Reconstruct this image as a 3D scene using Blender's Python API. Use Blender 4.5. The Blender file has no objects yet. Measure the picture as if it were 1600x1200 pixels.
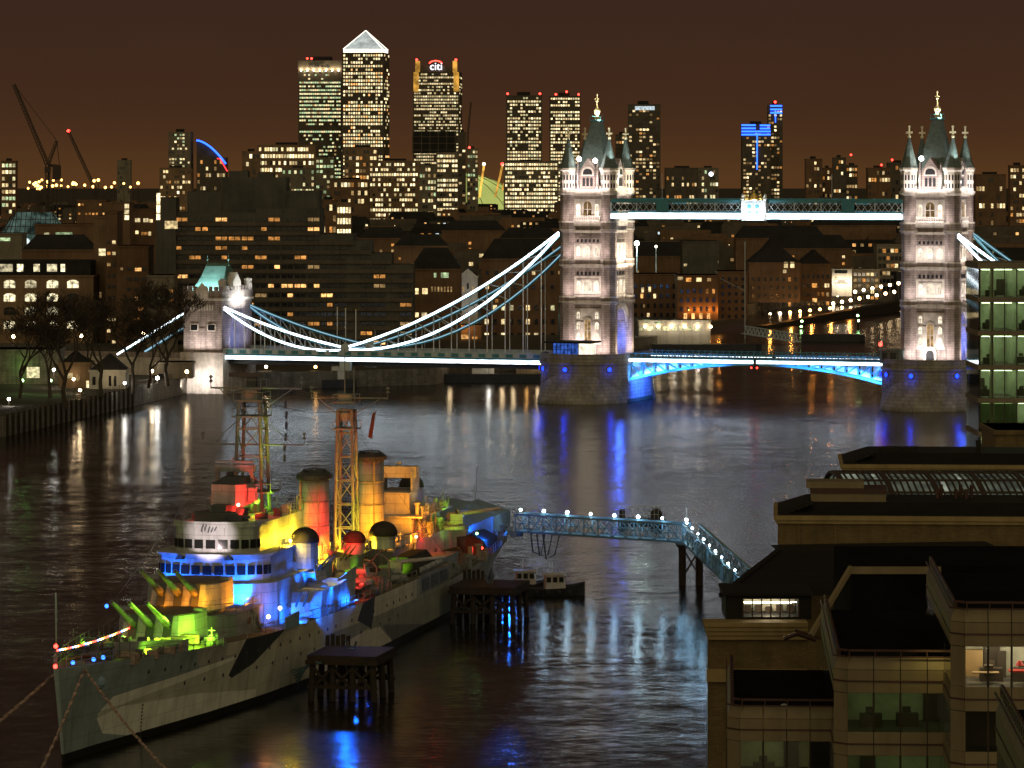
import bpy, math, random
from mathutils import Vector, Matrix
R = random.Random(7)
SC = bpy.context.scene
COL = SC.collection
PI = math.pi
# ------------------------------------------------------------------ camera, night sky, exposure
CAMH, FPX, HOR = 53.0, 6000.0, 275.0          # eye height (m), focal length in photo pixels, horizon row
cam = bpy.data.objects.new('camera', bpy.data.cameras.new('camera'))
COL.objects.link(cam)
cam.location = (0, 0, CAMH)
cam.rotation_euler = (PI/2, 0, 0)
cam.data.sensor_width = 36
cam.data.lens = FPX/1600*36
cam.data.shift_y = -(600-HOR)/1600
cam.data.clip_start, cam.data.clip_end = 1, 40000
SC.camera = cam
SC.view_settings.view_transform = 'Standard'
SC.view_settings.look = 'None'
SC.view_settings.exposure = 0
SC.view_settings.gamma = 1
SC.cycles.max_bounces = 5
SC.cycles.diffuse_bounces = 2
SC.cycles.glossy_bounces = 3
SC.cycles.transmission_bounces = 3
SC.cycles.volume_bounces = 0
SC.cycles.sample_clamp_indirect = 1.0
SC.cycles.sample_clamp_direct = 0
SC.cycles.caustics_reflective = True
SC.cycles.use_light_tree = True
SC.cycles.use_denoising = True

W = bpy.data.worlds.new('World'); SC.world = W; W.use_nodes = True
def nodes_of(t):
    t.nodes.clear()
    def N(kind, **kw):
        n = t.nodes.new('ShaderNode'+kind)
        for k, v in kw.items():
            if k.startswith('i_'):
                n.inputs[int(k[2:]) if k[2:].isdigit() else k[2:].replace('_', ' ')].default_value = v
            else: setattr(n, k, v)
        return n
    def Lk(a, b): t.links.new(a, b)
    return N, Lk
N, Lk = nodes_of(W.node_tree)
sky = N('TexSky', sky_type='NISHITA', sun_disc=False, sun_elevation=math.radians(-8), sun_rotation=math.radians(250))
tc = N('TexCoord'); sx = N('SeparateXYZ'); Lk(tc.outputs['Generated'], sx.inputs[0])
# sodium glow of the city: strongest at the skyline; more added in the west, behind the viewer, to light hull and walls
ramp = N('ValToRGB'); 
cn = N('TexNoise'); cn.inputs['Scale'].default_value = 9; cn.inputs['Detail'].default_value = 4
cm = N('Mapping'); cm.inputs['Scale'].default_value = (1, 1, 3.5); Lk(tc.outputs['Generated'], cm.inputs[0]); Lk(cm.outputs[0], cn.inputs['Vector'])
cr_ = N('MapRange', i_1=.3, i_2=.7, i_3=.94, i_4=1.07); Lk(cn.outputs['Fac'], cr_.inputs[0])
Lk(sx.outputs['Z'], ramp.inputs[0])
el = ramp.color_ramp.elements
el[0].position, el[0].color = 0.0, (.088, .038, .0125, 1)
el[1].position, el[1].color = 1.0, (.012, .007, .005, 1)
for pz, c in ((.010, (.066, .0285, .0118, 1)), (.022, (.053, .0232, .0117, 1)), (.045, (.042, .0193, .0122, 1)), (.12, (.036, .019, .012, 1)), (.35, (.027, .017, .012, 1))):
    e = el.new(pz); e.color = c
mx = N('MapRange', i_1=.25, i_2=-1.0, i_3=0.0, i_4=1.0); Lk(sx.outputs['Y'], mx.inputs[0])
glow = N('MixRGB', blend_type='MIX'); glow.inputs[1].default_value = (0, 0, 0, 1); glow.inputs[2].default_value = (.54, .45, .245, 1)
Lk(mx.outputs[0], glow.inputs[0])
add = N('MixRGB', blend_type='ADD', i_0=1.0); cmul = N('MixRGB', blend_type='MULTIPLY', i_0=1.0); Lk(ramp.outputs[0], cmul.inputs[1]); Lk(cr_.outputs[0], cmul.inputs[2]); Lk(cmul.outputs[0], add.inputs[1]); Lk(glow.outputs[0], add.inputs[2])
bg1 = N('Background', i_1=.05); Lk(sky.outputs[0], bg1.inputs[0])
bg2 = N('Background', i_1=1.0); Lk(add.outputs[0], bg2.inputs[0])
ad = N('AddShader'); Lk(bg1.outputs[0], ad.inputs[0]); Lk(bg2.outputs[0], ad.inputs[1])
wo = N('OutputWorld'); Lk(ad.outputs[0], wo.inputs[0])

# ------------------------------------------------------------------ materials
M = {}
def mat(name, col, rough=.7, metal=0.0, vary=.25, scale=.8, bump=0.0, spec=.3, brick=None, stain=0.0):
    m = bpy.data.materials.new(name); m.use_nodes = True
    N, Lk = nodes_of(m.node_tree)
    o = N('OutputMaterial'); b = N('BsdfPrincipled')
    Lk(b.outputs[0], o.inputs[0])
    b.inputs['Roughness'].default_value = rough; b.inputs['Metallic'].default_value = metal
    b.inputs['Specular IOR Level'].default_value = spec
    tc = N('TexCoord')
    nz = N('TexNoise'); nz.inputs['Scale'].default_value = scale; nz.inputs['Detail'].default_value = 6; nz.inputs['Roughness'].default_value = .65
    Lk(tc.outputs['Object'], nz.inputs['Vector'])
    rm = N('MapRange', i_1=.3, i_2=.7, i_3=1-vary, i_4=1+vary); Lk(nz.outputs['Fac'], rm.inputs[0])
    base = N('RGB'); base.outputs[0].default_value = (*col, 1)
    src = base.outputs[0]
    if brick:
        bw, bh, mort = brick
        sp = N('SeparateXYZ'); Lk(tc.outputs['Object'], sp.inputs[0])
        s1 = N('Math', operation='ADD'); Lk(sp.outputs[0], s1.inputs[0]); Lk(sp.outputs[1], s1.inputs[1])
        cb = N('CombineXYZ'); Lk(s1.outputs[0], cb.inputs[0]); Lk(sp.outputs[2], cb.inputs[1])
        br = N('TexBrick'); Lk(cb.outputs[0], br.inputs['Vector'])
        br.inputs['Scale'].default_value = 1; br.inputs['Brick Width'].default_value = bw; br.inputs['Row Height'].default_value = bh
        br.inputs['Mortar Size'].default_value = mort; br.inputs['Mortar Smooth'].default_value = .3
        br.inputs['Color1'].default_value = (*col, 1); br.inputs['Color2'].default_value = (*[c*.8 for c in col], 1)
        br.inputs['Mortar'].default_value = (*[c*.5 for c in col], 1)
        src = br.outputs['Color']
    mu = N('MixRGB', blend_type='MULTIPLY', i_0=1.0); Lk(src, mu.inputs[1]); Lk(rm.outputs[0], mu.inputs[2])
    out = mu.outputs[0]
    if stain:
        mp = N('Mapping'); mp.inputs['Scale'].default_value = (1.2, 1.2, .12); Lk(tc.outputs['Object'], mp.inputs[0])
        n2 = N('TexNoise'); n2.inputs['Scale'].default_value = .9; n2.inputs['Detail'].default_value = 4; Lk(mp.outputs[0], n2.inputs['Vector'])
        r2 = N('MapRange', i_1=.45, i_2=.75, i_3=1.0, i_4=1-stain); Lk(n2.outputs['Fac'], r2.inputs[0])
        m3 = N('MixRGB', blend_type='MULTIPLY', i_0=1.0); Lk(out, m3.inputs[1]); Lk(r2.outputs[0], m3.inputs[2]); out = m3.outputs[0]
    Lk(out, b.inputs['Base Color'])
    if bump:
        bp = N('Bump'); bp.inputs['Strength'].default_value = bump; bp.inputs['Distance'].default_value = .15
        Lk(nz.outputs['Fac'], bp.inputs['Height']); Lk(bp.outputs[0], b.inputs['Normal'])
    M[name] = m
    return m
def emat(name, col, s, sample=False, vary=0.0, scale=.5):
    m = bpy.data.materials.new(name); m.use_nodes = True
    N, Lk = nodes_of(m.node_tree)
    o = N('OutputMaterial'); e = N('Emission'); e.inputs[0].default_value = (*col, 1); e.inputs[1].default_value = s
    if vary:
        tc = N('TexCoord'); g = N('NewGeometry')
        nz = N('TexNoise'); nz.inputs['Scale'].default_value = scale; nz.inputs['Detail'].default_value = 3
        Lk(g.outputs['Position'], nz.inputs['Vector'])
        oi = N('ObjectInfo')
        rm = N('MapRange', i_1=.35, i_2=.65, i_3=s*(1-vary), i_4=s*(1+vary)); Lk(nz.outputs['Fac'], rm.inputs[0])
        r2 = N('MapRange', i_1=0.0, i_2=1.0, i_3=1-vary, i_4=1+vary); Lk(oi.outputs['Random'], r2.inputs[0])
        mm = N('Math', operation='MULTIPLY'); Lk(rm.outputs[0], mm.inputs[0]); Lk(r2.outputs[0], mm.inputs[1])
        Lk(mm.outputs[0], e.inputs[1])
    Lk(e.outputs[0], o.inputs[0])
    m.cycles.emission_sampling = 'AUTO' if sample else 'NONE'
    M[name] = m
    return m

# ------------------------------------------------------------------ mesh collecting
class MB:
    def __init__(self): self.v = []; self.f = []; self.mi = []; self.cur = 0
    def m(self, i): self.cur = i; return self
    def poly(self, pts):
        n = len(self.v); self.v += [tuple(p) for p in pts]; self.f.append(tuple(range(n, n+len(pts)))); self.mi.append(self.cur); return self
    def _add(self, vs, fs):
        n = len(self.v); self.v += [tuple(p) for p in vs]
        for q in fs: self.f.append(tuple(n+i for i in q)); self.mi.append(self.cur)
        return self
    def box(self, x0, x1, y0, y1, z0, z1):
        vs = [(x, y, z) for z in (z0, z1) for y in (y0, y1) for x in (x0, x1)]
        return self._add(vs, [(0, 2, 3, 1), (4, 5, 7, 6), (0, 1, 5, 4), (2, 6, 7, 3), (0, 4, 6, 2), (1, 3, 7, 5)])
    def prism(self, pl, z0, z1, top=None):
        """extrude plan polygon (counter-clockwise) from z0 to z1; top = other polygon at the top"""
        n = len(pl); tp = top or pl
        vs = [(x, y, z0) for x, y in pl]+[(x, y, z1) for x, y in tp]
        return self._add(vs, [tuple(range(n-1, -1, -1)), tuple(range(n, 2*n))]+[(i, (i+1) % n, n+(i+1) % n, n+i) for i in range(n)])
    def ext(self, pts, d):
        """extrude a 3-D polygon by vector d"""
        n = len(pts); d = Vector(d); vs = [Vector(p) for p in pts]; vs += [p+d for p in vs]
        return self._add(vs, [tuple(range(n-1, -1, -1)), tuple(range(n, 2*n))]+[(i, (i+1) % n, n+(i+1) % n, n+i) for i in range(n)])
    def bar(self, a, b, w, h=None, up=(0, 0, 1)):
        a, b = Vector(a), Vector(b); h = h or w; d = b-a
        if d.length < 1e-6: return self
        d.normalize(); u = Vector(up)
        if abs(d.dot(u)) > .98: u = Vector((0, 1, 0))
        s = d.cross(u).normalized(); u = s.cross(d)
        vs = [p+s*(i*w/2)+u*(j*h/2) for p in (a, b) for j in (-1, 1) for i in (-1, 1)]
        return self._add(vs, [(0, 2, 3, 1), (4, 5, 7, 6), (0, 1, 5, 4), (2, 6, 7, 3), (0, 4, 6, 2), (1, 3, 7, 5)])
    def tube(self, pts, r, n=6, cap=True):
        pts = [Vector(p) for p in pts]; rs = r if isinstance(r, (list, tuple)) else [r]*len(pts)
        vs = []
        for i, p in enumerate(pts):
            d = (pts[min(i+1, len(pts)-1)]-pts[max(i-1, 0)]).normalized()
            u = Vector((0, 0, 1)) if abs(d.z) < .95 else Vector((1, 0, 0))
            s = d.cross(u).normalized(); u = s.cross(d)
            vs += [p+(s*math.cos(2*PI*k/n)+u*math.sin(2*PI*k/n))*rs[i] for k in range(n)]
        fs = [(i*n+k, i*n+(k+1) % n, (i+1)*n+(k+1) % n, (i+1)*n+k) for i in range(len(pts)-1) for k in range(n)]
        if cap: fs += [tuple(range(n-1, -1, -1)), tuple((len(pts)-1)*n+k for k in range(n))]
        return self._add(vs, fs)
    def lathe(self, c, prof, n=12, sx=1, sy=1, rot=0):
        vs = [(c[0]+r*sx*math.cos(2*PI*k/n+rot), c[1]+r*sy*math.sin(2*PI*k/n+rot), c[2]+z) for r, z in prof for k in range(n)]
        fs = [(i*n+k, i*n+(k+1) % n, (i+1)*n+(k+1) % n, (i+1)*n+k) for i in range(len(prof)-1) for k in range(n)]
        fs += [tuple(range(n-1, -1, -1)), tuple((len(prof)-1)*n+k for k in range(n))]
        return self._add(vs, fs)
    def ball(self, c, r, n=8):
        return self.lathe(c, [(max(.001, r*math.sin(PI*i/(n//2+1))), -r*math.cos(PI*i/(n//2+1))) for i in range(n//2+2)], n)
    def build(self, name, mats, parent=None, smooth=False):
        me = bpy.data.meshes.new(name); me.from_pydata(self.v, [], self.f)
        for m in (mats if isinstance(mats, (list, tuple)) else [mats]): me.materials.append(M[m] if isinstance(m, str) else m)
        me.polygons.foreach_set('material_index', self.mi)
        if smooth: me.polygons.foreach_set('use_smooth', [True]*len(self.f))
        me.update()
        o = bpy.data.objects.new(name, me); COL.objects.link(o)
        if parent: o.parent = parent
        return o
def thing(name, label, cat, loc=(0, 0, 0), rz=0.0, group=None):
    o = bpy.data.objects.new(name, None); COL.objects.link(o)
    o.location = loc; o.rotation_euler = (0, 0, rz); o.empty_display_size = 1
    o['label'] = label; o['category'] = cat
    if group: o['group'] = group
    return o
def tag(o, label, cat, group=None):
    o['label'] = label; o['category'] = cat
    if group: o['group'] = group
    return o
def kind(o, k, label=None):
    o['kind'] = k
    if label: o['label'] = label; o['category'] = o.name.split('.')[0].replace('_', ' ')
    return o
def copy_tree(o, parent=None):
    c = o.copy(); COL.objects.link(c)
    if parent: c.parent = parent
    for ch in list(o.children): copy_tree(ch, c)
    return c
def inst(o, name, loc, parent=None, scale=None, rz=0.0):
    c = bpy.data.objects.new(name, o if isinstance(o, bpy.types.Mesh) else o.data); COL.objects.link(c); c.location = loc
    if scale: c.scale = scale
    c.rotation_euler = (0, 0, rz)
    if parent: c.parent = parent
    return c
def at(u, v, D): return Vector(((u-800)/FPX*D, D, CAMH-(v-HOR)/FPX*D))
def zat(v, D): return CAMH-(v-HOR)/FPX*D
def xat(u, D): return (u-800)/FPX*D
def onz(u, v, z=0.0):
    D = (CAMH-z)*FPX/(v-HOR); return Vector(((u-800)/FPX*D, D, z))
def lamp(name, kind_, loc, col, power, target=None, angle=60, size=.4, blend=.6, sy=None, parent=None):
    l = bpy.data.lights.new(name, kind_); l.color = col; l.energy = power
    if kind_ == 'SPOT': l.spot_size = math.radians(angle); l.spot_blend = blend; l.shadow_soft_size = size
    elif kind_ == 'AREA':
        l.shape = 'RECTANGLE'; l.size = size; l.size_y = sy or size; l.spread = math.radians(angle)
    else: l.shadow_soft_size = size
    o = bpy.data.objects.new(name, l); COL.objects.link(o); o.location = loc
    if parent: o.parent = parent
    if target is not None:
        d = Vector(target)-Vector(loc); o.rotation_euler = d.to_track_quat('-Z', 'Y').to_euler()
    return o

# colours of lit windows (rooms with lamps on), from dim to bright
for nm, c, s in (('win_warm', (1, .74, .36), .9), ('win_warm_bright', (1, .80, .44), 1.6), ('win_warm_dim', (1, .62, .25), .28), ('win_orange', (1, .42, .10), .55),
                 ('win_orange_bright', (1, .50, .16), 1.3), ('win_pale', (1, .90, .48), .75), ('win_green', (.72, .95, .50), .55), ('win_cool', (.80, .95, 1), 1.2)):
    emat(nm, c, s, vary=.55, scale=1.1)
mat('glass_dark', (.012, .013, .015), .12, 0, .1, spec=.5)
emat('red_light', (1, .03, .02), 12); emat('blue_light', (.03, .16, 1), 5)
emat('white_lamp', (1, .95, .85), 40, sample=True); emat('amber_lamp', (1, .50, .14), 22, sample=True); emat('warm_lamp', (1, .72, .40), 30, sample=True)
emat('green_lamp', (.45, 1, .35), 22, sample=True); emat('far_amber', (1, .48, .12), 7); emat('far_white', (1, .85, .6), 7)
UNITBOX = MB().box(-.5, .5, -.5, .5, -.5, .5)
def unit_mesh(name, m):
    me = bpy.data.meshes.new(name); me.from_pydata(UNITBOX.v, [], UNITBOX.f); me.materials.append(M[m]); me.update(); return me
WINMESH = {}
def windows(root, rects, cap=100, name='window'):
    """rects: (x, y, z, w, h, axis, material) in the root's frame; axis 'x' = pane facing along y, 'y' = facing along x.
    The largest 100 are parts of their own, the rest one part."""
    rects = sorted(rects, key=lambda r: (-r[3]*r[4], R.random()))
    for r in rects[:cap]:
        x, y, z, w, h, ax, m = r
        if m not in WINMESH: WINMESH[m] = unit_mesh('window', m)
        inst(WINMESH[m], name, (x, y, z), root, (w, .16, h) if ax == 'x' else (.16, w, h))
    if len(rects) > cap:
        names = sorted({r[6] for r in rects[cap:]}); b = MB()
        for x, y, z, w, h, ax, m in rects[cap:]:
            b.m(names.index(m))
            if ax == 'x': b.box(x-w/2, x+w/2, y-.08, y+.08, z-h/2, z+h/2)
            else: b.box(x-.08, x+.08, y-w/2, y+w/2, z-h/2, z+h/2)
        o = b.build('smaller_windows' if name == 'window' else name, names, root); o['kind'] = 'stuff'
def pick(pal):
    t = R.random()*sum(p for _, p in pal)
    for m, p in pal:
        t -= p
        if t <= 0: return m
    return pal[-1][0]
# ------------------------------------------------------------------ water, ground
def water_material():
    m = bpy.data.materials.new('river_water'); m.use_nodes = True
    N, Lk = nodes_of(m.node_tree)
    o = N('OutputMaterial'); b = N('BsdfPrincipled'); Lk(b.outputs[0], o.inputs[0])
    b.inputs['Base Color'].default_value = (.010, .0085, .006, 1); b.inputs['Roughness'].default_value = .19; b.inputs['IOR'].default_value = 1.333
    b.inputs['Specular IOR Level'].default_value = .5
    g = N('NewGeometry')
    def slope(scale, sxy, amp, det):
        mp = N('Mapping'); mp.inputs['Scale'].default_value = (sxy[0], sxy[1], 1); Lk(g.outputs['Position'], mp.inputs[0])
        n = N('TexNoise', noise_dimensions='2D'); n.inputs['Scale'].default_value = scale; n.inputs['Detail'].default_value = det; n.inputs['Roughness'].default_value = .6
        Lk(mp.outputs[0], n.inputs['Vector'])
        s = N('VectorMath', operation='SUBTRACT'); Lk(n.outputs['Color'], s.inputs[0]); s.inputs[1].default_value = (.5, .5, .5)
        k = N('VectorMath', operation='MULTIPLY'); Lk(s.outputs[0], k.inputs[0]); k.inputs[1].default_value = (amp*.8, amp, 0)
        return k.outputs[0]
    big = slope(.035, (1, 1), .05, 2)
    mid = slope(.22, (.5, 1.2), .09, 3)
    small = slope(.95, (.55, 1.2), .105, 2)
    a1 = N('VectorMath', operation='ADD'); Lk(big, a1.inputs[0]); Lk(mid, a1.inputs[1])
    a2 = N('VectorMath', operation='ADD'); Lk(a1.outputs[0], a2.inputs[0]); Lk(small, a2.inputs[1])
    a3 = N('VectorMath', operation='ADD'); Lk(a2.outputs[0], a3.inputs[0]); a3.inputs[1].default_value = (0, 0, 1)
    nm = N('VectorMath', operation='NORMALIZE'); Lk(a3.outputs[0], nm.inputs[0])
    Lk(nm.outputs[0], b.inputs['Normal'])
    M['river_water'] = m
water_material()
mat('earth', (.05, .042, .03), .9, vary=.4, scale=.05)
mat('paving', (.16, .14, .12), .8, vary=.25, scale=.4)
mat('quay_stone', (.18, .16, .13), .85, vary=.35, scale=.5, brick=(1.6, .6, .03), stain=.5)
mat('grass', (.03, .06, .012), .9, vary=.4, scale=1.5)
mat('algae', (.035, .05, .02), .8, vary=.4, scale=1.2)
# one sheet of land out to the horizon, below the water level; banks stand on it
b = MB(); b.poly([(-9000, -1500, -6), (9000, -1500, -6), (12000, 16000, -6), (-12000, 16000, -6)])
kind(b.build('ground', 'earth'), 'structure', 'dark ground under the whole city')
# river: up to the bend beyond the bridge
RIV = [(-400, 20), (14, 20), (14, 285), (20, 330), (46, 420), (60, 520), (110, 760), (150, 900), (220, 1250), (330, 1520), (200, 1640), (120, 1590),
       (62, 1345), (44, 1170), (0, 1050), (-20, 975), (-78, 945), (-103, 781), (-150, 640), (-400, 500)]
b = MB(); b.poly([(x, y, 0) for x, y in RIV])
kind(b.build('river', 'river_water'), 'structure', 'dark rippled river water reflecting the bridge lights')
def bank(name, line, back, z, m, label):
    """quay: vertical river wall along line, flat top running back to the polyline back"""
    b = MB(); pl = [Vector((x, y, 0)) for x, y in line]; bk = [Vector((x, y, 0)) for x, y in back]
    for p, q in zip(pl, pl[1:]): b.poly([(p.x, p.y, -6), (q.x, q.y, -6), (q.x, q.y, z), (p.x, p.y, z)])
    b.m(1); b.poly([(p.x, p.y, z) for p in pl]+[(p.x, p.y, z) for p in reversed(bk)])
    return kind(b.build(name, m), 'structure', label)
bank('north_bank', [(-400, 500), (-150, 640), (-103, 781), (-78, 945), (-20, 975), (0, 1050), (44, 1170), (62, 1345), (120, 1590), (200, 1640), (330, 1520), (600, 1560)],
     [(-9000, 500), (-9000, 15000), (9000, 15000), (9000, 1700)], 4.2, ['quay_stone', 'earth'], 'north bank and its stone river wall')
bank('south_bank', [(600, 1540), (330, 1500), (220, 1250), (150, 900), (110, 760), (60, 520), (46, 420), (20, 330), (14, 285), (14, -200)],
     [(9000, 1540), (9000, -200)], 4.2, ['quay_stone', 'paving'], 'south bank and its stone river wall')

# ------------------------------------------------------------------ the bridge, in its own frame: x along the deck (south +), y across (east +)
BA = .3455
BO = Vector((59, 897, 0))
BR = thing('suspension_bridge', 'floodlit stone twin towered bascule bridge with white lit suspension chains over the river', 'bridge', BO, -BA)
def bw(s, t, z):
    return BO+Vector((s*math.cos(BA)+t*math.sin(BA), -s*math.sin(BA)+t*math.cos(BA), z))
mat('bridge_stone', (.31, .245, .225), .85, vary=.38, scale=.35, bump=.5, brick=(1.5, .55, .05), stain=.5)
mat('pale_stone', (.52, .46, .41), .8, vary=.28, scale=.6, bump=.3, stain=.35)
mat('pier_granite', (.27, .245, .22), .85, vary=.25, scale=.35, bump=.3, brick=(2.2, .8, .05), stain=.35)
mat('copper_roof', (.10, .19, .175), .6, vary=.3, scale=.5)
mat('slate_roof', (.12, .16, .155), .6, vary=.3, scale=.9, brick=(.8, .45, .03))
mat('teal_steel', (.06, .22, .28), .5, .0, .15)
mat('pale_steel', (.45, .52, .58), .5, .0, .15)
mat('white_steel', (.70, .72, .75), .5, .0, .1)
mat('gold', (.95, .68, .22), .35, .6, .1)
mat('gilt_stone', (.75, .66, .45), .5, .0, .1)
mat('dark_void', (.012, .012, .014), .8)
mat('asphalt', (.05, .05, .05), .85)
emat('led_white', (.82, .92, 1), 5.6, sample=True, vary=.45, scale=.35); emat('led_soft', (.45, .80, 1), .75, sample=True); emat('led_blue', (.04, .14, 1), 6, sample=True)
emat('window_glow', (1, .86, .66), 1.3, vary=.4)
emat('porthole_blue', (.004, .022, 1), 9, sample=False)
PW = 6.84; PT = 7.94                     # half width / half depth of a tower
def arch_pts(w, z0, z1, n=8, rise=None):
    """pointed-arch outline in (x, z), counter-clockwise from the bottom left"""
    rise = rise or w*.6; zs = z1-rise
    pts = [(-w/2, z0), (w/2, z0), (w/2, zs)]
    for i in range(1, n): 
        t = i/n; pts.append((w/2*math.cos(t*PI/2)**.8, zs+rise*math.sin(t*PI/2)**.9))
    pts.append((0, z1))
    for i in range(n-1, 0, -1):
        t = i/n; pts.append((-w/2*math.cos(t*PI/2)**.8, zs+rise*math.sin(t*PI/2)**.9))
    pts.append((-w/2, zs))
    return pts
def face_arch(b, face, c, d, w, z0, z1, th=.25, rise=None):
    """arched slab on a face. face: 'w' (y=-d) or 's' (x=+d); c = position along the face; th = how far it stands out"""
    pts = arch_pts(w, z0, z1, rise=rise)
    if face == 'w': b.ext([(c+x, -d, z) for x, z in pts], (0, -th, 0))
    else: b.ext([(d, c+x, z) for x, z in pts], (th, 0, 0))
def slab(b, face, c, d, w, z0, z1, th=.25):
    if face == 'w': b.box(c-w/2, c+w/2, -d-th, -d, z0, z1)
    else: b.box(d, d+th, c-w/2, c+w/2, z0, z1)
def win_part(parent, face, c, d, w, z0, z1, m='window_glow', fr=.28, arch=True):
    """one stone-framed window: frame, glass and a mullion"""
    b = MB(); 
    if arch: face_arch(b, face, c, d, w+2*fr, z0-fr, z1+fr*1.3, .30)
    else: slab(b, face, c, d, w+2*fr, z0-fr, z1+fr, .30)
    b.m(1)
    if arch: face_arch(b, face, c, d+.30, w, z0, z1, .03)
    else: slab(b, face, c, d+.30, w, z0, z1, .03)
    b.m(0); slab(b, face, c, d+.33, .12, z0, z1-(.3 if arch else 0), .08); slab(b, face, c, d+.33, w*.95, (z0+z1)/2-.06, (z0+z1)/2+.06, .08)
    return b.build('window', ['pale_stone', m], parent)
def octa(r, cx=0, cy=0, n=8): return [(cx+r*math.cos(2*PI*(k+.5)/n), cy+r*math.sin(2*PI*(k+.5)/n)) for k in range(n)]
def make_tower(s0, label):
    T = bpy.data.objects.new('tower', None); COL.objects.link(T); T.parent = BR; T.location = (s0, 0, 0); T['label'] = label
    b = MB()                                                       # body: walls with a road arch through it along x
    w, t = PW-1.2, PT-1.2
    z0, zt = 10.4, 48.6
    aw, ah = 8.4, 21.6                                            # road arch width (along y), apex height
    outline = [(-t, z0), (-aw/2, z0)]+[(x, z) for x, z in reversed(arch_pts(aw, z0, ah, 8, 5)[2:])]
    left = [(-t, z0), (-aw/2, z0), (-aw/2, 16.6)]
    ap = arch_pts(aw, z0, ah, 8, 5)
    half = [p for p in ap if p[0] <= 0]
    half.sort(key=lambda p: p[1])
    lp = [(-t, z0)]+[(p[0], p[1]) for p in half]+[(0, zt), (-t, zt)]
    b.ext([(-w, y, z) for y, z in lp], (2*w, 0, 0))
    b.ext([(-w, -y, z) for y, z in reversed(lp)], (2*w, 0, 0))
    b.m(1)                                                         # string courses
    for z, o, h in ((22.8, .5, .9), (24.5, .25, .45), (31.4, .5, .9), (33.2, .25, .45), (39.6, .4, .6), (41.2, .6, 1.0), (48.3, .7, .8)):
        b.box(-w-o, w+o, -t-o, t+o, z, z+h)
    b.m(0)
    for face, d, wid in (('w', t, 6), ('s', w, 8)):                 # panelled relief between the turrets
        for z in (18.6, 28.6, 37.0):
            slab(b, face, 0, d, wid*.92, z, z+.35, .16)
        for z in (38.1, 38.75):                                     # corbel dentils below the upper band
            for k in range(9): slab(b, face, -wid*.42+k*wid*.105, d, .34, z, z+.38, .35)
    b.build('walls', ['bridge_stone', 'pale_stone'], T)
    for ix in (-1, 1):
        for iy in (-1, 1):                                         # corner turrets
            cx, cy = ix*(PW-1.75), iy*(PT-1.75)
            b = MB(); b.lathe((cx, cy, 0), [(1.95, z0), (1.95, 22.8), (2.2, 23.2), (2.2, 24.3), (1.9, 24.9), (1.9, 31.4), (2.15, 31.8), (2.15, 33), (1.85, 33.6), (1.85, 39.6), (2.15, 40.2), (2.2, 42.1), (1.9, 42.6), (1.9, 48.4), (1.9, 48.6)], 8, rot=PI/8); b.m(2); b.lathe((cx, cy, 0), [(1.9, 48.5), (2.3, 49.0), (2.3, 49.5), (2.0, 49.6), (2.0, 54.0), (2.35, 54.4), (2.35, 54.9), (.3, 54.95)], 8, rot=PI/8)
            b.m(2)
            for zc, rc_ in ((23.2, 2.27), (24.3, 2.2), (31.8, 2.22), (33.0, 2.15), (40.2, 2.22), (42.0, 2.28)): b.lathe((cx, cy, zc), [(rc_, 0), (rc_, .38)], 8, rot=PI/8)
            b.m(1)
            for k in range(8):                                     # belfry lancets of the top stage
                an = PI/4*k; 
                for q in (-.36, .36):
                    px, py = cx+1.86*math.cos(an)-q*math.sin(an), cy+1.86*math.sin(an)+q*math.cos(an)
                    tx, ty = -math.sin(an)*.19, math.cos(an)*.19; nx, ny = math.cos(an)*.04, math.sin(an)*.04
                    for za, zb in ((50.2, 51.4), (52.0, 53.4)):
                        b.ext([(px-tx, py-ty, za), (px+tx, py+ty, za), (px+tx, py+ty, zb-.3), (px, py, zb), (px-tx, py-ty, zb-.3)], (nx, ny, 0))
            b.build('turret', ['bridge_stone', 'dark_void', 'pale_stone'], T)
            b = MB(); b.lathe((cx, cy, 54.9), [(2.15, 0), (1.7, 1.2), (.9, 4.2), (.28, 6.8), (.2, 7.0)], 8, rot=PI/8)
            b.build('spire', 'slate_roof', T)
            b = MB(); b.tube([(cx, cy, 61.8), (cx, cy, 64.2)], .2, 6); b.box(cx-.7, cx+.7, cy-.2, cy+.2, 62.75, 63.2); b.ball((cx, cy, 64.3), .3); b.ball((cx, cy, 62.0), .42)
            b.ball((cx-.62, cy, 63.05), .18, 6); b.ball((cx+.62, cy, 63.05), .18, 6)
            b.build('cross_finial', 'gilt_stone', T)
    # parapet, steep roof with lantern platform and crowning finial
    b = MB()
    for k in range(7):
        if abs(k-3) > 1: 
            x = -3.3+k*1.1; b.box(x-.3, x+.3, -t-.5, -t-.2, 49.1, 50.6)
        y = -4+k*1.33; b.box(w+.2, w+.5, y-.35, y+.35, 49.1, 50.6)
    b.box(-w+1.6, w-1.6, -t-.45, -t-.15, 49.1, 49.9); b.box(w+.15, w+.45, -t+1.6, t-1.6, 49.1, 49.9)
    b.build('parapet', 'pale_stone', T)
    b = MB(); r0 = [(-4.6, -5.4), (4.6, -5.4), (4.6, 5.4), (-4.6, 5.4)]; r1 = [(-1.0, -1.3), (1.0, -1.3), (1.0, 1.3), (-1.0, 1.3)]
    b.prism(r0, 49.1, 66.0, r1); b.build('roof', 'slate_roof', T)
    b = MB(); b.box(-1.35, 1.35, -1.6, 1.6, 66.0, 66.35)
    for i in (-1, 1):
        for j in (-1, 1): b.bar((i*1.25, j*1.5, 66.3), (i*1.25, j*1.5, 67.2), .1)
        b.bar((i*1.25, -1.5, 67.2), (i*1.25, 1.5, 67.2), .09); b.bar((-1.25, i*1.5, 67.2), (1.25, i*1.5, 67.2), .09)
    b.build('platform', 'teal_steel', T)
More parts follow.
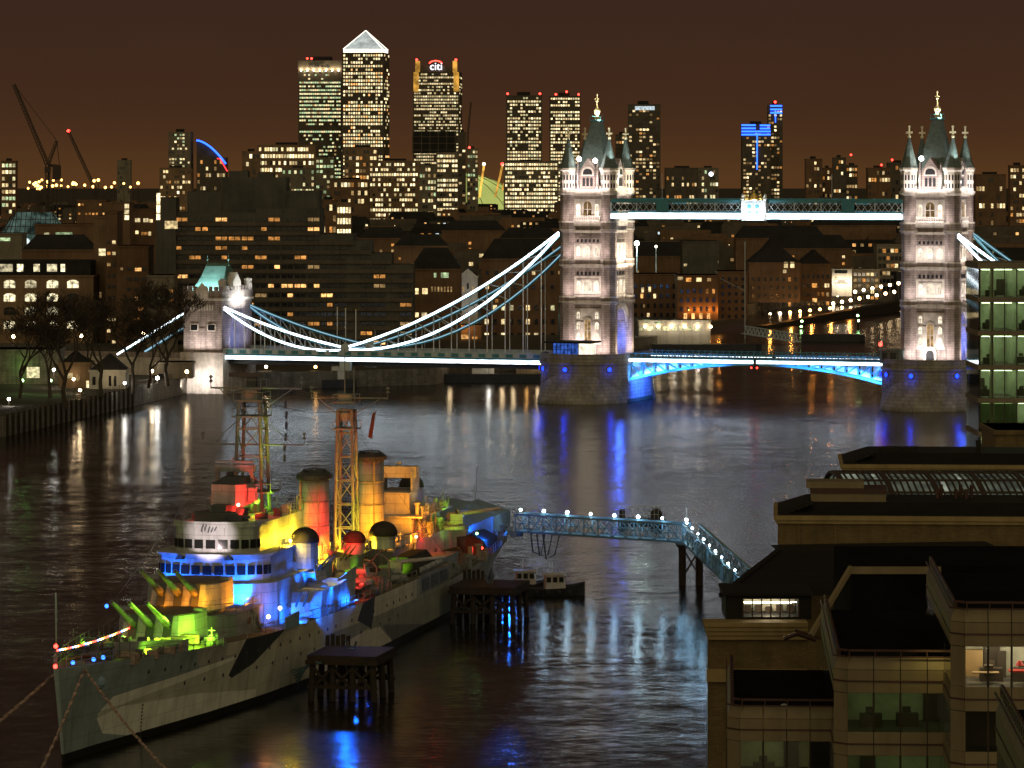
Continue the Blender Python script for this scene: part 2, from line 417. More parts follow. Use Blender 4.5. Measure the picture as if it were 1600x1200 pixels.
    b = MB(); b.lathe((0, 0, 66.35), [(.55, 0), (.62, .5), (.3, .9), (.75, 1.7), (.85, 2.2), (.35, 2.8), (.16, 3.2), (.13, 4.2), (.4, 4.5), (.13, 4.8), (.1, 5.6), (.28, 5.9), (.05, 6.3)], 8)
    b.box(-.55, .55, -.1, .1, 71.2, 71.4)
    b.build('finial', 'gilt_stone', T)
    # gabled dormers on the west and south faces
    for face, d, c in (('w', t, 0), ('s', w, 0)):
        b = MB(); dep = 3.4
        g = [(-2.3, 49.1), (2.3, 49.1), (2.3, 53.8), (0, 57.2), (-2.3, 53.8)]
        if face == 'w': b.ext([(x, -d-.2, z) for x, z in g], (0, dep, 0))
        else: b.ext([(d+.2, x, z) for x, z in g], (-dep, 0, 0))
        for q in (-2.45, 2.45):
            if face == 'w': b.lathe((q, -d-.1, 49.1), [(.35, 0), (.35, 5.2), (.12, 6.6), (.02, 7.2)], 6)
            else: b.lathe((d+.1, q, 49.1), [(.35, 0), (.35, 5.2), (.12, 6.6), (.02, 7.2)], 6)
        b.m(1); face_arch(b, face, 0, d+.2, 3.0, 53.0, 55.2, .12, 1.6)
        b.m(2)
        for q in (-.95, 0, .95): face_arch(b, face, q, d+.2, .62, 50.6, 52.6, .10)
        face_arch(b, face, 0, d+.32, 2.3, 53.3, 54.7, .04, 1.1)
        b.build('dormer', ['bridge_stone', 'pale_stone', 'dark_void'], T)
    # windows, tier by tier
    for face, d in (('w', t), ('s', w)):
        k = 1.0 if face == 'w' else 1.15
        for c in (-2.3*k, 2.3*k):
            for za, zb in ((14.4, 16.0), (16.9, 18.5), (19.4, 21.0)) if face == 'w' else ((24.0+.6, 25.0),): win_part(T, face, c, d, .8, za, zb)
        if face == 'w': win_part(T, face, 0, d, 1.5, 14.0, 19.2, 'win_warm_dim')
        for c in (-2.2*k, 2.2*k): win_part(T, face, c, d, .85, 25.9, 28.2)
        win_part(T, face, 0, d, 1.9, 25.9, 28.4)
        for c in (-2.3*k, 0, 2.3*k): win_part(T, face, c, d, .95, 34.2, 36.4)
        for c in (-2.3*k, 2.3*k): win_part(T, face, c, d, .9, 43.4, 46.4)
        win_part(T, face, 0, d, 2.0, 43.3, 47.0, 'win_warm_dim')
        # dressed stone behind each window group, with machicolation arches whose niche shade is painted dark
        for za, zb, ww in ((13.4, 21.8, 6.4), (25.2, 29.4, 6.8), (33.6, 37.1, 7.0), (43.0, 47.6, 7.0)):
            if face == 's' and za < 20: continue
            b = MB(); slab(b, face, 0, d, ww*k, za, zb, .10)
            for q in range(int((zb-za)/.8)):
                for e_ in (-1, 1): slab(b, face, e_*ww*k/2+(.25 if q % 2 else -.05)*e_, d, .5, za+q*.8, za+q*.8+.45, .12)
            b.m(1)
            if 25 < za < 34:
                for q in range(6): face_arch(b, face, (-2.5+q)*k, d+.08, .55, zb+.2, zb+1.1, .06, .3)
            b.build('dressed_stone', ['pale_stone', 'dark_void'], T)
        b = MB()                                                   # bracketed balcony under the top window
        slab(b, face, 0, d, 6.6, 42.3, 42.75, 1.0)
        for q in range(5): slab(b, face, -2.8+q*1.4, d, .35, 41.2+.9, 42.3, .8)
        for q in range(12): slab(b, face, -3.1+q*.565, d+.82, .14, 42.75, 43.5, .12)
        slab(b, face, 0, d+.78, 6.5, 43.5, 43.65, .2)
        b.build('balcony', 'pale_stone', T)
    return T
TN = make_tower(-41.26, 'north tower, the one nearer the middle of the photo')
TS = make_tower(41.26, 'south tower at the right edge of the photo')
# south-face road arch mouldings and their blue light
for T, s0 in ((TN, -41.26), (TS, 41.26)):
    b = MB()
    for k, (r, o) in enumerate(((4.75, .5), (5.4, .8))):
        pts = arch_pts(2*r, 10.4, 21.6+k*.7+.5, 10, 5+k*.6)[2:-0 or None]
        for p, q in zip(pts, pts[1:]): b.bar((PW-1.2+o/2, p[0], p[1]), (PW-1.2+o/2, q[0], q[1]), .5, .5)
    b.build('arch_moulding', 'pale_stone', T)
# doorway on the south tower, glazed control pavilion in front of the north tower
b = MB(); face_arch(b, 'w', 0, PT-1.2, 3.0, 10.4, 14.0, .5); b.m(1); face_arch(b, 'w', 0, PT-.7, 1.9, 10.4, 13.2, .05)
d_ = b.build('door', ['pale_stone', 'dark_void'], TS)
# piers
def make_pier(s0, label):
    Pp = bpy.data.objects.new('pier', None); COL.objects.link(Pp); Pp.parent = BR; Pp.location = (s0, 0, 0); Pp['label'] = label
    r = 10.7
    def stad(r, t=8.0, n=20):
        return [(r*math.cos(PI+PI*k/n), -t+r*math.sin(PI+PI*k/n)) for k in range(n+1)]+[(r*math.cos(PI*k/n), t+r*math.sin(PI*k/n)) for k in range(n+1)]
    b = MB(); b.prism(stad(r+.15), -6, 9.0, stad(r)); b.prism(stad(r+.35), 9.0, 9.5); b.prism(stad(r), 9.5, 10.4)
    b.build('pier_body', 'pier_granite', Pp)
    b = MB()
    def ring(r, z0, z1, th=.4):
        o_, i_ = stad(r), stad(r-th); n = len(o_)
        for k in range(n):
            j = (k+1) % n
            b.poly([(*o_[k], z0), (*o_[j], z0), (*o_[j], z1), (*o_[k], z1)]); b.poly([(*i_[j], z0), (*i_[k], z0), (*i_[k], z1), (*i_[j], z1)])
            b.poly([(*o_[k], z1), (*o_[j], z1), (*i_[j], z1), (*i_[k], z1)])
    ring(r+.1, 10.4, 11.5); b.build('parapet', 'pier_granite', Pp)
    # pointed cutwater, west and east
    for sg in (-1, 1):
        b = MB(); n = 10; top = []
        nose = (0, sg*(8+r+4.2)); 
        side = [(r*1.02*math.cos(a), sg*(8+r*1.02*math.sin(a))) for a in [math.radians(8+ (164)*k/n) for k in range(n+1)]]
        for k in range(n):
            p, q = side[k], side[k+1]
            hz = lambda i: 1.0+6.0*math.sin(PI*i/n)
            mid0, mid1 = (1-abs(k/n-.5)*2), (1-abs((k+1)/n-.5)*2)
            P0 = (p[0]+(nose[0]-p[0])*.0, p[1]); 
            fr = lambda pt, m_: (pt[0]*(1-.0), pt[1]+(nose[1]-pt[1])*m_)
            o0, o1 = fr(p, mid0), fr(q, mid1)
            pts = [(*o0, -3), (*o1, -3), (*o1, .6), (*o0, .6)]
            b.poly(pts if sg > 0 else pts[::-1])
            pts = [(*o0, .6), (*o1, .6), (q[0], q[1], hz(k+1)), (p[0], p[1], hz(k))]
            b.poly(pts if sg > 0 else pts[::-1])
        b.build('cutwater', 'pier_granite', Pp)
    b = MB(); b.prism(stad(r+.22), -.5, .75); b.build('algae_band', 'algae', Pp)
    for an in (200, 222, 262, 318):
        a = math.radians(an); x, y = r*math.cos(a), -8+r*math.sin(a)
        b = MB(); dx, dy = math.cos(a), math.sin(a); 
        b.tube([(x-.1*dx, y-.1*dy, 7.9), (x+.35*dx, y+.35*dy, 7.9)], .62, 10); b.m(1); b.tube([(x+.35*dx, y+.35*dy, 7.9), (x+.40*dx, y+.40*dy, 7.9)], .46, 10)
        b.build('porthole_lamp', ['pier_granite', 'porthole_blue'], Pp)
        lamp('porthole_light', 'POINT', (x+1.1*dx, y+1.1*dy, 7.7), (.01, .05, 1), 130, size=.3, parent=Pp)
    return Pp
PN = make_pier(-41.26, 'stone pier of the north tower with a glazed pavilion on it')
PS = make_pier(41.26, 'stone pier of the south tower with a small hut on it')
emat('pavilion_glass', (.05, .14, .62), .55, vary=.6, scale=1.2)
pv = MB(); pv.box(-5.6, 3.8, -17.2, -11.2, 10.4, 10.7); pv.m(1); pv.box(-5.2, 1.0, -16.8, -11.6, 10.7, 14.0); pv.m(2); pv.box(1.0, 3.4, -16.8, -11.6, 10.7, 14.0)
pv.m(0); pv.box(-6.8, 4.6, -18.2, -10.6, 14.0, 14.45)
for k in range(8): pv.box(-5.25+k*.9, -5.13+k*.9, -16.9, -16.8, 10.7, 14.0)
pv.box(-5.2, 1.0, -16.9, -16.8, 12.4, 12.5)
o = pv.build('glass_pavilion', ['dark_void', 'pavilion_glass', 'window_glow'], PN)
hb = MB(); hb.box(-10.2, -5.6, -13.5, -9.5, 10.4, 13.2); hb.box(-10.5, -5.3, -13.8, -9.2, 13.2, 13.5); hb.m(1); hb.box(-9.6, -8.4, -13.56, -13.5, 11.4, 12.8); hb.box(-7.8, -6.4, -13.56, -13.5, 11.4, 12.8)
hb.build('hut', ['slate_roof', 'glass_dark'], PS)
b = MB(); b.tube([(-9.6, -15, 10.4), (-9.6, -15, 14.5)], .08); b.m(1); b.ball((-9.6, -15, 14.8), .45)
b.build('navigation_light', ['teal_steel', 'red_light'], PS)
b = MB(); b.tube([(2.5, -11.0, 10.4), (2.5, -11.0, 14)], .07); b.build('flagpole', 'pale_steel', PS)
# high walkways
for sg, t0 in ((-1, -6.6), (1, 6.6)):
    Wk = bpy.data.objects.new('walkway', None); COL.objects.link(Wk); Wk.parent = BR; Wk.location = (0, t0, 0)
    x0, x1 = -41.26+PW-.6, 41.26-PW+.6
    b = MB(); b.box(x0, x1, -1.7, 1.7, 44.4, 44.7); b.box(x0, x1, -1.75, 1.75, 46.8, 47.4); b.box(x0, x1, -1.2, 1.2, 47.4, 47.7)
    b.build('walkway_box', 'teal_steel', Wk)
    n = 44; dx = (x1-x0)/n
    for yy in (-1.72, 1.72):
        b = MB()
        for k in range(n):
            xa, xb = x0+k*dx, x0+(k+1)*dx
            b.bar((xa, yy, 44.75), (xb, yy, 46.8), .16, .1); b.bar((xa, yy-.06 if yy < 0 else yy+.06, 46.8), (xb, yy-.06 if yy < 0 else yy+.06, 44.75), .16, .1)
        for k in range(0, n+1, 4): b.bar((x0+k*dx, yy*1.04, 44.7), (x0+k*dx, yy*1.04, 46.8), .28, .2)
        b.build('lattice', 'pale_steel', Wk)
    b = MB(); b.box(x0, x1, -.9, .9, 45.0, 46.4); b.build('inner_glazing', 'glass_dark', Wk)
    for k in (8, 36):
        b = MB(); xx = x0+k*dx; b.box(xx-1.5, xx+1.5, -2.0, -1.8, 44.5, 47.2); b.box(xx-1.7, xx+1.7, -2.05, -1.75, 47.2, 47.5)
        b.build('stiffening_panel', 'teal_steel', Wk)
    b = MB(); b.box(x0, x1, -1.95, -1.75, 43.05, 44.2); b.box(x0, x1, 1.75, 1.95, 43.05, 44.2)
    b.m(1); b.box(x0, x1, -1.74, 1.74, 42.9, 43.1)
    b.build('light_strip', ['led_white', 'teal_steel'], Wk)
    if sg < 0:
        b = MB(); b.box(-2.9, 2.9, -2.7, -2.0, 42.7, 47.4); b.m(1)
        sh = [(-2.0, 46.9), (-2.1, 44.6), (-1.6, 43.7), (0, 43.1), (1.6, 43.7), (2.1, 44.6), (2.0, 46.9)]
        b.ext([(x, -2.7, z) for x, z in sh], (0, -.15, 0)); b.m(2)
        for cx, cz, r in ((-.9, 45.9, .55), (.9, 45.9, .55), (-.9, 44.6, .5), (.9, 44.6, .5)): b.ext([(cx+r*math.cos(PI/4*k), -2.85, cz+r*math.sin(PI/4*k)) for k in range(8)], (0, -.06, 0))
        b.box(-.08, .08, -2.9, -2.85, 43.4, 46.8); b.m(0)
        for q in (-2.7, 2.7): b.lathe((q, -2.4, 42.6), [(.35, 0), (.35, 4.9), (.55, 5.1), (.3, 5.5), (.35, 5.9), (.05, 6.3)], 8)
        b.m(3); b.lathe((0, -2.4, 47.4), [(1.1, 0), (1.25, .3), (.9, .5), (.9, .9), (.5, 1.5), (.2, 1.7), (.3, 2.0), (.05, 2.4)], 8)
        for q in (-1.7, 1.7): b.lathe((q, -2.4, 47.4), [(.45, 0), (.6, .5), (.25, .8), (.35, 1.2), (.05, 1.5)], 6)
        cr = b.build('crest', ['white_steel', 'pale_steel', 'teal_steel', 'gold'], Wk)
        lamp('crest_light', 'AREA', (0, -5.5, 43.2), (.85, .95, 1), 650, (0, -2.6, 45.6), 140, 4, sy=.4, parent=Wk)
    # two slim flag masts standing on the walkway
    if sg < 0:
        for q in (-23, 18): b = MB(); b.tube([(q, 0, 47.7), (q, 0, 53.5)], .07); b.build('flagpole', 'pale_steel', Wk)
# bascule leaves
for sg in (-1, 1):
    Lf = bpy.data.objects.new('bascule_leaf', None); COL.objects.link(Lf); Lf.parent = BR; Lf['label'] = 'raising deck leaf with blue lit arched truss at the %s pier' % ('north' if sg < 0 else 'south')
    X = lambda q: sg*(30.6-q)                                       # q = metres out from the pier
    zb = lambda q: 5.4+3.9*(1-(1-q/30.2)**2)
    b = MB(); xa, xb = sorted((X(0), X(30.2))); b.box(xa, xb, -8.0, 8.0, 9.6, 10.2); b.build('roadway', 'asphalt', Lf)
    for yy in (-8.05, 8.05):
        b = MB(); n = 10; dq = 30.2/n
        for k in range(n):
            q0, q1 = k*dq, (k+1)*dq
            b.bar((X(q0), yy, zb(q0)), (X(q1), yy, zb(q1)), .35, .55); b.bar((X(q0), yy, zb(q0)), (X(q0), yy, 9.6), .3, .34)
            if k < 8: b.bar((X(q0), yy, 9.5), (X(q1), yy, zb(q1)), .3, .34)
        b.build('truss', 'teal_steel', Lf)
    b = MB()
    for k in range(8):
        q0, q1 = k*3.02+.25, (k+1)*3.02-.25
        pts = [(X(q0), -6.6, zb(q0)+.3), (X(q1), -6.6, zb(q1)+.3), (X(q1), -6.6, 9.55), (X(q0), -6.6, 9.55)]
        b.ext(pts, (0, .3, 0))
    b.build('web_plate', 'pale_steel', Lf)
    b = MB(); b.box(xa+.1, xb-.1, -6.2, 7.6, 9.45, 9.58); b.build('soffit', 'pale_steel', Lf)
    lamp('soffit_blue_light', 'AREA', (X(7), 0, 5.6), (.05, .2, 1), 5200, (X(7.5), 0, 9.4), 160, 9, sy=8, parent=Lf)
    b = MB(); b.box(xa, xb, -8.35, -8.2, 9.55, 10.25); b.box(xa, xb, 8.2, 8.35, 9.55, 10.25); b.build('light_strip', 'led_white', Lf)
    b = MB(); n = 20
    for yy in (-8.1, 8.1):
        b.bar((xa, yy, 11.5), (xb, yy, 11.5), .14); b.bar((xa, yy, 10.4), (xb, yy, 10.4), .2)
        for k in range(n+1):
            x = xa+(xb-xa)*k/n; b.bar((x, yy, 10.2), (x, yy, 11.7), .18)
            if k < n:
                x2 = xa+(xb-xa)*(k+1)/n; b.bar((x, yy, 10.4), (x2, yy, 11.5), .07); b.bar((x, yy, 11.5), (x2, yy, 10.4), .07)
    b.build('railing', 'teal_steel', Lf)
    lamp('bascule_blue_light', 'AREA', (X(6), -9.6, 4.2), (.10, .36, 1), 4200, (X(6), -6.6, 7.6), 110, 10, sy=.6, parent=Lf)
    lamp('bascule_blue_light', 'AREA', (X(18), -9.8, 6.6), (.10, .36, 1), 1800, (X(18), -6.6, 9), 110, 12, sy=.4, parent=Lf)
    lamp('pier_blue_light', 'SPOT', (X(6), -2, 6.8), (.03, .12, 1), 26000, (X(-4), 0, 3.0), 120, .5, parent=Lf)
for q in (-.7, .7): b = MB(); b.box(q-.25, q+.25, -8.6, -8.3, 8.4, 9.3); b.m(1); b.ball((q, -8.75, 8.6), .22); b.build('navigation_lamp', ['dark_void', 'red_light'], BR)
# side spans: deck, parapet, light strip
for xa, xb in ((-134.4, -51.8), (51.8, 134.4)):
    Sp = bpy.data.objects.new('side_span', None); COL.objects.link(Sp); Sp.parent = BR
    b = MB(); b.box(xa, xb, -8.0, 8.0, 8.4, 9.6); b.m(1); b.box(xa, xb, -7.4, 7.4, 9.6, 9.75)
    b.m(0); b.box(xa, xb, -8.5, -8.2, 9.5, 9.8); b.m(1); b.box(xa, xb, -6.2, 6.2, 7.2, 8.4)  # box under the deck coloured dark to stand for the shade there
    b.build('deck', ['teal_steel', 'asphalt'], Sp)
    b = MB(); b.box(xa, xb, -8.45, -8.05, 8.45, 9.35); b.box(xa, xb, 8.05, 8.45, 8.45, 9.35); b.build('light_strip', 'led_white', Sp)
    b = MB(); n = int((xb-xa)/3.4)
    for yy in (-8.2, 8.2):
        b.box(xa, xb, yy-.12, yy+.12, 9.8, 10.9); b.box(xa, xb, yy-.2, yy+.2, 10.9, 11.1)
        for k in range(n+1):
            x = xa+(xb-xa)*k/n; b.box(x-.35, x+.35, yy-.3, yy+.3, 9.8, 11.0)
    b.build('parapet', 'pale_steel', Sp)
    b = MB()
    for k in range(n):
        x = xa+(xb-xa)*(k+.5)/n; b.box(x-.85, x+.85, -8.42, -8.32, 9.95, 10.75)
    b.build('parapet_panel', 'teal_steel', Sp)
# suspension chains: lens-shaped trusses
def chain(pa, pb, sag_u, sag_l, yy, near, hang=True):
    C = bpy.data.objects.new('suspension_chain', None); COL.objects.link(C); C.parent = BR
    n = 12; up = []; lo = []
    for k in range(n+1):
        t = k/n; x = pa[0]+(pb[0]-pa[0])*t; zl = pa[1]+(pb[1]-pa[1])*t
        up.append(Vector((x, yy, zl-sag_u*4*t*(1-t)))); lo.append(Vector((x, yy, zl-.5-sag_l*4*t*(1-t))))
    b = MB()
    for L_ in (up, lo):
        for p, q in zip(L_, L_[1:]): b.bar(p, q, .55, .75)
    b.build('chord', 'teal_steel' , C)
    b = MB()
    for L_ in (up, lo):
        for p, q in zip(L_, L_[1:]): b.bar(p+Vector((0, -.36, .1)), q+Vector((0, -.36, .1)), .12, .5 if near else .22)
    b.build('light_strip', 'led_white' if near else 'led_soft', C)
    b = MB()
    for k in range(1, n):
        if (up[k]-lo[k]).length > .9: b.bar(up[k], lo[k], .22)
        if 0 < k < n-1: b.bar(lo[k], up[k+1], .2)
    b.build('bracing', 'pale_steel', C)
    if hang:
        for k in range(1, n):
            if lo[k].z > 12.2:
                b = MB(); b.tube([lo[k], (lo[k].x, yy, 9.8)], .13, 6); b.build('hanger', 'white_steel', C)
for yy, near in ((-7.9, True), (7.9, False)):
    chain((-48.0, 39.6), (-102.4, 11.6), 3.3, 7.6, yy, near)
    chain((-102.4, 11.6), (-134.2, 21.0), .9, 3.3, yy, near)
    chain((48.0, 39.6), (102.4, 11.6), 3.3, 7.6, yy, near)
    chain((102.4, 11.6), (134.2, 21.0), .9, 3.3, yy, near)
    for sg in (-1, 1):
        b = MB(); b.tube([(sg*102.4, yy-.6, 11.6), (sg*102.4, yy+.6, 11.6)], 1.15, 12); b.box(sg*102.4-1.4, sg*102.4+1.4, yy-.5, yy+.5, 6.2, 10.6)
        b.build('link_pin', 'pale_steel', BR)
    # backstays down to the approaches
    for sg in (-1, 1):
        b = MB(); p, q = Vector((sg*144.6, yy, 19.6)), Vector((sg*163, yy, 9.0)); b.bar(p, q, .5, .7); b.m(1); b.bar(p+Vector((0, -.3, .1)), q+Vector((0, -.3, .1)), .12, .4)
        b.build('backstay', ['teal_steel', 'led_white' if near else 'led_soft'], BR)
# lamps on the side span: slim standards
for k in range(4):
    b = MB(); x = -62-k*13; b.tube([(x, 7.6, 9.8), (x, 7.6, 15.5)], .07); b.build('lamp_post', 'pale_steel', BR)
# abutment towers
def make_abutment(sg):
    A = bpy.data.objects.new('abutment_tower', None); COL.objects.link(A); A.parent = BR; A.location = (sg*139.5, 0, 0)
    A['label'] = 'gate tower with a green copper roof on the %s bank' % ('north' if sg < 0 else 'south')
    hw, ht = 5.1, 9.2
    b = MB()
    ap = arch_pts(8.2, 10.0, 19.0, 8, 4.5); half = sorted([p for p in ap if p[0] <= 0], key=lambda p: p[1])
    lp = [(-ht, 10.0)]+half+[(0, 22.6), (-ht, 22.6)]
    b.ext([(-hw, y, z) for y, z in lp], (2*hw, 0, 0)); b.ext([(-hw, -y, z) for y, z in reversed(lp)], (2*hw, 0, 0))
    b.m(1); b.box(-hw-.3, hw+.3, -ht-.3, ht+.3, 22.6, 23.2)
    b.m(0); b.box(-hw-.1, hw+.1, -ht-.1, ht+.1, 23.2, 25.0)
    for k in range(8):
        x = -hw+.3+k*(2*hw-.6)/7
        for yy in (-ht-.1, ht-.5): b.box(x-.42, x+.42, yy, yy+.6, 25.0, 26.1)
    for k in range(11):
        y = -ht+.5+k*(2*ht-1)/10
        for xx in (-hw-.1, hw-.5): b.box(xx, xx+.6, y-.42, y+.42, 25.0, 26.1)
    b.m(1); b.ext([(-1.6, -ht-.1, 23.2), (1.6, -ht-.1, 23.2), (1.6, -ht-.1, 25.4), (0, -ht-.1, 27.0), (-1.6, -ht-.1, 25.4)], (0, -.35, 0))
    for k in range(9): b.box(-3.2+k*.72, -2.8+k*.72, -ht-.3, -ht, 20.2, 21.6)
    b.build('walls', ['bridge_stone', 'pale_stone'], A)
    b = MB(); b.box(-1.2, 1.2, -ht-.56, -ht-.45, 23.7, 25.2); b.build('shield', 'pale_stone', A)
    b = MB(); b.box(-hw-.6, hw+.6, -ht-.6, ht+.6, -6, 10.0); b.build('base', 'pale_stone', A)
    for c in (-2.2, 2.4): 
        b = MB(); slab(b, 'w', c, ht, 2.2, 15.2, 17.0, .18); b.m(1); slab(b, 'w', c, ht+.18, 1.8, 15.4, 16.8, .03); b.build('window', ['pale_stone', 'glass_dark'], A)
    b = MB(); slab(b, 'w', 0, ht, 1.6, 10.4, 16.0, .12); b.build('buttress', 'bridge_stone', A)
    # flared copper roof
    b = MB(); rows = [(4.6, 6.2, 25.0), (3.7, 5.0, 26.4), (3.1, 3.2, 28.4), (2.75, 1.4, 30.9)]
    for (x0, y0, z0), (x1, y1, z1) in zip(rows, rows[1:]):
        b.prism([(-x0, -y0), (x0, -y0), (x0, y0), (-x0, y0)], z0, z1, [(-x1, -y1), (x1, -y1), (x1, y1), (-x1, y1)])
    b.build('roof', 'copper_roof', A)
    b = MB(); b.box(-2.8, 2.8, -.12, .12, 30.9, 31.5)
    for k in range(12): b.box(-2.7+k*.47, -2.5+k*.47, -.1, .1, 31.5, 31.75)
    b.build('ridge_cresting', 'copper_roof', A)
    for q in (-2.8, 2.8): 
        b = MB(); b.lathe((q, 0, 30.6), [(.4, 0), (.5, .5), (.15, .9), (.12, 1.6), (.32, 1.9), (.1, 2.2), (.03, 3.2)], 8); b.build('finial', 'copper_roof', A)
    for iy in (-1, 1):
        b = MB(); b.lathe((hw*.9*-sg, iy*(ht-1.4), 25), [(1.0, 0), (1.0, 2.4), (1.2, 2.6), (.1, 3.0)], 8); b.build('pinnacle', 'pale_stone', A)
    b = MB(); b.ext([(-sg*(hw), -2.4, 22.6), (-sg*hw, 2.4, 22.6), (-sg*hw, 2.4, 27), (-sg*hw, 0, 29.4), (-sg*hw, -2.4, 27)], (sg*2.5, 0, 0)); b.build('gable', 'pale_stone', A)
    return A
AN = make_abutment(-1); AS = make_abutment(1)
b = MB(); b.box(-260, -144.6, -8, 8, -6, 8.6); b.m(1); b.box(-260, -144.6, -8.2, -7.8, 8.6, 9.8); b.build('approach', ['pale_stone', 'bridge_stone'], BR)
# ---- floodlighting of the bridge
PINK = (1, .86, .80); WARM = (1, .88, .66)
for s0 in (-41.26, 41.26):
    warm = PINK if s0 < 0 else (1, .92, .88)
    for z, e in ((11.3, 1350), (24.9, 640), (33.7, 590), (42.4, 540), (49.6, 1150)):
        lamp('tower_floodlight', 'AREA', (s0, -PT-1.9, z), warm, e, (s0, -PT+2.2, z+5.5), 150, 10, sy=.5, parent=BR)
        lamp('tower_floodlight', 'AREA', (s0+PW+2.4, 0, z), WARM if s0 < 0 else warm, e*1.05, (s0+PW-2.2, 0, z+5), 150, 12, sy=.5, parent=BR)
    lamp('upper_wall_light', 'AREA', (s0+PW+2.6, 0, 31), (1, .87, .62), 2600 if s0 < 0 else 500, (s0+PW-1, 0, 40), 150, 10, sy=.6, parent=BR)
    lamp('road_arch_light', 'POINT', (s0+5, 1.5, 14), (.04, .14, 1), 2600, size=.6, parent=BR)
    for yy in (-4.2,):
        lamp('roof_floodlight', 'SPOT', (s0+PW+.5, yy, 49.8), (.75, 1, .92), 4500, (s0+1.5, 0, 60), 70, .3, parent=BR)
    lamp('finial_light', 'SPOT', (s0+1.6, -3.4, 65.2), (1, .88, .55), 7000, (s0, 0, 69.2), 50, .1, parent=BR)
    for ix in (-1, 1):
        for iy in (-1, 1):
            if ix > 0 or s0 > 0: lamp('spire_light', 'SPOT', (s0+ix*(PW-1.75)+2.6, iy*(PT-1.75)-3.2, 55.4), (.9, 1, .93), 4500 if ix*iy < 0 else 1200, (s0+ix*(PW-1.75), iy*(PT-1.75), 61), 50, .1, parent=BR)
    for ix in (-1, 1):
        lamp('spire_floodlight', 'SPOT', (s0+ix*2.4, -PT+.2, 51), (.85, 1, .92), 1200, (s0+ix*4.4, -PT+2.2, 58), 60, .2, parent=BR)
        b = MB(); c = (s0+ix*2.0-.0, -PT+.6, 57.0 if ix < 0 else 56.6)
        b.bar((c[0], c[1], 50), (c[0], c[1], c[2]), .12); b.m(1); b.ball(c, .55); 
        if not (s0 > 0 and ix > 0): b.build('searchlight', ['dark_void', 'white_lamp'], BR)
for sg, A in ((-1, AN), (1, AS)):
    s0 = sg*139.5
    lamp('abutment_floodlight', 'AREA', (s0, -16, 2.0), (1, .93, .86), 1500, (s0, -9, 7), 150, 8, sy=.5, parent=BR)
    lamp('abutment_floodlight', 'AREA', (s0, -11.4, 10.5), (1, .93, .86), 800, (s0, -9, 20), 150, 8, sy=.5, parent=BR)
    lamp('abutment_floodlight', 'AREA', (s0-sg*8, 0, 11.0), (.55, .62, 1), 1500, (s0-sg*5, 0, 17), 150, 8, sy=.5, parent=BR)
    lamp('abutment_floodlight', 'AREA', (s0-sg*7.8, 0, 21.4), (.9, 1, .97), 1500, (s0-sg*3, 0, 27), 150, 8, sy=.5, parent=BR)
    lamp('copper_roof_light', 'AREA', (s0, -8.2, 25.3), (.75, 1, .95), 2200, (s0, -3, 29), 150, 7, sy=.3, parent=BR)
    lamp('road_arch_light', 'POINT', (s0, 0, 13), (.1, .25, 1), 900, size=.5, parent=BR)
# ------------------------------------------------------------------ the museum warship; its frame: x to port (+ toward the near bank), y aft from the stem
SA = math.atan(.205)
SB = Vector((-40.5, 347.5, 0))
SH = thing('warship', 'camouflaged warship lit blue, red, yellow and green, moored in mid river', 'warship', SB, -SA)
def SP(u, v, p=0.0):
    """where the sight line through a photo pixel meets the fore-and-aft plane at offset p"""
    k = (u-800)/FPX; c, s = math.cos(SA), math.sin(SA)
    x0, y0 = SB.x+p*c, SB.y-p*s
    a = (k*y0-x0)/(s-k*c); D = y0+a*c
    return Vector((p, a, zat(v, D)))
mat('ship_grey', (.24, .25, .25), .55, .0, .2, .5, bump=.15, brick=(2.4, 1.15, .03), stain=.4)
mat('ship_white', (.42, .43, .43), .5, .0, .22, .5, bump=.15, brick=(2.4, 1.15, .03), stain=.4)
mat('ship_dark', (.06, .065, .07), .5, .0, .2, .5)
mat('ship_deck', (.15, .12, .09), .8, .0, .3, 1.2, brick=(3.0, .25, .02))
mat('canvas', (.035, .03, .027), .9, .0, .4, .9, bump=.4)
mat('canvas_blue', (.20, .28, .36), .85, .0, .2, .7)
mat('rope', (.30, .22, .18), .9, .0, .4, 3)
mat('rust', (.16, .07, .04), .8, .0, .4, 1)
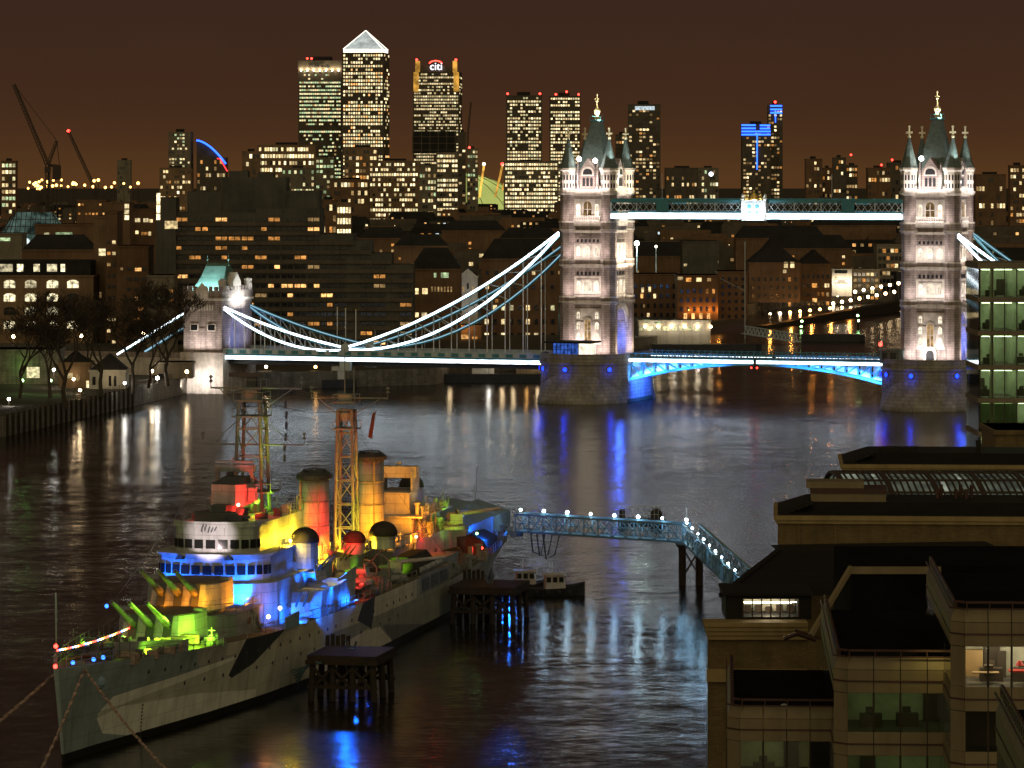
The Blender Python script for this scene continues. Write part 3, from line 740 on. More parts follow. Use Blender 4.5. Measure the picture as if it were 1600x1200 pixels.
def camo_material():
    """dazzle paint: straight-edged patches set out in metres aft (y) and height (z)"""
    m = bpy.data.materials.new('camouflage_paint'); m.use_nodes = True
    N, Lk = nodes_of(m.node_tree)
    o = N('OutputMaterial'); b = N('BsdfPrincipled'); Lk(b.outputs[0], o.inputs[0]); b.inputs['Roughness'].default_value = .5; b.inputs['Specular IOR Level'].default_value = .3
    tc = N('TexCoord'); sp = N('SeparateXYZ'); Lk(tc.outputs['Object'], sp.inputs[0])
    Y, Z = sp.outputs[1], sp.outputs[2]
    col = N('RGB'); col.outputs[0].default_value = (.30, .31, .27, 1); cur = col.outputs[0]
    def mth(op, a, b_):
        n = N('Math', operation=op)
        for i, q in enumerate((a, b_)):
            if isinstance(q, (int, float)): n.inputs[i].default_value = q
            else: Lk(q, n.inputs[i])
        return n.outputs[0]
    def patch(poly, c):
        nonlocal cur
        msk = None; n = len(poly)
        area = sum(poly[i][0]*poly[(i+1) % n][1]-poly[(i+1) % n][0]*poly[i][1] for i in range(n))
        if area < 0: poly = poly[::-1]
        for i in range(n):
            (x0, y0), (x1, y1) = poly[i], poly[(i+1) % n]
            nx, ny = -(y1-y0), (x1-x0)                             # inside is left of the edge
            e = mth('ADD', mth('MULTIPLY', Y, nx), mth('MULTIPLY', Z, ny))
            g = mth('GREATER_THAN', e, nx*x0+ny*y0)
            msk = g if msk is None else mth('MULTIPLY', msk, g)
        mx = N('MixRGB', blend_type='MIX'); Lk(msk, mx.inputs[0]); Lk(cur, mx.inputs[1]); mx.inputs[2].default_value = (*c, 1); cur = mx.outputs[0]
    LT, MD, DK, BL = (.80, .82, .74), (.55, .55, .48), (.05, .055, .06), (.28, .34, .36)
    patch([(-5, -1), (50, -1), (50, 12), (-5, 12)], (.40, .41, .37))
    patch([(-6, -1), (30, -1), (19, 12), (-6, 12)], BL)             # bow: blue-grey
    patch([(5.5, 3.6), (9, 4.7), (40, 6.1), (60, 5.0), (60, .6), (14, .6), (7, 1.8)], MD)
    patch([(5.5, 3.6), (8, 4.9), (44, 6.2), (44, 4.9), (10, 3.9)], LT)
    patch([(5.5, 3.2), (10, 3.7), (25, 3.0), (40, 1.5), (40, .5), (14, .4), (7, 1.6)], LT)
    patch([(30, 6.1), (30, 9), (100, 9), (100, 4.2), (46, 4.8)], (.60, .57, .48))
    patch([(44, 9), (36, 9), (32, 3.9), (33, 3.5), (38, 4.3), (52, 9)], DK)       # dark slash
    patch([(60, 0), (60, 2.6), (76, 3.4), (82, 3.0), (90, 0)], (.66, .62, .54))
    patch([(72, 4.8), (76, 8), (80, 8), (79, 4.4), (78, 3.3)], DK)
    patch([(78.5, 3.6), (84, 3.0), (110, 3.0), (150, 3), (150, -1), (92, -1), (88, .8), (80, 3)], (.16, .17, .175))
    patch([(150, -1), (150, 7), (200, 7), (200, -1)], (.42, .44, .42))
    patch([(-9, -2), (210, -2), (210, .75), (-9, .75)], (.02, .018, .016))         # waterline band
    nz = N('TexNoise'); nz.inputs['Scale'].default_value = .4; nz.inputs['Detail'].default_value = 5; Lk(tc.outputs['Object'], nz.inputs['Vector'])
    rm = N('MapRange', i_1=.3, i_2=.7, i_3=.82, i_4=1.15); Lk(nz.outputs['Fac'], rm.inputs[0])
    mp = N('Mapping'); mp.inputs['Scale'].default_value = (1, 1.3, .1); Lk(tc.outputs['Object'], mp.inputs[0])
    n2 = N('TexNoise'); n2.inputs['Scale'].default_value = 1.0; n2.inputs['Detail'].default_value = 4; Lk(mp.outputs[0], n2.inputs['Vector'])
    r2 = N('MapRange', i_1=.5, i_2=.75, i_3=1.0, i_4=.72); Lk(n2.outputs['Fac'], r2.inputs[0])
    mm = mth('MULTIPLY', rm.outputs[0], r2.outputs[0])
    # plate seams
    br = N('TexBrick'); cb = N('CombineXYZ'); Lk(Y, cb.inputs[0]); Lk(Z, cb.inputs[1]); Lk(cb.outputs[0], br.inputs['Vector'])
    br.inputs['Scale'].default_value = 1; br.inputs['Brick Width'].default_value = 7; br.inputs['Row Height'].default_value = 1.9; br.inputs['Mortar Size'].default_value = .035
    br.inputs['Color1'].default_value = (1, 1, 1, 1); br.inputs['Color2'].default_value = (.94, .94, .94, 1); br.inputs['Mortar'].default_value = (.75, .75, .75, 1)
    f1 = N('MixRGB', blend_type='MULTIPLY', i_0=1.0); Lk(cur, f1.inputs[1]); Lk(mm, f1.inputs[2])
    f2 = N('MixRGB', blend_type='MULTIPLY', i_0=1.0); Lk(f1.outputs[0], f2.inputs[1]); Lk(br.outputs[0], f2.inputs[2])
    Lk(f2.outputs[0], b.inputs['Base Color']); M['camouflage_paint'] = m
camo_material()
def lerp_tab(tab, x):
    if x <= tab[0][0]: return tab[0][1]
    for (x0, y0), (x1, y1) in zip(tab, tab[1:]):
        if x <= x1: return y0+(y1-y0)*(x-x0)/(x1-x0)
    return tab[-1][1]
DECKB = [(0, .25), (4, 1.6), (10, 3.2), (20, 5.4), (32, 7.2), (45, 8.4), (60, 9.2), (75, 9.6), (120, 9.6), (145, 8.6), (165, 6.8), (178, 4.6), (185, 2.2), (187, .3)]
WATB = [(0, .12), (6, .9), (14, 2.4), (28, 5.0), (42, 7.0), (58, 8.6), (75, 9.5), (120, 9.5), (145, 7.6), (162, 4.6), (175, 2.0), (187, .1)]
DECKZ = [(0, 8.7), (20, 7.7), (40, 7.0), (70, 6.6), (102, 6.4)]
DECKZ2 = [(102, 4.5), (150, 4.6), (187, 5.2)]
def deckz(a): return lerp_tab(DECKZ, a) if a <= 102 else lerp_tab(DECKZ2, a)
def hull_part(a0, a1, name, st, closed_ends=False):
    n = int((a1-a0)/st); b = MB(); sm = []
    rows = []
    for i in range(n+1):
        a = a0+(a1-a0)*i/n; zt = lerp_tab(DECKZ, a) if a1 <= 102 else lerp_tab(DECKZ2, a)
        db, wb = lerp_tab(DECKB, a), lerp_tab(WATB, a); r = []
        for j in range(7):
            t = j/6; z = -1.5+(zt+1.5)*t
            hb = wb+(db-wb)*max(0, t)**1.6
            aa = a-2.4*t*max(0, 1-a/12.0)+(max(0, (a-175)/12)*2.2*(t-.4) if a > 175 else 0)
            r.append((hb, aa, z))
        rows.append(r)
    for i in range(n):
        for j in range(6):
            p, q = rows[i], rows[i+1]
            b.poly([p[j], q[j], q[j+1], p[j+1]])
            b.poly([(-v[0], v[1], v[2]) for v in (p[j+1], q[j+1], q[j], p[j])])
    for r in (rows[0], rows[-1]):
        b.poly([(v[0], v[1], v[2]) for v in r]+[(-v[0], v[1], v[2]) for v in reversed(r)])
    b.m(1)
    for i in range(n):
        p, q = rows[i][-1], rows[i+1][-1]
        b.poly([(p[0]-.02, p[1], p[2]-.03), (q[0]-.02, q[1], q[2]-.03), (-q[0]+.02, q[1], q[2]-.03), (-p[0]+.02, p[1], p[2]-.03)])
    return b.build(name, ['camouflage_paint', 'ship_deck'], SH)
hull_part(0, 102, 'hull', 2.0); hull_part(101.9, 187, 'stern_hull', 2.0)
def hull_edge(a, side=1, dz=0.0): return Vector((side*lerp_tab(DECKB, a), a-2.4*max(0, 1-a/12), deckz(a)+dz))
# port side details: portholes, bow marks, hawse, rails
b = MB()
for row, (a0, a1, st, dz) in enumerate(((14, 98, 3.1, -1.5), (22, 92, 4.3, -3.2))):
    a = a0
    while a < a1:
        t = (deckz(a)+dz+1.5)/(deckz(a)+1.5); hb = lerp_tab(WATB, a)+(lerp_tab(DECKB, a)-lerp_tab(WATB, a))*t**1.6
        if R.random() < .85: b.tube([(hb-.2, a, deckz(a)+dz), (hb+.06, a, deckz(a)+dz)], .2, 8)
        a += st
b.build('portholes', 'ship_dark', SH)['kind'] = 'stuff'
b = MB()
for k in range(10):
    a = 14.2+k*.05; z = 3.3-k*.34; t = (z+1.5)/(deckz(a)+1.5); hb = lerp_tab(WATB, a)+(lerp_tab(DECKB, a)-lerp_tab(WATB, a))*t**1.6
    b.box(hb-.1, hb+.06, a-.1, a+.12, z-.09, z+.09)
b.build('draught_marks', 'ship_dark', SH)
b = MB(); b.ball((1.75, 5.0, 6.6), .62); b.build('anchor', 'canvas_blue', SH)
def rail(name, pts, h=1.05, step=2.2, m='ship_grey', r=.035):
    b = MB()
    for p, q in zip(pts, pts[1:]):
        p, q = Vector(p), Vector(q); n = max(1, int((q-p).length/step))
        for k in range(n+1):
            s = p.lerp(q, k/n); b.bar(s, s+Vector((0, 0, h)), r*2)
        for zz in (h*.5, h): b.bar(p+Vector((0, 0, zz)), q+Vector((0, 0, zz)), r*1.6)
    return b.build(name, m, SH)
for sd in (-1, 1): rail('deck_rail', [hull_edge(a, sd) for a in (1, 5, 10, 16, 22, 30, 40, 50, 60, 70, 80, 90, 100)])
for sd in (-1, 1): rail('deck_rail', [hull_edge(a, sd) for a in (104, 115, 125, 135, 145, 155, 165, 175, 182)])
# break of the forecastle: side screens and a dark opening
for q in (9.2, -9.55): b = MB(); b.box(q, q+.35, 102, 118, 4.5, 6.5); b.build('side_screen', 'ship_grey', SH)
b = MB(); 
for k in range(3): b.box(9.56, 9.62, 103+k*4.8, 106.6+k*4.8, 4.8, 6.1)
b.build('gangway_opening', 'ship_dark', SH)
# breakwater on the bow, capstans, lockers
b = MB()
for sd in (-1, 1): b.ext([(0, 15.5, 7.75), (sd*5.6, 20.5, 7.6), (sd*5.6, 20.5, 8.8), (0, 15.5, 8.95)], (0, .15, 0))
b.build('breakwater', 'ship_grey', SH)
for x, a in ((-1.2, 9.5), (1.2, 9.5), (0, 13)): b = MB(); b.lathe((x, a, deckz(a)), [(.6, 0), (.6, .2), (.35, .4), (.35, .9), (.55, 1.0), (.5, 1.15)], 10); b.build('capstan', 'ship_dark', SH)
b = MB()
for sd in (-1, 1): b.tube([(sd*.6, 12.6, 8.15), (sd*.75, 8, 8.5), (sd*.9, 3.2, 8.75)], .13, 6)
b.build('anchor_chain', 'rust', SH)
b = MB()
for k in range(4): b.tube([(2+.3*k, 24, 7.65), (2.6, 19+k, 7.85), (1.4+.4*k, 13, 8.2)], .09, 5)
for k in range(16): b.box(R.uniform(1, 4.5), R.uniform(1, 4.5)+.7, 10+k*1.1, 10.6+k*1.1, 7.6, 8.2+R.random()*.35)
b.build('mooring_gear', 'rope', SH)['kind'] = 'stuff'
# ---- gun turrets
def gun_turret(a, z, label, elev=23, fwd=-1, scale=1.0):
    T = bpy.data.objects.new('gun_turret', None); COL.objects.link(T); T.parent = SH; T.location = (0, a, z); T['label'] = label
    if fwd > 0: T.rotation_euler = (0, 0, PI)
    b = MB(); b.lathe((0, 0, -2.0), [(3.6, 0), (3.6, 2.2)], 24); b.build('barbette', 'ship_grey', T)
    b = MB(); pl = [(-2.9, -4.0), (2.9, -4.0), (3.9, -1.6), (4.1, 2.4), (3.0, 4.6), (0, 5.0), (-3.0, 4.6), (-4.1, 2.4), (-3.9, -1.6)]
    tp = [(-2.7, -2.9), (2.7, -2.9), (3.75, -1.2), (4.0, 2.4), (2.9, 4.5), (0, 4.9), (-2.9, 4.5), (-4.0, 2.4), (-3.75, -1.2)]
    b.prism(pl, .25, 2.75, tp); b.build('gunhouse', 'ship_white', T)
    b = MB(); b.prism([(x*.97, y*.97+.05) for x, y in tp], 2.75, 2.85); b.build('turret_roof', 'ship_deck', T)
    e = math.radians(elev)
    for q in (-1.75, 0, 1.75):
        b = MB(); b.ext([(q-.42, -4.03, .6), (q+.42, -4.03, .6), (q+.42, -2.95, 2.80), (q-.42, -2.95, 2.80)], (0, -.06, .03)); b.build('gun_port', 'ship_dark', T)
        b = MB(); p0 = Vector((q, -3.0, 1.7)); d = Vector((0, -math.cos(e), math.sin(e)))
        b.tube([p0, p0+d*2.4, p0+d*2.5, p0+d*7.9, p0+d*8.0], [.40, .38, .29, .19, .22], 10); b.m(1); b.tube([p0+d*8.0, p0+d*8.02], .13, 8)
        b.build('gun_barrel', ['ship_grey', 'ship_dark'], T, True)
    for sd in (-1, 1): b = MB(); b.box(sd*3.7-.5, sd*3.7+.5, .4, 1.6, 2.85, 3.15); b.build('sighting_hood', 'ship_grey', T)
    return T
gun_turret(30.0, 7.45, 'forward triple gun turret in green light')
gun_turret(39.5, 9.5, 'raised triple gun turret in orange light')
gun_turret(153, 6.8, 'triple gun turret under the stern awning', 8, 1)
b = MB(); b.prism([(-5.6, 37.5), (-2.8, 34.2), (2.8, 34.2), (5.6, 37.5), (6.0, 46.5), (-6.0, 46.5)], 6.9, 9.3); b.build('turret_deckhouse', 'ship_grey', SH)
rail('deckhouse_rail', [(5.7, 46.5, 9.3), (5.4, 38, 9.3), (2.8, 34.5, 9.3)])
# ---- bridge
BSH = bpy.data.objects.new('bridge_house', None); COL.objects.link(BSH); BSH.parent = SH
def ring_plan(w, a0, a1, r=3.0):
    """plan with a rounded front at a0"""
    pts = [(w, a1), (-w, a1)]
    for k in range(9):
        t = PI+PI*k/8; pts.append((w*math.cos(t)*(1 if k in (0, 8) else .99), a0+r+r*math.sin(t)))
    return pts
def front_windows(w, a0, r, z0, z1, n, m):
    for k in range(n):
        def P(t): return Vector(((w+.03)*math.cos(t), a0+r+(r+.03)*math.sin(t), 0))
        t0 = PI+PI*(k+.12)/n; t1 = PI+PI*(k+.88)/n
        p, q = P(t0), P(t1); nrm = Vector(((p+q).x/2, ((p+q).y/2-a0-r), 0)).normalized()
        b = MB(); b.ext([(p.x, p.y, z0), (q.x, q.y, z0), (q.x, q.y, z1), (p.x, p.y, z1)], nrm*.05)
        b.build('window', m, BSH)
b = MB(); b.prism(ring_plan(6.6, 46.0, 72, 3.4), 6.6, 11.3); b.build('lower_bridge', 'ship_white', BSH)
b = MB(); b.prism(ring_plan(5.9, 46.3, 69, 3.0), 11.3, 14.1); b.prism(ring_plan(6.2, 46.0, 62, 3.2), 14.05, 14.3); b.build('compass_bridge', 'ship_white', BSH)
front_windows(5.9, 46.3, 3.0, 12.2, 13.15, 15, 'glass_dark')
b = MB(); b.prism(ring_plan(4.5, 47.6, 68, 2.6), 14.3, 17.1); b.build('upper_bridge', 'ship_white', BSH)
front_windows(4.5, 47.6, 2.6, 14.75, 15.65, 11, 'glass_dark')
b = MB(); pl = ring_plan(4.7, 47.4, 60, 2.7); inn = ring_plan(4.5, 47.65, 60, 2.5)
for k in range(2, len(pl)-1):
    j = k+1
    b.poly([(*pl[k], 16.9), (*pl[j], 16.9), (*pl[j], 17.5), (*pl[k], 17.5)]); b.poly([(*inn[j], 16.9), (*inn[k], 16.9), (*inn[k], 17.5), (*inn[j], 17.5)]); b.poly([(*pl[k], 17.5), (*pl[j], 17.5), (*inn[j], 17.5), (*inn[k], 17.5)])
b.build('spray_screen', 'ship_white', BSH)
b = MB()                                                               # dark camouflage scroll and crest on the front of the bridge
b.m(0)
for k in range(5): b.tube([(-.9+.35*k, 47.33, 16.5+.1*math.sin(k*2)), (-.7+.35*k, 47.30, 17.1+.15*math.cos(k))], .07, 5)
b.build('ship_crest', 'ship_dark', BSH)
for q in (-2.9, 2.3): b = MB(); b.ext([(q-.45, 46.9, 13.75), (q+.45, 46.9, 13.75), (q, 46.9, 14.3)], (0, -.9, 0)); b.build('sight_hood', 'ship_dark', BSH)
b = MB(); b.ext([(6.62, 56, 7.0), (6.62, 72, 7.0), (6.62, 72, 11.2), (6.62, 61, 11.2), (6.62, 57.5, 9.5)], (.03, 0, 0)); b.build('camouflage_patch', 'canvas_blue', BSH)
rail('bridge_rail', [(4.5, 61, 17.1), (4.5, 68, 17.1), (-4.5, 68, 17.1)], 1.3, 1.0)
rail('bridge_rail', [(6.0, 63, 14.3), (6.1, 52, 14.3)], 1.0, 1.2)
b = MB(); b.box(-2.6, 2.6, 50.4, 52.0, 16.9, 18.2); b.box(-1.0, .6, 51.2, 53.2, 17, 18.9); b.box(1.7, 2.6, 51, 52.6, 17, 18.6); b.build('pelorus_stand', 'ship_dark', BSH)
# port sponson with raised platform, lit blue
b = MB(); b.prism([(-6.4, 56), (-6.4, 70), (-8.6, 68), (-9.1, 64), (-8.9, 58)], 6.6, 9.6); b.build('gun_sponson', 'ship_white', SH)
b = MB(); b.prism([(6.4, 56), (8.9, 58), (9.1, 64), (8.6, 68), (6.4, 70)], 6.6, 9.6, [(6.4, 55), (9.3, 57.5), (9.5, 64.5), (9.0, 69), (6.4, 71)]); b.build('gun_sponson', 'ship_white', SH)
b = MB(); b.ext([(8.8, 44.5, 6.95), (8.8, 50, 6.8), (8.8, 50, 8.3), (8.8, 44.5, 8.2)], (-.12, 0, 0)); b.build('name_banner', 'canvas_blue', SH)
b = MB(); b.ext([(8.4, 66, 6.7), (8.9, 73, 6.6), (8.9, 74, 10.6), (8.6, 67, 9.8)], (-.12, .05, 0)); b.build('blast_screen', 'ship_white', SH)
# small-calibre mountings as dark lumps and red-lit frames beside the bridge
def aa_gun(x, a, z, elev=50, rot=0.0):
    T = bpy.data.objects.new('light_gun', None); COL.objects.link(T); T.parent = SH; T.location = (x, a, z); T.rotation_euler = (0, 0, rot)
    b = MB(); b.lathe((0, 0, 0), [(1.2, 0), (1.2, .3), (.5, .5), (.45, 1.2)], 12); b.box(-.9, .9, -.5, .6, 1.0, 1.5); b.build('mounting', 'ship_white', T)
    b = MB(); b.ext([(-1.0, -.7, .7), (1.0, -.7, .7), (.9, -.4, 2.1), (-.9, -.4, 2.1)], (0, .08, 0)); b.build('shield', 'ship_white', T)
    e = math.radians(elev)
    for q in (-.4, .4): b = MB(); b.tube([(q, -.2, 1.5), (q, -.2-2.7*math.cos(e), 1.5+2.7*math.sin(e))], [.13, .07], 6); b.build('barrel', 'ship_dark', T)
    return T
for x, a, z, r in ((7.6, 61.5, 9.6, 1.2), (7.0, 74, 9.4, 1.0), (8.2, 79.5, 8.2, 1.6), (-7, 74, 9.4, -1), (8.0, 52.5, 6.8, .6)): aa_gun(x, a, z, 45, r)
# ---- director tower over the bridge
DT = bpy.data.objects.new('director_tower', None); COL.objects.link(DT); DT.parent = SH; DT.location = (0, 56, 16.6)
b = MB(); b.lathe((0, 0, 0), [(1.1, 0), (1.1, 2.2)], 14); b.build('pedestal', 'ship_white', DT)
b = MB(); b.prism([(-1.9, -1.5), (.8, -1.9), (1.6, -1.4), (1.8, 1.6), (-1.9, 1.6)], 2.0, 4.2); b.build('cabin', 'ship_white', DT)
b = MB(); b.prism([(-1.95, -1.5), (.8, -1.95), (1.65, -1.4), (1.85, 1.65), (-1.95, 1.65)], 4.2, 4.9, [(-1.0, .2), (.7, .1), (1.3, .3), (1.4, 1.6), (-1.0, 1.6)]); b.build('cabin_roof', 'ship_dark', DT)
b = MB(); b.box(1.8, 2.5, -.6, .8, 2.4, 3.8); b.build('side_box', 'ship_white', DT)
b = MB(); b.bar((-2.1, 1.0, 4.2), (-1.9, 1.0, 5.4), .35); b.bar((1.9, 1.0, 4.2), (1.7, 1.0, 5.4), .35); b.box(-2.2, 2.0, .6, 1.5, 5.35, 6.1); b.box(-2.1, 1.9, .7, 1.4, 6.25, 6.5); b.bar((-.2, .5, 5.4), (-.2, .5, 6.9), .2); b.build('radar_frame', 'ship_grey', DT)
# ---- lattice masts
def mast(a, z0, zt, wb, wt, name, label, yards, plats, tip):
    T = bpy.data.objects.new(name, None); COL.objects.link(T); T.parent = SH; T.location = (0, a, 0); T['label'] = label
    n = max(4, int((zt-z0)/2.5)); b = MB(); b2 = MB()
    def cor(t, i): 
        w = wb+(wt-wb)*t; return Vector(((-1 if i in (0, 3) else 1)*w/2, (-1 if i < 2 else 1)*w/2, z0+(zt-z0)*t))
    for i in range(4): b.tube([cor(0, i), cor(1, i)], .19, 6)
    b.build('leg', 'ship_grey', T) if False else None
    for i in range(4):
        q = MB(); q.tube([cor(0, i), cor(1, i)], .2, 6); q.build('leg', 'ship_grey', T)
    for k in range(n):
        t0, t1 = k/n, (k+1)/n
        for i in range(4):
            j = (i+1) % 4
            b2.bar(cor(t0, i) if k % 2 else cor(t0, j), cor(t1, j) if k % 2 else cor(t1, i), .10); b2.bar(cor(t1, i), cor(t1, j), .12)
    b2.build('bracing', 'ship_grey', T)
    for z, hx, hy in plats:
        q = MB(); q.box(-hx, hx, -hy, hy, z, z+.16)
        for sx_ in (-1, 1):
            for sy_ in (-1, 1): q.bar((sx_*hx, sy_*hy, z), (sx_*hx, sy_*hy, z+1), .07)
            q.bar((sx_*hx, -hy, z+1), (sx_*hx, hy, z+1), .05); q.bar((-hx, sx_*hy, z+1), (hx, sx_*hy, z+1), .05)
        q.build('platform', 'ship_grey', T)
    for z, hl, st, xo in yards:
        q = MB(); q.tube([(-hl+xo, -.5, z), (hl+xo, -.5, z)], .1, 6)
        for sd in (-1, 1):
            q.bar((xo+sd*hl*.82, -.5, z), (sd*wt*.6, -.5, z+st), .09)
            e = xo+sd*hl
            q.bar((e, -.5, z-.1), (e, -.5, z+1.2), .07); q.lathe((e, -.5, z+.5), [(.02, 0), (.26, .2), (.02, .45), (.26, .65), (.02, .9)], 8)
        q.build('yard', 'ship_grey', T)
    for k, (x, y, z, h) in enumerate(tip):
        q = MB(); q.tube([(x, y, z), (x, y, z+h)], [.09, .04], 6); q.build('aerial', 'ship_grey', T)
    return T
FM = mast(63.5, 14.3, 29.0, 3.3, 2.3, 'foremast', 'tall forward lattice mast lit green', [(24.4, 5.6, 2.6, .3), (30.4, 5.0, -2.2, .6)], [(19.3, 2.6, 2.0), (27.3, 1.7, 1.7), (29.0, 1.6, 1.6), (30.3, 1.3, 1.2)], [(.2, 0, 30.5, 2.2), (-.8, .3, 29, 1.6)])
q = MB(); q.box(-2.4, 1.5, -.5, .1, 31.6, 32.0); q.box(-.5, .5, -.3, .3, 30.3, 31.6); q.build('radar_aerial', 'ship_dark', FM)
q = MB(); q.box(-2.6, -1.5, -.9, .1, 20.2, 21.4); q.box(-.6, .6, -1.5, -.5, 19.4, 21.0); q.build('lookout_box', 'ship_dark', FM)
q = MB(); q.lathe((0, -.4, 29.0), [(1.1, 0), (1.1, 1.2), (.9, 1.35)], 10); q.build('mast_house', 'ship_grey', FM)
MMt = mast(105, 6.2, 25.6, 2.4, 1.7, 'mainmast', 'after lattice mast lit yellow', [(27.0, 4.6, -2.0, .5)], [(23.3, 1.4, 1.4), (26.4, 1.3, 1.2)], [(-.2, 0, 27, 5.8), (.9, 0, 27, 3.6)])
q = MB(); q.lathe((0, 0, 25.0), [(.9, -.6), (1.0, .2), (.8, .4)], 10); q.box(-.8, .8, -.6, .6, 26.4, 27.4); q.build('mast_house', 'ship_grey', MMt)
b = MB(); b.tube([(3.6, 0, 25.8), (3.4, .2, 24.2), (3.0, .3, 22.6)], .03, 4); b.build('halyard', 'rope', MMt)
b = MB(); b.poly([(3.5, 0, 25.4), (3.1, .1, 25.2), (2.5, .3, 22.4), (3.0, .3, 22.2)]); b.poly([(2.5, .34, 22.4), (3.1, .14, 25.2), (3.5, .04, 25.4), (3.0, .34, 22.2)]); b.build('flag', 'rust', MMt)
b = MB()
for k in range(6):
    x = 3.6+.12*math.sin(k); z = 29.2-k*1.15; b.ext([(x, .0, z), (x+.28, .0, z-.2), (x+.2, .0, z-1.0), (x-.1, .0, z-.85)], (0, .05, 0))
b.build('signal_flags', 'ship_dark', FM)
# rigging wires
b = MB()
for p, q in (((0, 63.5, 29), (0, 3, 9.5)), ((1, 105, 25.5), (.5, 64, 29)), ((4.5, 64, 24.4), (8.5, 72, 7)), ((-.5, 105, 25.5), (0, 160, 9)), ((4.6, 63, 30.4), (4.6, 104, 27)), ((-4, 63, 30.4), (-4, 104, 27)), ((1.0, 106, 23), (9, 125, 5))):
    b.tube([p, tuple((Vector(p)+Vector(q))/2-Vector((0, 0, .8))), q], .025, 4)
b.build('rigging', 'ship_dark', SH)
# ---- funnels
def funnel(a, z0, zt, label, u=2.0):
    F = bpy.data.objects.new('funnel', None); COL.objects.link(F); F.parent = SH; F.location = (0, a, 0); F['label'] = label
    b = MB(); b.lathe((0, 0, z0), [(1.72, 0), (1.62, zt-z0)], 20, 1, 1.5); b.build('casing', 'ship_white', F, True)
    b = MB(); b.lathe((0, 0, zt), [(1.66, 0), (1.98, .1), (1.95, .55), (1.45, .9), (1.40, .5)], 20, 1, 1.5); b.build('cap', 'ship_dark', F)
    b = MB()
    for k in range(8): 
        t = PI/4*k; b.tube([(1.8*math.cos(t), 2.6*math.sin(t), zt+.5), (1.3*math.cos(t), 1.9*math.sin(t), zt+1.1), (0, 0, zt+1.25)], .05, 4)
    b.build('cage', 'ship_dark', F)
    b = MB()
    for zz in (zt-5.2, zt-2.4): 
        n = 20; pts = [(1.75*math.cos(2*PI*k/n), 2.6*math.sin(2*PI*k/n), zz) for k in range(n+1)]; b.tube(pts, .05, 4, False)
    b.tube([(1.1, -2.1, z0), (1.0, -2.05, zt)], .10, 6); b.tube([(-1.2, -2.0, z0), (-1.15, -1.95, zt+.8)], .12, 6)
    b.build('steam_pipe', 'ship_grey', F)
    return F
funnel(90, 7, 18.6, 'forward funnel washed with red light'); funnel(116.6, 5, 18.8, 'after funnel washed with orange light')
b = MB(); b.box(-3.4, 3.4, 84, 97, 6.5, 9.6); b.box(-2.6, 2.6, 98, 111, 6.3, 9.0); b.box(-4, 4, 111, 123, 4.6, 8.4); b.build('funnel_deckhouse', 'ship_grey', SH)
# ---- domed directors
def dome(x, a, z, r, h, label):
    T = bpy.data.objects.new('domed_director', None); COL.objects.link(T); T.parent = SH; T.location = (x, a, z); T['label'] = label
    b = MB(); b.lathe((0, 0, 0), [(r*.85, 0), (r*.85, h)], 16); b.build('drum', 'ship_white', T)
    b = MB(); b.lathe((0, 0, h-.3), [(r*1.03, 0)]+[(r*1.05*math.cos(PI/2*k/6)+.01, .2+r*.92*math.sin(PI/2*k/6)) for k in range(7)], 16); b.build('canvas_dome', 'canvas', T, True)
    b = MB()
    for q in (-.6, 0, .6): b.tube([(q*r, r*.9, 0), (q*r, r*.95, h)], .06, 4)
    b.build('support', 'ship_grey', T)
def dome_at(u, v, p, r, h, label):
    q = SP(u, v, p); dome(q.x, q.y, q.z-h-r*.3, r, h, label)
dome_at(476, 836, 6.9, 1.5, 3.0, 'canvas topped director beside the forward funnel')
dome_at(554, 838, 4.0, 1.25, 1.6, 'canvas topped director amidships in green light')
dome_at(599, 826, 5.0, 1.6, 1.8, 'canvas topped director amidships beside the after funnel')
dome_at(643, 752, 0, 1.5, 3.6, 'canvas topped director on the after superstructure')
# ---- after superstructure
b = MB(); b.box(-4.2, 4.2, 123, 143, 4.6, 8.6); b.build('after_deckhouse', 'ship_white', SH)
b = MB(); b.box(-3.2, 3.2, 125, 141, 8.6, 11.2); b.box(-4.0, 4.6, 124.5, 141.6, 11.2, 11.4); b.build('after_bridge', 'ship_white', SH)
b = MB(); b.box(-2.2, 2.2, 128, 136.5, 11.4, 14.0); b.build('director_house', 'ship_white', SH)
b = MB(); b.box(-2.2, -2.0, 130, 134, 14, 16.4); b.box(1.9, 2.1, 130, 134, 14, 16.4); b.box(-2.4, 2.3, 131, 133, 15.6, 17.0); b.tube([(-.0, 132, 17), (0, 132, 17.5)], .35); b.build('rangefinder', 'ship_white', SH)
rail('after_rail', [(4.6, 125, 11.4), (4.6, 141, 11.4), (-3, 141, 11.4)], 1.1, 1.5)
rail('after_rail', [(4.2, 123, 8.6), (4.2, 143, 8.6), (-4, 143, 8.6)], 1.1, 1.5)
def twin_mount(x, a, z, rot, label):
    T = bpy.data.objects.new('twin_gun_mount', None); COL.objects.link(T); T.parent = SH; T.location = (x, a, z); T.rotation_euler = (0, 0, rot); T['label'] = label
    b = MB(); b.lathe((0, 0, 0), [(1.5, 0), (1.5, .4), (1.0, .6), (1.0, 1.0)], 14); b.build('base', 'ship_white', T)
    b = MB(); b.ext([(-1.5, -1.0, .8), (1.5, -1.0, .8), (1.0, -.5, 2.5), (-1.0, -.5, 2.5)], (0, .15, 0)); b.box(-1.3, -1.2, -1, .6, .8, 2.0); b.box(1.2, 1.3, -1, .6, .8, 2.0); b.build('shield', 'ship_white', T)
    for q in (-.45, .45): b = MB(); b.tube([(q, -.5, 1.9), (q, -6.0, 2.5)], [.24, .13], 8); b.build('gun_barrel', 'ship_white', T)
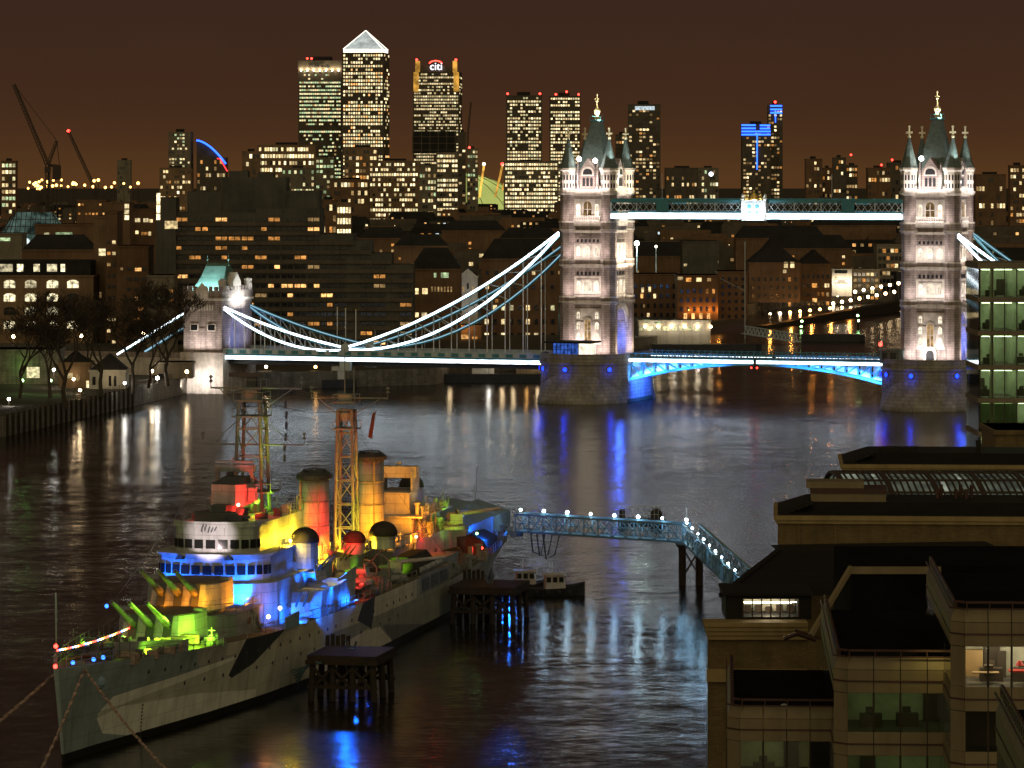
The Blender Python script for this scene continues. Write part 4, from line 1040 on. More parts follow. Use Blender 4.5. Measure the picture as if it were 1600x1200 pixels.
twin_mount(5.2, 139.5, 8.6, math.radians(112), 'twin gun mount aft in green light'); twin_mount(7.2, 98.5, 6.6, math.radians(100), 'twin gun mount amidships'); twin_mount(-7, 98, 6.6, math.radians(-100), 'twin gun mount on the far side')
# deckhouse amidships: green lit awning frame, lockers, whaler under cover
b = MB(); b.box(5.2, 8.8, 106, 114, 4.5, 7.2); b.box(5.4, 8.6, 118, 126, 4.5, 7.0); b.box(-8.8, -5, 104, 126, 4.5, 7); b.build('deck_locker', 'ship_grey', SH)
b = MB(); b.ext([(4.9, 103, 6.6), (8.9, 103, 6.6), (8.9, 103, 7.4), (7.8, 103, 8.6), (6.0, 103, 8.6), (4.9, 103, 7.6)], (0, 10, 0)); b.build('awning', 'canvas', SH)
b = MB(); 
for k in range(8): b.box(4.2+R.random()*4, 5.2+R.random()*4.2, 84+k*2.1, 85.3+k*2.1, 6.45, 7.0+R.random()*1.2)
b.build('deck_stores', 'ship_grey', SH)['kind'] = 'stuff'
b = MB(); b.ext([(5.6, 78, 6.5), (8.0, 78, 6.5), (8.0, 78, 7.6), (5.6, 78, 7.6)], (0, 5.5, 0)); b.m(1); b.ext([(5.3, 77.6, 7.6), (8.3, 77.6, 7.6), (6.8, 77.6, 8.3)], (0, 6.3, 0)); b.build('canvas_shelter', ['ship_dark', 'ship_white'], SH)
# stern: canopy and jackstaff
b = MB(); n = 10
for sgn in (1,):
    pr = [(-5.4, 5.0), (-5.4, 8.2), (-2.6, 10.0), (0, 10.4), (2.6, 10.0), (5.4, 8.2), (5.4, 5.0)]
    b.ext([(x, 146, z) for x, z in pr], (0, 17, 0))
b.build('stern_awning', 'canvas_blue', SH)
b = MB(); b.ext([(-4.4, 165, 5), (-4.4, 165, 7.6), (0, 165, 9.0), (4.4, 165, 7.6), (4.4, 165, 5)], (0, 14, 0)); b.build('stern_awning', 'canvas_blue', SH)
b = MB(); b.tube([(0, 176, 5), (0, 178, 13.5)], .07); b.build('ensign_staff', 'ship_grey', SH)
b = MB(); b.ext([(4.2, 146, 4.7), (7.6, 146, 4.7), (7.6, 146, 6.4), (6, 146, 7.2), (4.2, 146, 7.0)], (0, 9, 0)); b.build('deck_canopy', 'canvas', SH)
b = MB(); b.tube([(-.1, -2.0, 8.7), (-.1, -2.2, 15.5)], .06); b.build('jackstaff', 'ship_grey', SH)
# festoon of coloured bulbs from the jackstaff to the forward turret
p0, p1 = Vector((-.1, -2.1, 10.4)), SP(203, 979, -2.0)
cols = ['bulb_red', 'bulb_amber', 'bulb_white', 'bulb_blue']
emat('bulb_red', (1, .05, .03), 14); emat('bulb_amber', (1, .5, .1), 14); emat('bulb_white', (1, .8, .5), 14); emat('bulb_blue', (.1, .25, 1), 14)
FS = bpy.data.objects.new('festoon', None); COL.objects.link(FS); FS.parent = SH
b = MB(); b.tube([p0.lerp(p1, k/12)-Vector((0, 0, 0.25*(1-(2*k/12-1)**2))) for k in range(13)], .04, 4); b.build('cable', 'ship_dark', FS)
for k in range(30):
    t = (k+.5)/30; p = p0.lerp(p1, t)-Vector((0, 0, 0.25*(1-(2*t-1)**2))); b = MB(); b.ball((p.x, p.y, p.z-.1), .10, 6); b.build('bulb', cols[(k*7+k//5) % 4], FS)
for x, a, z, m in ((-.1, -2.15, 10.7, 'red_light'), (-.1, -2.3, 8.9, 'red_light'), (.7, .3, 8.95, 'blue_light'), (1.6, 3.6, 8.85, 'blue_light'), (2.0, 5.2, 8.85, 'blue_light'), (-3, 22, 11.6, 'blue_light'), (8.2, 40, 8.8, 'warm_small'), (7.8, 46, 9.0, 'warm_small')):
    if m not in M: emat(m, (1, .7, .35), 14)
    b = MB(); b.ball((x, a, z), .2, 8); b.build('deck_lamp', m, SH)
# mooring chains at the bow
for x1, a1 in ((3.2, -22), (14, -8), (-9, -24)):
    b = MB(); s = Vector((1.4 if x1 > 0 else -.9, 1.5, 8.2)); e = Vector((x1, a1, -1))
    for k in range(34):
        t = k/34; p = s.lerp(e, t)-Vector((0, 0, 2.2*t*(1-t))); q = s.lerp(e, t+.8/34)-Vector((0, 0, 2.2*(t+.8/34)*(1-t-.8/34)))
        b.bar(p, q, .27 if k % 2 else .1, .1 if k % 2 else .27)
    b.build('mooring_chain', 'rope', SH)
# ---- coloured floodlights of the ship
def sl(loc, col, e, tgt, ang=80, size=.25): return lamp('ship_floodlight', 'SPOT', loc, col, e, tgt, ang, size, .5, parent=SH)
BLU, GRN, RED, YEL, ORG = (.006, .145, 1), (.38, 1, .03), (1, .03, .02), (1, .66, .02), (1, .30, .008)
def spl(loc, col, e): return lamp('ship_glow', 'POINT', loc, col, e, size=.25, parent=SH)
sl((7.2, 25, 8.6), GRN, 3910, (2.2, 30, 8.6), 62); sl((-5, 19, 8.3), GRN, 1200, (0, 28, 7.6), 44); sl((3, 14.5, 8.4), GRN, 1500, (2.6, 28, 7.4), 50); spl((5.0, 25, 8.3), GRN, 460); spl((2.0, 22.5, 8.6), GRN, 391)
sl((3.0, 33.6, 10.2), ORG, 6500, (.5, 38, 11.2), 110); sl((6.6, 42, 9.8), ORG, 1840, (3.5, 41, 11.0), 80); spl((-1, 34.6, 10.2), ORG, 345); spl((6.5, 45.6, 9.7), ORG, 115)
sl((4.4, 45.2, 9.6), BLU, 7820, (1.5, 47, 12.0), 120); sl((-4.4, 45.2, 9.8), BLU, 6900, (-2, 47, 12.6), 120); sl((8.2, 49.5, 7.2), BLU, 3000, (6.6, 57, 9.8), 110); sl((9.7, 55.0, 7.0), BLU, 2600, (9.1, 61.5, 8.4), 80); sl((9.7, 72, 7.0), BLU, 1500, (9.0, 66.5, 8.4), 80); sl((8.6, 66, 9.9), BLU, 900, (6.5, 66.5, 10.6), 90); sl((8.2, 57, 10.0), BLU, 900, (6.3, 58, 13), 90)
sl((8.6, 70.5, 10.8), BLU, 1300, (8.6, 66, 8), 100); sl((10.4, 61, 9.9), BLU, 1400, (9.0, 61, 8.6), 80)
sl((0, 33.5, 10.2), ORG, 900, (0, 34.5, 14), 60); sl((1, 41, 14), (1, .80, .78), 3600, (0, 48, 16), 44)
spl((6.0, 56.5, 14.75), YEL, 2070); spl((6.0, 63.5, 14.75), YEL, 2070); spl((5.4, 67, 12.8), YEL, 690); spl((5.2, 70.5, 12.5), YEL, 1035)
sl((2.6, 50.2, 18.2), RED, 500, (.8, 55, 20.0), 90); sl((4.4, 53.5, 17.6), RED, 3450, (1.2, 56, 19.6), 80); spl((2.2, 58.5, 17.7), RED, 253); spl((-2.8, 51, 17.7), RED, 253)
sl((3.4, 61, 17.4), GRN, 2300, (1.2, 63.5, 24), 40); sl((3.4, 60.6, 17.4), GRN, 3450, (1.2, 63.5, 29), 22); spl((.6, 63.5, 18.4), GRN, 368)
sl((6.0, 80, 9.8), RED, 26000, (1, 89, 12.6), 56); spl((6.8, 76.5, 9.8), RED, 759); spl((7.6, 81.5, 7.8), RED, 966); spl((6.8, 87, 7.8), RED, 690); sl((-4, 80, 10), GRN, 3680, (-1.4, 90, 16), 40); sl((3.4, 87, 10), YEL, 920, (.8, 89, 11), 60)
sl((4.4, 100, 9.2), YEL, 7360, (.4, 105, 13), 70); sl((2.8, 100.4, 9.2), YEL, 1500, (.4, 105, 18), 34); spl((0, 105, 9.8), YEL, 966)
sl((4.8, 108.5, 9.2), ORG, 14950, (.6, 116, 13), 70); sl((2.6, 110, 9), ORG, 7360, (.3, 116, 17), 50)
spl((4.4, 95, 7.6), GRN, 160); sl((6.6, 101.5, 7.2), GRN, 700, (7, 105, 8.2), 90)
spl((4.4, 121, 9.2), ORG, 420); sl((5.6, 122, 11.9), ORG, 3450, (2, 130, 12.5), 90); sl((5.2, 128, 11.9), (1, .6, .05), 900, (1, 132, 16.5), 60); spl((5.2, 126, 9.2), RED, 276); sl((5.4, 130, 8.8), ORG, 1200, (3.2, 131, 10.4), 110)
sl((7.2, 134, 7.2), GRN, 900, (5, 139.5, 10.5), 70); sl((6.6, 136, 11.6), GRN, 500, (3.0, 138, 12), 80)
sl((3.0, 26.2, 10.5), GRN, 3600, (3.0, 17, 7.6), 110); sl((-2.5, 26.2, 10.5), GRN, 2600, (-2.5, 17, 7.6), 110); sl((8.4, 47.5, 7.1), BLU, 1100, (6.2, 49, 10), 90); sl((8.7, 53, 7.1), BLU, 1500, (6.5, 54.5, 10), 90); sl((7.6, 60, 9.9), BLU, 1500, (6.4, 61, 12.6), 90); sl((7.9, 43.8, 8.2), BLU, 1600, (6.4, 51, 9.6), 100)
sl((8.0, 147, 6.6), BLU, 4370, (3, 156, 8.4), 100); sl((6.4, 168, 7.2), BLU, 2990, (3, 160, 8), 100); spl((7.7, 144.2, 5.6), RED, 207); spl((6.2, 150, 5.4), RED, 69)
sl((5.2, -12, 9.5), (.2, .45, 1), 40, (1.7, 5, 6.6), 20)
for x, a, z, m in ((6.1, 56.5, 14.75, 'yellow_flood'), (6.2, 63.5, 14.75, 'yellow_flood'), (4.8, 120.5, 9.25, 'warm_small'), (7.9, 144.2, 5.7, 'red_light'), (7.6, 142.5, 7.7, 'green_lamp_small'), (2.0, 51.0, 18.9, 'warm_small')):
    if m not in M: emat(m, (1, .8, .2) if 'yellow' in m else (.4, 1, .3), 14)
    b = MB(); b.ball((x, a, z+.1), .16, 8); b.build('flood_lamp', m, SH)

# deck clutter: ventilators, lockers, reels, ladders, life rafts, pipes
def fittings(name, zone, n, m, seed, hmax=1.3):
    rr = random.Random(seed); b = MB(); x0, x1, a0, a1, z = zone
    for k in range(n):
        x, a = rr.uniform(x0, x1), rr.uniform(a0, a1); t = rr.random(); h = rr.uniform(.3, hmax)
        if t < .35: w, d_ = rr.uniform(.3, 1.1), rr.uniform(.3, 1.3); b.box(x-w/2, x+w/2, a-d_/2, a+d_/2, z, z+h)
        elif t < .6: r = rr.uniform(.12, .35); b.lathe((x, a, z), [(r, 0), (r, h), (r*1.7, h+.05), (r*1.6, h+.3)], 8)
        elif t < .75: b.tube([(x, a, z), (x, a, z+h*1.6), (x+.3, a-.3, z+h*1.8)], .09, 6)
        elif t < .9: b.tube([(x-.5, a, z+.45), (x+.5, a, z+.45)], .4, 10); b.box(x-.5, x+.5, a-.1, a+.1, z, z+.2)
        else: b.bar((x, a, z), (x, a, z+1.9), .08); b.bar((x-.4, a, z+1.6), (x+.4, a, z+1.6), .06)
    o = b.build(name, m, SH); o['kind'] = 'stuff'
fittings('deck_fittings', (6.4, 8.9, 70, 101, 6.5), 46, 'ship_grey', 1); fittings('deck_fittings', (-8.5, -6.5, 60, 101, 6.5), 24, 'ship_grey', 2)
fittings('deck_fittings', (-3.2, 3.2, 84, 87, 9.6), 10, 'ship_white', 3); fittings('deck_fittings', (-3.2, 3.2, 93, 97, 9.6), 14, 'ship_white', 4); fittings('deck_fittings', (-2.5, 2.5, 98, 111, 9.0), 26, 'ship_white', 5)
fittings('deck_fittings', (2.8, 4.2, 111, 124, 8.4), 16, 'ship_white', 6); fittings('deck_fittings', (5.0, 9.2, 104, 144, 4.5), 60, 'ship_grey', 7, 1.8); fittings('deck_fittings', (3.2, 4.1, 124, 142, 8.6), 24, 'ship_white', 8, 1.6)
fittings('deck_fittings', (3.2, 4.4, 125, 141, 11.4), 14, 'ship_white', 9); fittings('deck_fittings', (-4.2, 4.2, 48.8, 60, 17.1), 20, 'ship_dark', 10, .9); fittings('deck_fittings', (-4, 4, 60, 68, 17.1), 20, 'ship_white', 11)
fittings('deck_fittings', (4.6, 6.3, 58, 72, 11.3), 20, 'ship_white', 12); fittings('deck_fittings', (2.5, 7.5, 24, 45, 7.3), 20, 'ship_grey', 13, .7); fittings('deck_fittings', (-5, 5, 6, 22, 8.0), 34, 'ship_dark', 14, .5); fittings('deck_fittings', (4.2, 7.6, 156, 178, 4.8), 26, 'ship_grey', 15, 1.0)
# ladders, doors and portholes on the deckhouses
def ladder(p, q, w=.6):
    b = MB(); p, q = Vector(p), Vector(q); s = Vector((0, w/2, 0)) if abs(p.x-q.x) > .2 else Vector((w/2, 0, 0))
    b.bar(p-s, q-s, .09); b.bar(p+s, q+s, .09)
    for k in range(1, 9): c = p.lerp(q, k/9); b.bar(c-s, c+s, .07)
    b.build('ladder', 'ship_dark', SH)
ladder((6.7, 43, 6.9), (6.0, 41.5, 9.3)); ladder((6.8, 71, 6.6), (6.6, 73.5, 11.3)); ladder((4.3, 124, 8.6), (3.6, 126, 11.2)); ladder((4.3, 118, 4.6), (4.3, 120, 8.4)); ladder((2.7, 102, 6.3), (2.7, 103.5, 9.0))
for x, a, z in ((6.62, 50.5, 8.6), (6.62, 53, 8.6), (6.62, 59, 8.8), (6.62, 65, 10.4), (6.62, 68, 10.4), (6.0, 39.6, 8.3), (6.0, 43.6, 8.3)):
    b = MB(); b.tube([(x-.05, a, z), (x+.06, a, z)], .24, 10); b.m(1); b.tube([(x+.06, a, z), (x+.07, a, z)], .17, 10); b.build('porthole', ['ship_grey', 'ship_dark'], SH)
for x, a, z in ((6.63, 62.4, 6.7), (3.25, 130, 8.7), (3.25, 137, 8.7), (4.25, 126, 4.7), (4.25, 134, 4.7), (3.42, 90, 6.6), (4.02, 115, 4.7)):
    b = MB(); b.box(x-.05, x+.05, a-.4, a+.4, z+.15, z+1.95); b.build('door', 'ship_dark', SH)
b = MB(); b.tube([(6.05, 40.6, 8.3), (6.12, 40.6, 8.3)], .38, 12); b.build('lifebuoy', 'bulb_red' if False else 'rust', SH)
# ship's boats under davits, life rafts in racks
def boat(x, a, z, L=7.0, w=1.1):
    b = MB(); n = 8; prv = None
    for k in range(n+1):
        t = k/n*2-1; hw = w*(1-abs(t)**2.4)+.04; y = a+t*L/2; r = [(x-hw, y, z+.9+.25*t*t), (x-hw*.75, y, z+.25), (x, y, z), (x+hw*.75, y, z+.25), (x+hw, y, z+.9+.25*t*t)]
        if prv: 
            for i in range(4): b.poly([prv[i], r[i], r[i+1], prv[i+1]])
            b.m(1); b.poly([(prv[0][0], prv[0][1], prv[0][2]-.05), (prv[4][0], prv[4][1], prv[4][2]-.05), (r[4][0], r[4][1], r[4][2]-.05), (r[0][0], r[0][1], r[0][2]-.05)]); b.m(0)
        prv = r
    b.build('ship_boat', ['ship_white', 'canvas'], SH)
boat(6.9, 88, 7.6); boat(7.2, 129, 6.0, 6); boat(-7.2, 90, 7.6)
for a in (85, 91): b = MB(); b.tube([(8.4, a, 6.5), (8.5, a, 9.2), (7.9, a, 10.0), (7.0, a, 10.1)], .1, 6); b.build('davit', 'ship_grey', SH)
for k in range(6): b = MB(); b.tube([(8.9, 104.5+k*1.9, 7.0), (8.9, 105.9+k*1.9, 7.0)], .33, 10); b.build('life_raft', 'ship_white', SH)
# ------------------------------------------------------------------ lit gangway from the ship's quarter to the quay
mat('gang_steel', (.09, .17, .22), .5, .0, .15)
mat('timber', (.03, .022, .016), .9, .0, .4, 1.5, bump=.4)
mat('boat_dark', (.03, .03, .035), .6, .0, .3)
mat('boat_white', (.40, .40, .40), .5, .0, .2)
emat('gang_lamp', (.70, .90, 1), 60, sample=True); emat('gang_glow', (.25, .62, 1), .9, vary=.3)
GA, GB, GC = Vector((1.0, 513, 5.6)), at(1073, 846, 500), at(1172, 892, 436)
GB.z = 5.4; GC.z = 5.2
GW = thing('gangway', 'long steel truss gangway with a line of white lamps from the warship to the quay', 'gangway', (0, 0, 0))
def gang_run(name, A, B, n, w, h, roof):
    d = (B-A).normalized(); s = Vector((d.y, -d.x, 0)).normalized()*w/2; up = Vector((0, 0, 1))
    b = MB(); b.bar(A, B, w, .22); b.build('deck', 'gang_steel', GW)
    for sd in (-1, 1):
        b = MB(); o = s*sd
        for zz, t in ((0, .26), (h, .24), (h*.5, .1)): b.bar(A+o+up*zz, B+o+up*zz, t)
        for k in range(n+1):
            p = A.lerp(B, k/n)+o; b.bar(p, p+up*h, .15)
            if k < n:
                q = A.lerp(B, (k+1)/n)+o; b.bar(p, q+up*h, .1); b.bar(p+up*h, q, .1)
        b.build('truss', 'gang_steel', GW)
    b = MB(); b.bar(A+up*(h+.04)-s*1.1, B+up*(h+.04)-s*1.1, .45, .10); b.build('handrail_cap', 'pale_steel', GW)
    return d, s
up = Vector((0, 0, 1))
gang_run('outer', GA, GB, 12, 2.2, 2.3, True)
d2, s2 = gang_run('inner', GB+Vector((.6, -.8, 0)), GC, 11, 2.2, 2.2, False)
for k in range(8):
    p = GA.lerp(GB, (k+.05)/7.05)+up*2.75+Vector((0, .9, 0))
    b = MB(); b.bar(p-up*.7, p, .08); b.m(1); b.ball(p, .16+.03*(k % 3), 8); b.build('lamp', ['gang_steel', 'gang_lamp'], GW)
    lamp('gangway_light', 'POINT', p+Vector((0, -.7, -1.0)), (.35, .7, 1), 75, size=.2)
for k in range(9):
    p = (GB+Vector((1.2, -2, 0))).lerp(GC, k/8.6)+up*2.6-s2*-1.15
    b = MB(); b.bar(p-up*.6, p, .08); b.m(1); b.ball(p, .11+.03*(k % 2), 8); b.build('lamp', ['gang_steel', 'gang_lamp'], GW)
    if k % 2 == 0: lamp('gangway_light', 'POINT', p+Vector((-.9, -.3, -.9)), (.35, .7, 1), 70, size=.2)
for (dx, dy) in ((-.6, 1), (1.6, 1), (-.6, -2.5), (1.6, -2.5)):
    b = MB(); p = GB+Vector((dx, dy, 0)); b.tube([(p.x, p.y, -4), (p.x, p.y, 5.2)], .42, 10); b.build('pile', 'timber', GW)
b = MB(); p = GB; b.box(p.x-1.4, p.x+2.4, p.y-3.2, p.y+1.8, 4.95, 5.25); b.bar((p.x-.6, p.y-2.5, 1), (p.x+1.6, p.y-2.5, 4.8), .2); b.bar((p.x+1.6, p.y-2.5, 1), (p.x-.6, p.y-2.5, 4.8), .2); b.build('landing', 'timber', GW)
b = MB(); p = GB+(GC-GB)*.75; b.tube([(p.x, p.y, -4), (p.x, p.y, 5)], .45, 10); b.build('pile', 'timber', GW)
b = MB(); b.box(p.x-1.5, p.x+1.2, p.y-.5, p.y+.5, 4.2, 4.7); b.build('pile_head', 'timber', GW)
b = MB(); b.bar(GB+up*2, GB+up*4.4, .12); b.build('mast', 'pale_steel', GW)
b = MB()
for k in range(3):
    b.tube([GA+Vector((1.5+k*.8, 0, .0-.3)), GA+Vector((1.8+k*.9, 0, -2.8-k*.5)), GA+Vector((2.9+k*.9, 0, -3.2)), GA+Vector((3.4+k, 0, -.3))], .12, 6)
b.build('service_hose', 'boat_dark', GW)
# ------------------------------------------------------------------ timber mooring dolphins beside the ship
def dolphin(c, sx, sy, h, label, rz):
    T = thing('mooring_dolphin', label, 'mooring dolphin', (c.x, c.y, 0), rz, 'timber mooring dolphins beside the warship')
    b = MB(); b.box(-sx, sx, -sy, sy, h-.5, h); b.box(-sx-.15, sx+.15, -sy-.15, sy+.15, h-.9, h-.5); b.build('platform', 'timber', T)
    for i in range(4):
        for j in range(3):
            x = -sx+.5+i*(2*sx-1)/3; y = -sy+.5+j*(2*sy-1)/2; f_ = 1.12 if i in (0, 3) else 1.0
            b = MB(); b.tube([(x*f_, y*1.05, -4), (x, y, h-.8)], .33, 8); b.build('pile', 'timber', T)
    for y in (-sy+.3, sy-.3):
        b = MB()
        for i in range(3):
            x0 = -sx+.5+i*(2*sx-1)/3; x1 = x0+(2*sx-1)/3; b.bar((x0, y, 1.2), (x1, y, h-1.2), .26); b.bar((x1, y, 1.2), (x0, y, h-1.2), .26)
        b.bar((-sx, y, 1.4), (sx, y, 1.4), .3)
        b.build('bracing', 'timber', T)
    b = MB(); b.box(-.35, .35, -.3, .3, h, h+.3); b.bar((-.25, 0, h+.2), (-.5, 0, h+1), .22); b.bar((.25, 0, h+.2), (.5, 0, h+1), .22); b.build('bollard', 'ship_dark', T)
    for k in range(5): 
        b = MB(); b.box(-sx-.2+k*.55, -sx+.15+k*.55, sy-.1, sy+.3, h-1.6, h+1.0+.15*(k % 2)); b.build('fender_post', 'timber', T)
    return T
c = onz(548, 1092); dolphin(c+Vector((0, 2, 0)), 3.6, 4.2, 4.6, 'tall timber mooring dolphin near the bow half of the warship', -SA)
c = onz(765, 972); dolphin(c+Vector((0, 2, 0)), 4.0, 4.4, 4.4, 'timber mooring dolphin with two workboats tied behind it', -SA)
b = MB()
for k in range(6): b.bar((-20.5+.25*k, 389-.5*k, 4.0), (-21.9-k*.15, 392+k*.5, 1.2+.2*k), .12)
tag(b.build('access_ladder', 'gang_steel'), 'steel access ladder hung between the warship hull and the dolphin', 'ladder')
# ------------------------------------------------------------------ workboats and the pontoon
def workboat(c, rz, label, L=7.5, wheel=True):
    T = thing('workboat', label, 'boat', (c.x, c.y, 0), rz, 'workboats moored behind the timber dolphin')
    st = [(-L/2, 1.3, 1.0), (-L/4, 1.7, .95), (L/8, 1.7, 1.05), (L/3, 1.15, 1.35), (L/2, .08, 1.7)]
    b = MB()
    for (x0, w0, z0), (x1, w1, z1) in zip(st, st[1:]):
        for sd in (-1, 1):
            q = [(x0, sd*w0*.75, -.4), (x1, sd*w1*.6, -.4), (x1, sd*w1, z1), (x0, sd*w0, z0)]; b.poly(q if sd < 0 else q[::-1])
        b.poly([(x0, -w0, z0-.15), (x1, -w1, z1-.15), (x1, w1, z1-.15), (x0, w0, z0-.15)])
    x0, w0, z0 = st[0]; b.poly([(x0, -w0*.75, -.4), (x0, -w0, z0), (x0, w0, z0), (x0, w0*.75, -.4)]); b.build('hull', 'boat_dark', T)
    b = MB(); b.prism([(-1.4, -1.15), (1.2, -1.1), (1.2, 1.1), (-1.4, 1.15)], .9, 2.6, [(-1.3, -1.05), (.9, -1.0), (.9, 1.0), (-1.3, 1.05)]); b.build('wheelhouse', 'boat_white', T)
    b = MB(); b.box(-1.55, 1.15, -1.25, 1.25, 2.6, 2.75); b.build('roof', 'boat_white', T)
    for x in (-1.0, -.2, .6): b = MB(); b.box(x-.28, x+.28, -1.16, -1.08, 1.75, 2.4); b.build('window', 'glass_dark', T)
    b = MB(); b.tube([(-.4, 0, 2.7), (-.4, 0, 4.0)], .05); b.build('mast', 'boat_white', T)
    for k in range(4): b = MB(); b.lathe((-2.6+k*1.4, -1.75, .35), [(.1, 0), (.24, .1), (.24, .35), (.1, .45)], 8); b.build('fender', 'boat_dark', T)
    return T
workboat(onz(868, 930), .12, 'dark workboat with a white wheelhouse, the outer of the moored pair'); workboat(onz(826, 926)+Vector((-.3, 1.5, 0)), .1, 'dark workboat squeezed between the outer boat and the timber dolphin', 6.6)
c = onz(1003, 817); T = thing('pontoon', 'dark mooring pontoon with railings and a round tank floating in mid river', 'pontoon', (c.x, c.y, 0), -.03)
b = MB(); b.box(-3.6, 3.6, -1.4, 1.6, -.4, .7); b.build('float', 'boat_dark', T)
b = MB(); b.tube([(2.2, -1.2, 1.2), (2.2, 1.4, 1.2)], .95, 14); b.build('tank', 'boat_dark', T)
b = MB()
for k in range(11):
    for y in (-1.3, 1.5): b.bar((-3.5+k*.6, y, .7), (-3.5+k*.6, y, 2.5), .06)
for y in (-1.3, 1.5):
    for z in (1.4, 2.45): b.bar((-3.5, y, z), (2.5, y, z), .06)
b.build('railing', 'pale_steel', T)
b = MB(); b.box(-3.5, -2.6, -1, 1, .7, 2.0); b.build('locker', 'boat_dark', T)
# ------------------------------------------------------------------ far city
for nm, c in (('far_wall', (.10, .083, .065)), ('far_stone', (.19, .16, .125)), ('brick_dark', (.16, .095, .058)), ('brick_brown', (.22, .145, .09)), ('concrete_dark', (.085, .08, .07)), ('render_white', (.5, .47, .42)), ('roof_dark', (.025, .024, .025))):
    mat(nm, c, .85, 0, .3, .12, spec=.15, stain=.25)
OFF = [('win_pale', 4), ('win_warm', 3), ('win_green', 1.5), ('win_warm_bright', 1.5), ('win_warm_dim', 1.5)]
GRNO = [('win_green', 4), ('win_pale', 4), ('win_warm', 1), ('win_warm_dim', 1)]
WARM = [('win_warm', 4), ('win_warm_dim', 4), ('win_orange', 2), ('win_warm_bright', 1.2)]
ORNG = [('win_orange', 4), ('win_orange_bright', 2.5), ('win_warm_dim', 1.5), ('win_warm', 1)]
GOLD = [('win_warm', 4), ('win_warm_bright', 4), ('win_pale', 2)]
def grid(W, z0, z1, nx, nz, fill, pal, y=-.06, x0=None, fw=.62, fh=.5, dark=0.0, band=.35, axis='x', off=0.0):
    """window rectangles over a facade; each floor has its own share of lit rooms"""
    out = []; x0 = -W/2 if x0 is None else x0
    dx, dz = W/nx, (z1-z0)/nz
    for j in range(nz):
        fl = min(1, max(0.02, fill*(1+R.uniform(-band, band)*2)))
        for i in range(nx):
            if R.random() < fl: m = pick(pal)
            elif R.random() < dark: m = 'glass_dark'
            else: continue
            p = x0+dx*(i+.5); z = z0+dz*(j+.5)
            out.append((p, y, z, dx*fw, dz*fh, 'x', m) if axis == 'x' else (off, p, z, dx*fw, dz*fh, 'y', m))
    return out
def tower(name, label, u0, u1, vt, D, nx, nz, fill, pal, cat='building', wall='far_wall', depth=None, rz=0.0, zb=4.2, win_z0=None, group=None, roofbox=True, side=None, fw=.74, fh=.52, dark=.0, band=.35, cap=100):
    W = (u1-u0)/FPX*D; zt = zat(vt, D); depth = depth or W
    T = thing(name, label, cat, (xat((u0+u1)/2, D), D, zb), rz, group); h = zt-zb
    b = MB(); b.box(-W/2, W/2, 0, depth, 0, h); b.box(-W/2-.2, W/2+.2, -.2, depth+.2, h-.6, h); b.build('walls', wall, T)
    if roofbox:
        q = W*.2; b = MB(); b.box(-q, q*R.uniform(.5, 1.4), depth*.3, depth*.7, h, h+max(1.5, h*.03)); b.build('roof_plant', 'roof_dark', T)
    z0 = win_z0 if win_z0 is not None else max(2, h*.05)
    rc = grid(W*.95, z0, h-1.2, nx, nz, fill, pal, fw=fw, fh=fh, dark=dark, band=band)
    if side: rc += grid(depth*.95, z0, h-1.2, side[0], nz, side[1], pal, axis='y', off=(W/2+.06)*(1 if rz < 0 else -1), x0=depth*.025, fw=fw, fh=fh, dark=dark, band=band)
    windows(T, rc, cap)
    T['h'] = h; T['w'] = W
    return T, W, h, depth
def red_lamps(T, pts, m='red_light', r=1.6, name='warning_light'):
    for p in pts: b = MB(); b.ball(p, r, 6); b.build(name, m, T)
emat('led_band', (1, .93, .75), 2.2); emat('pyramid_light', (.92, 1, .95), .62, vary=.3, scale=.12); emat('corner_amber', (1, .50, .08), 1.0, vary=.5, scale=.15); emat('sign_white', (.85, .9, 1), 3)
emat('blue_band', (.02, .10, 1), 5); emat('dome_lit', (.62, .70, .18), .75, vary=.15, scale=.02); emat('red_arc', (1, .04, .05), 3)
# the three tallest
T, W, h, d = tower('office_tower', 'flat topped glass office tower left of the pyramid tower, with a pale sign band', 466, 534, 95, 4650, 19, 40, .76, GRNO, fw=.86, fh=.42, band=.5, rz=-.02, side=(4, .2), win_z0=4)
b = MB(); b.box(-W/2-.3, W/2+.3, -.4, d, h-11, h+.3); b.build('sign_band', 'far_stone', T)
red_lamps(T, [(-W*.3, 5, h+3), (-W*.2, 5, h+3)], 'red_light', 1.3)
def word(txt, T, x, y, z, size, m, name='sign', ext=.2):
    c = bpy.data.curves.new(name, 'FONT'); c.body = txt; c.size = size; c.extrude = ext; c.align_x = 'CENTER'
    to = bpy.data.objects.new(name, c); COL.objects.link(to); c.materials.append(M[m]); bpy.context.view_layer.update(); me = bpy.data.meshes.new_from_object(to.evaluated_get(bpy.context.evaluated_depsgraph_get())); bpy.data.objects.remove(to)
    o = bpy.data.objects.new(name, me); COL.objects.link(o); o.parent = T; o.location = (x, y, z); o.rotation_euler = (PI/2, 0, 0); return o
word('HSBC', T, -W*.08, -.7, h-7.5, 7.5, 'ship_dark', 'sign_lettering')
b = MB(); x = W*.17; b.ext([(x-3.2, -.45, h-7), (x, -.45, h-4.6), (x, -.45, h-9.4)], (0, -.2, 0)); b.ext([(x, -.45, h-4.6), (x+3.2, -.45, h-7), (x, -.45, h-9.4)], (0, -.2, 0)); b.build('sign_emblem', 'ship_dark', T)
for k in range(7): b = MB(); b.ball((-W*.43+k*W*.143, -1.2, h-12), 1.0, 6); b.build('sign_lamp', 'far_white', T)
for k in range(7): lamp('sign_light', 'POINT', (-W*.43+k*W*.143, -2.4, h-11), (1, .8, .5), 3000, size=.5, parent=T)
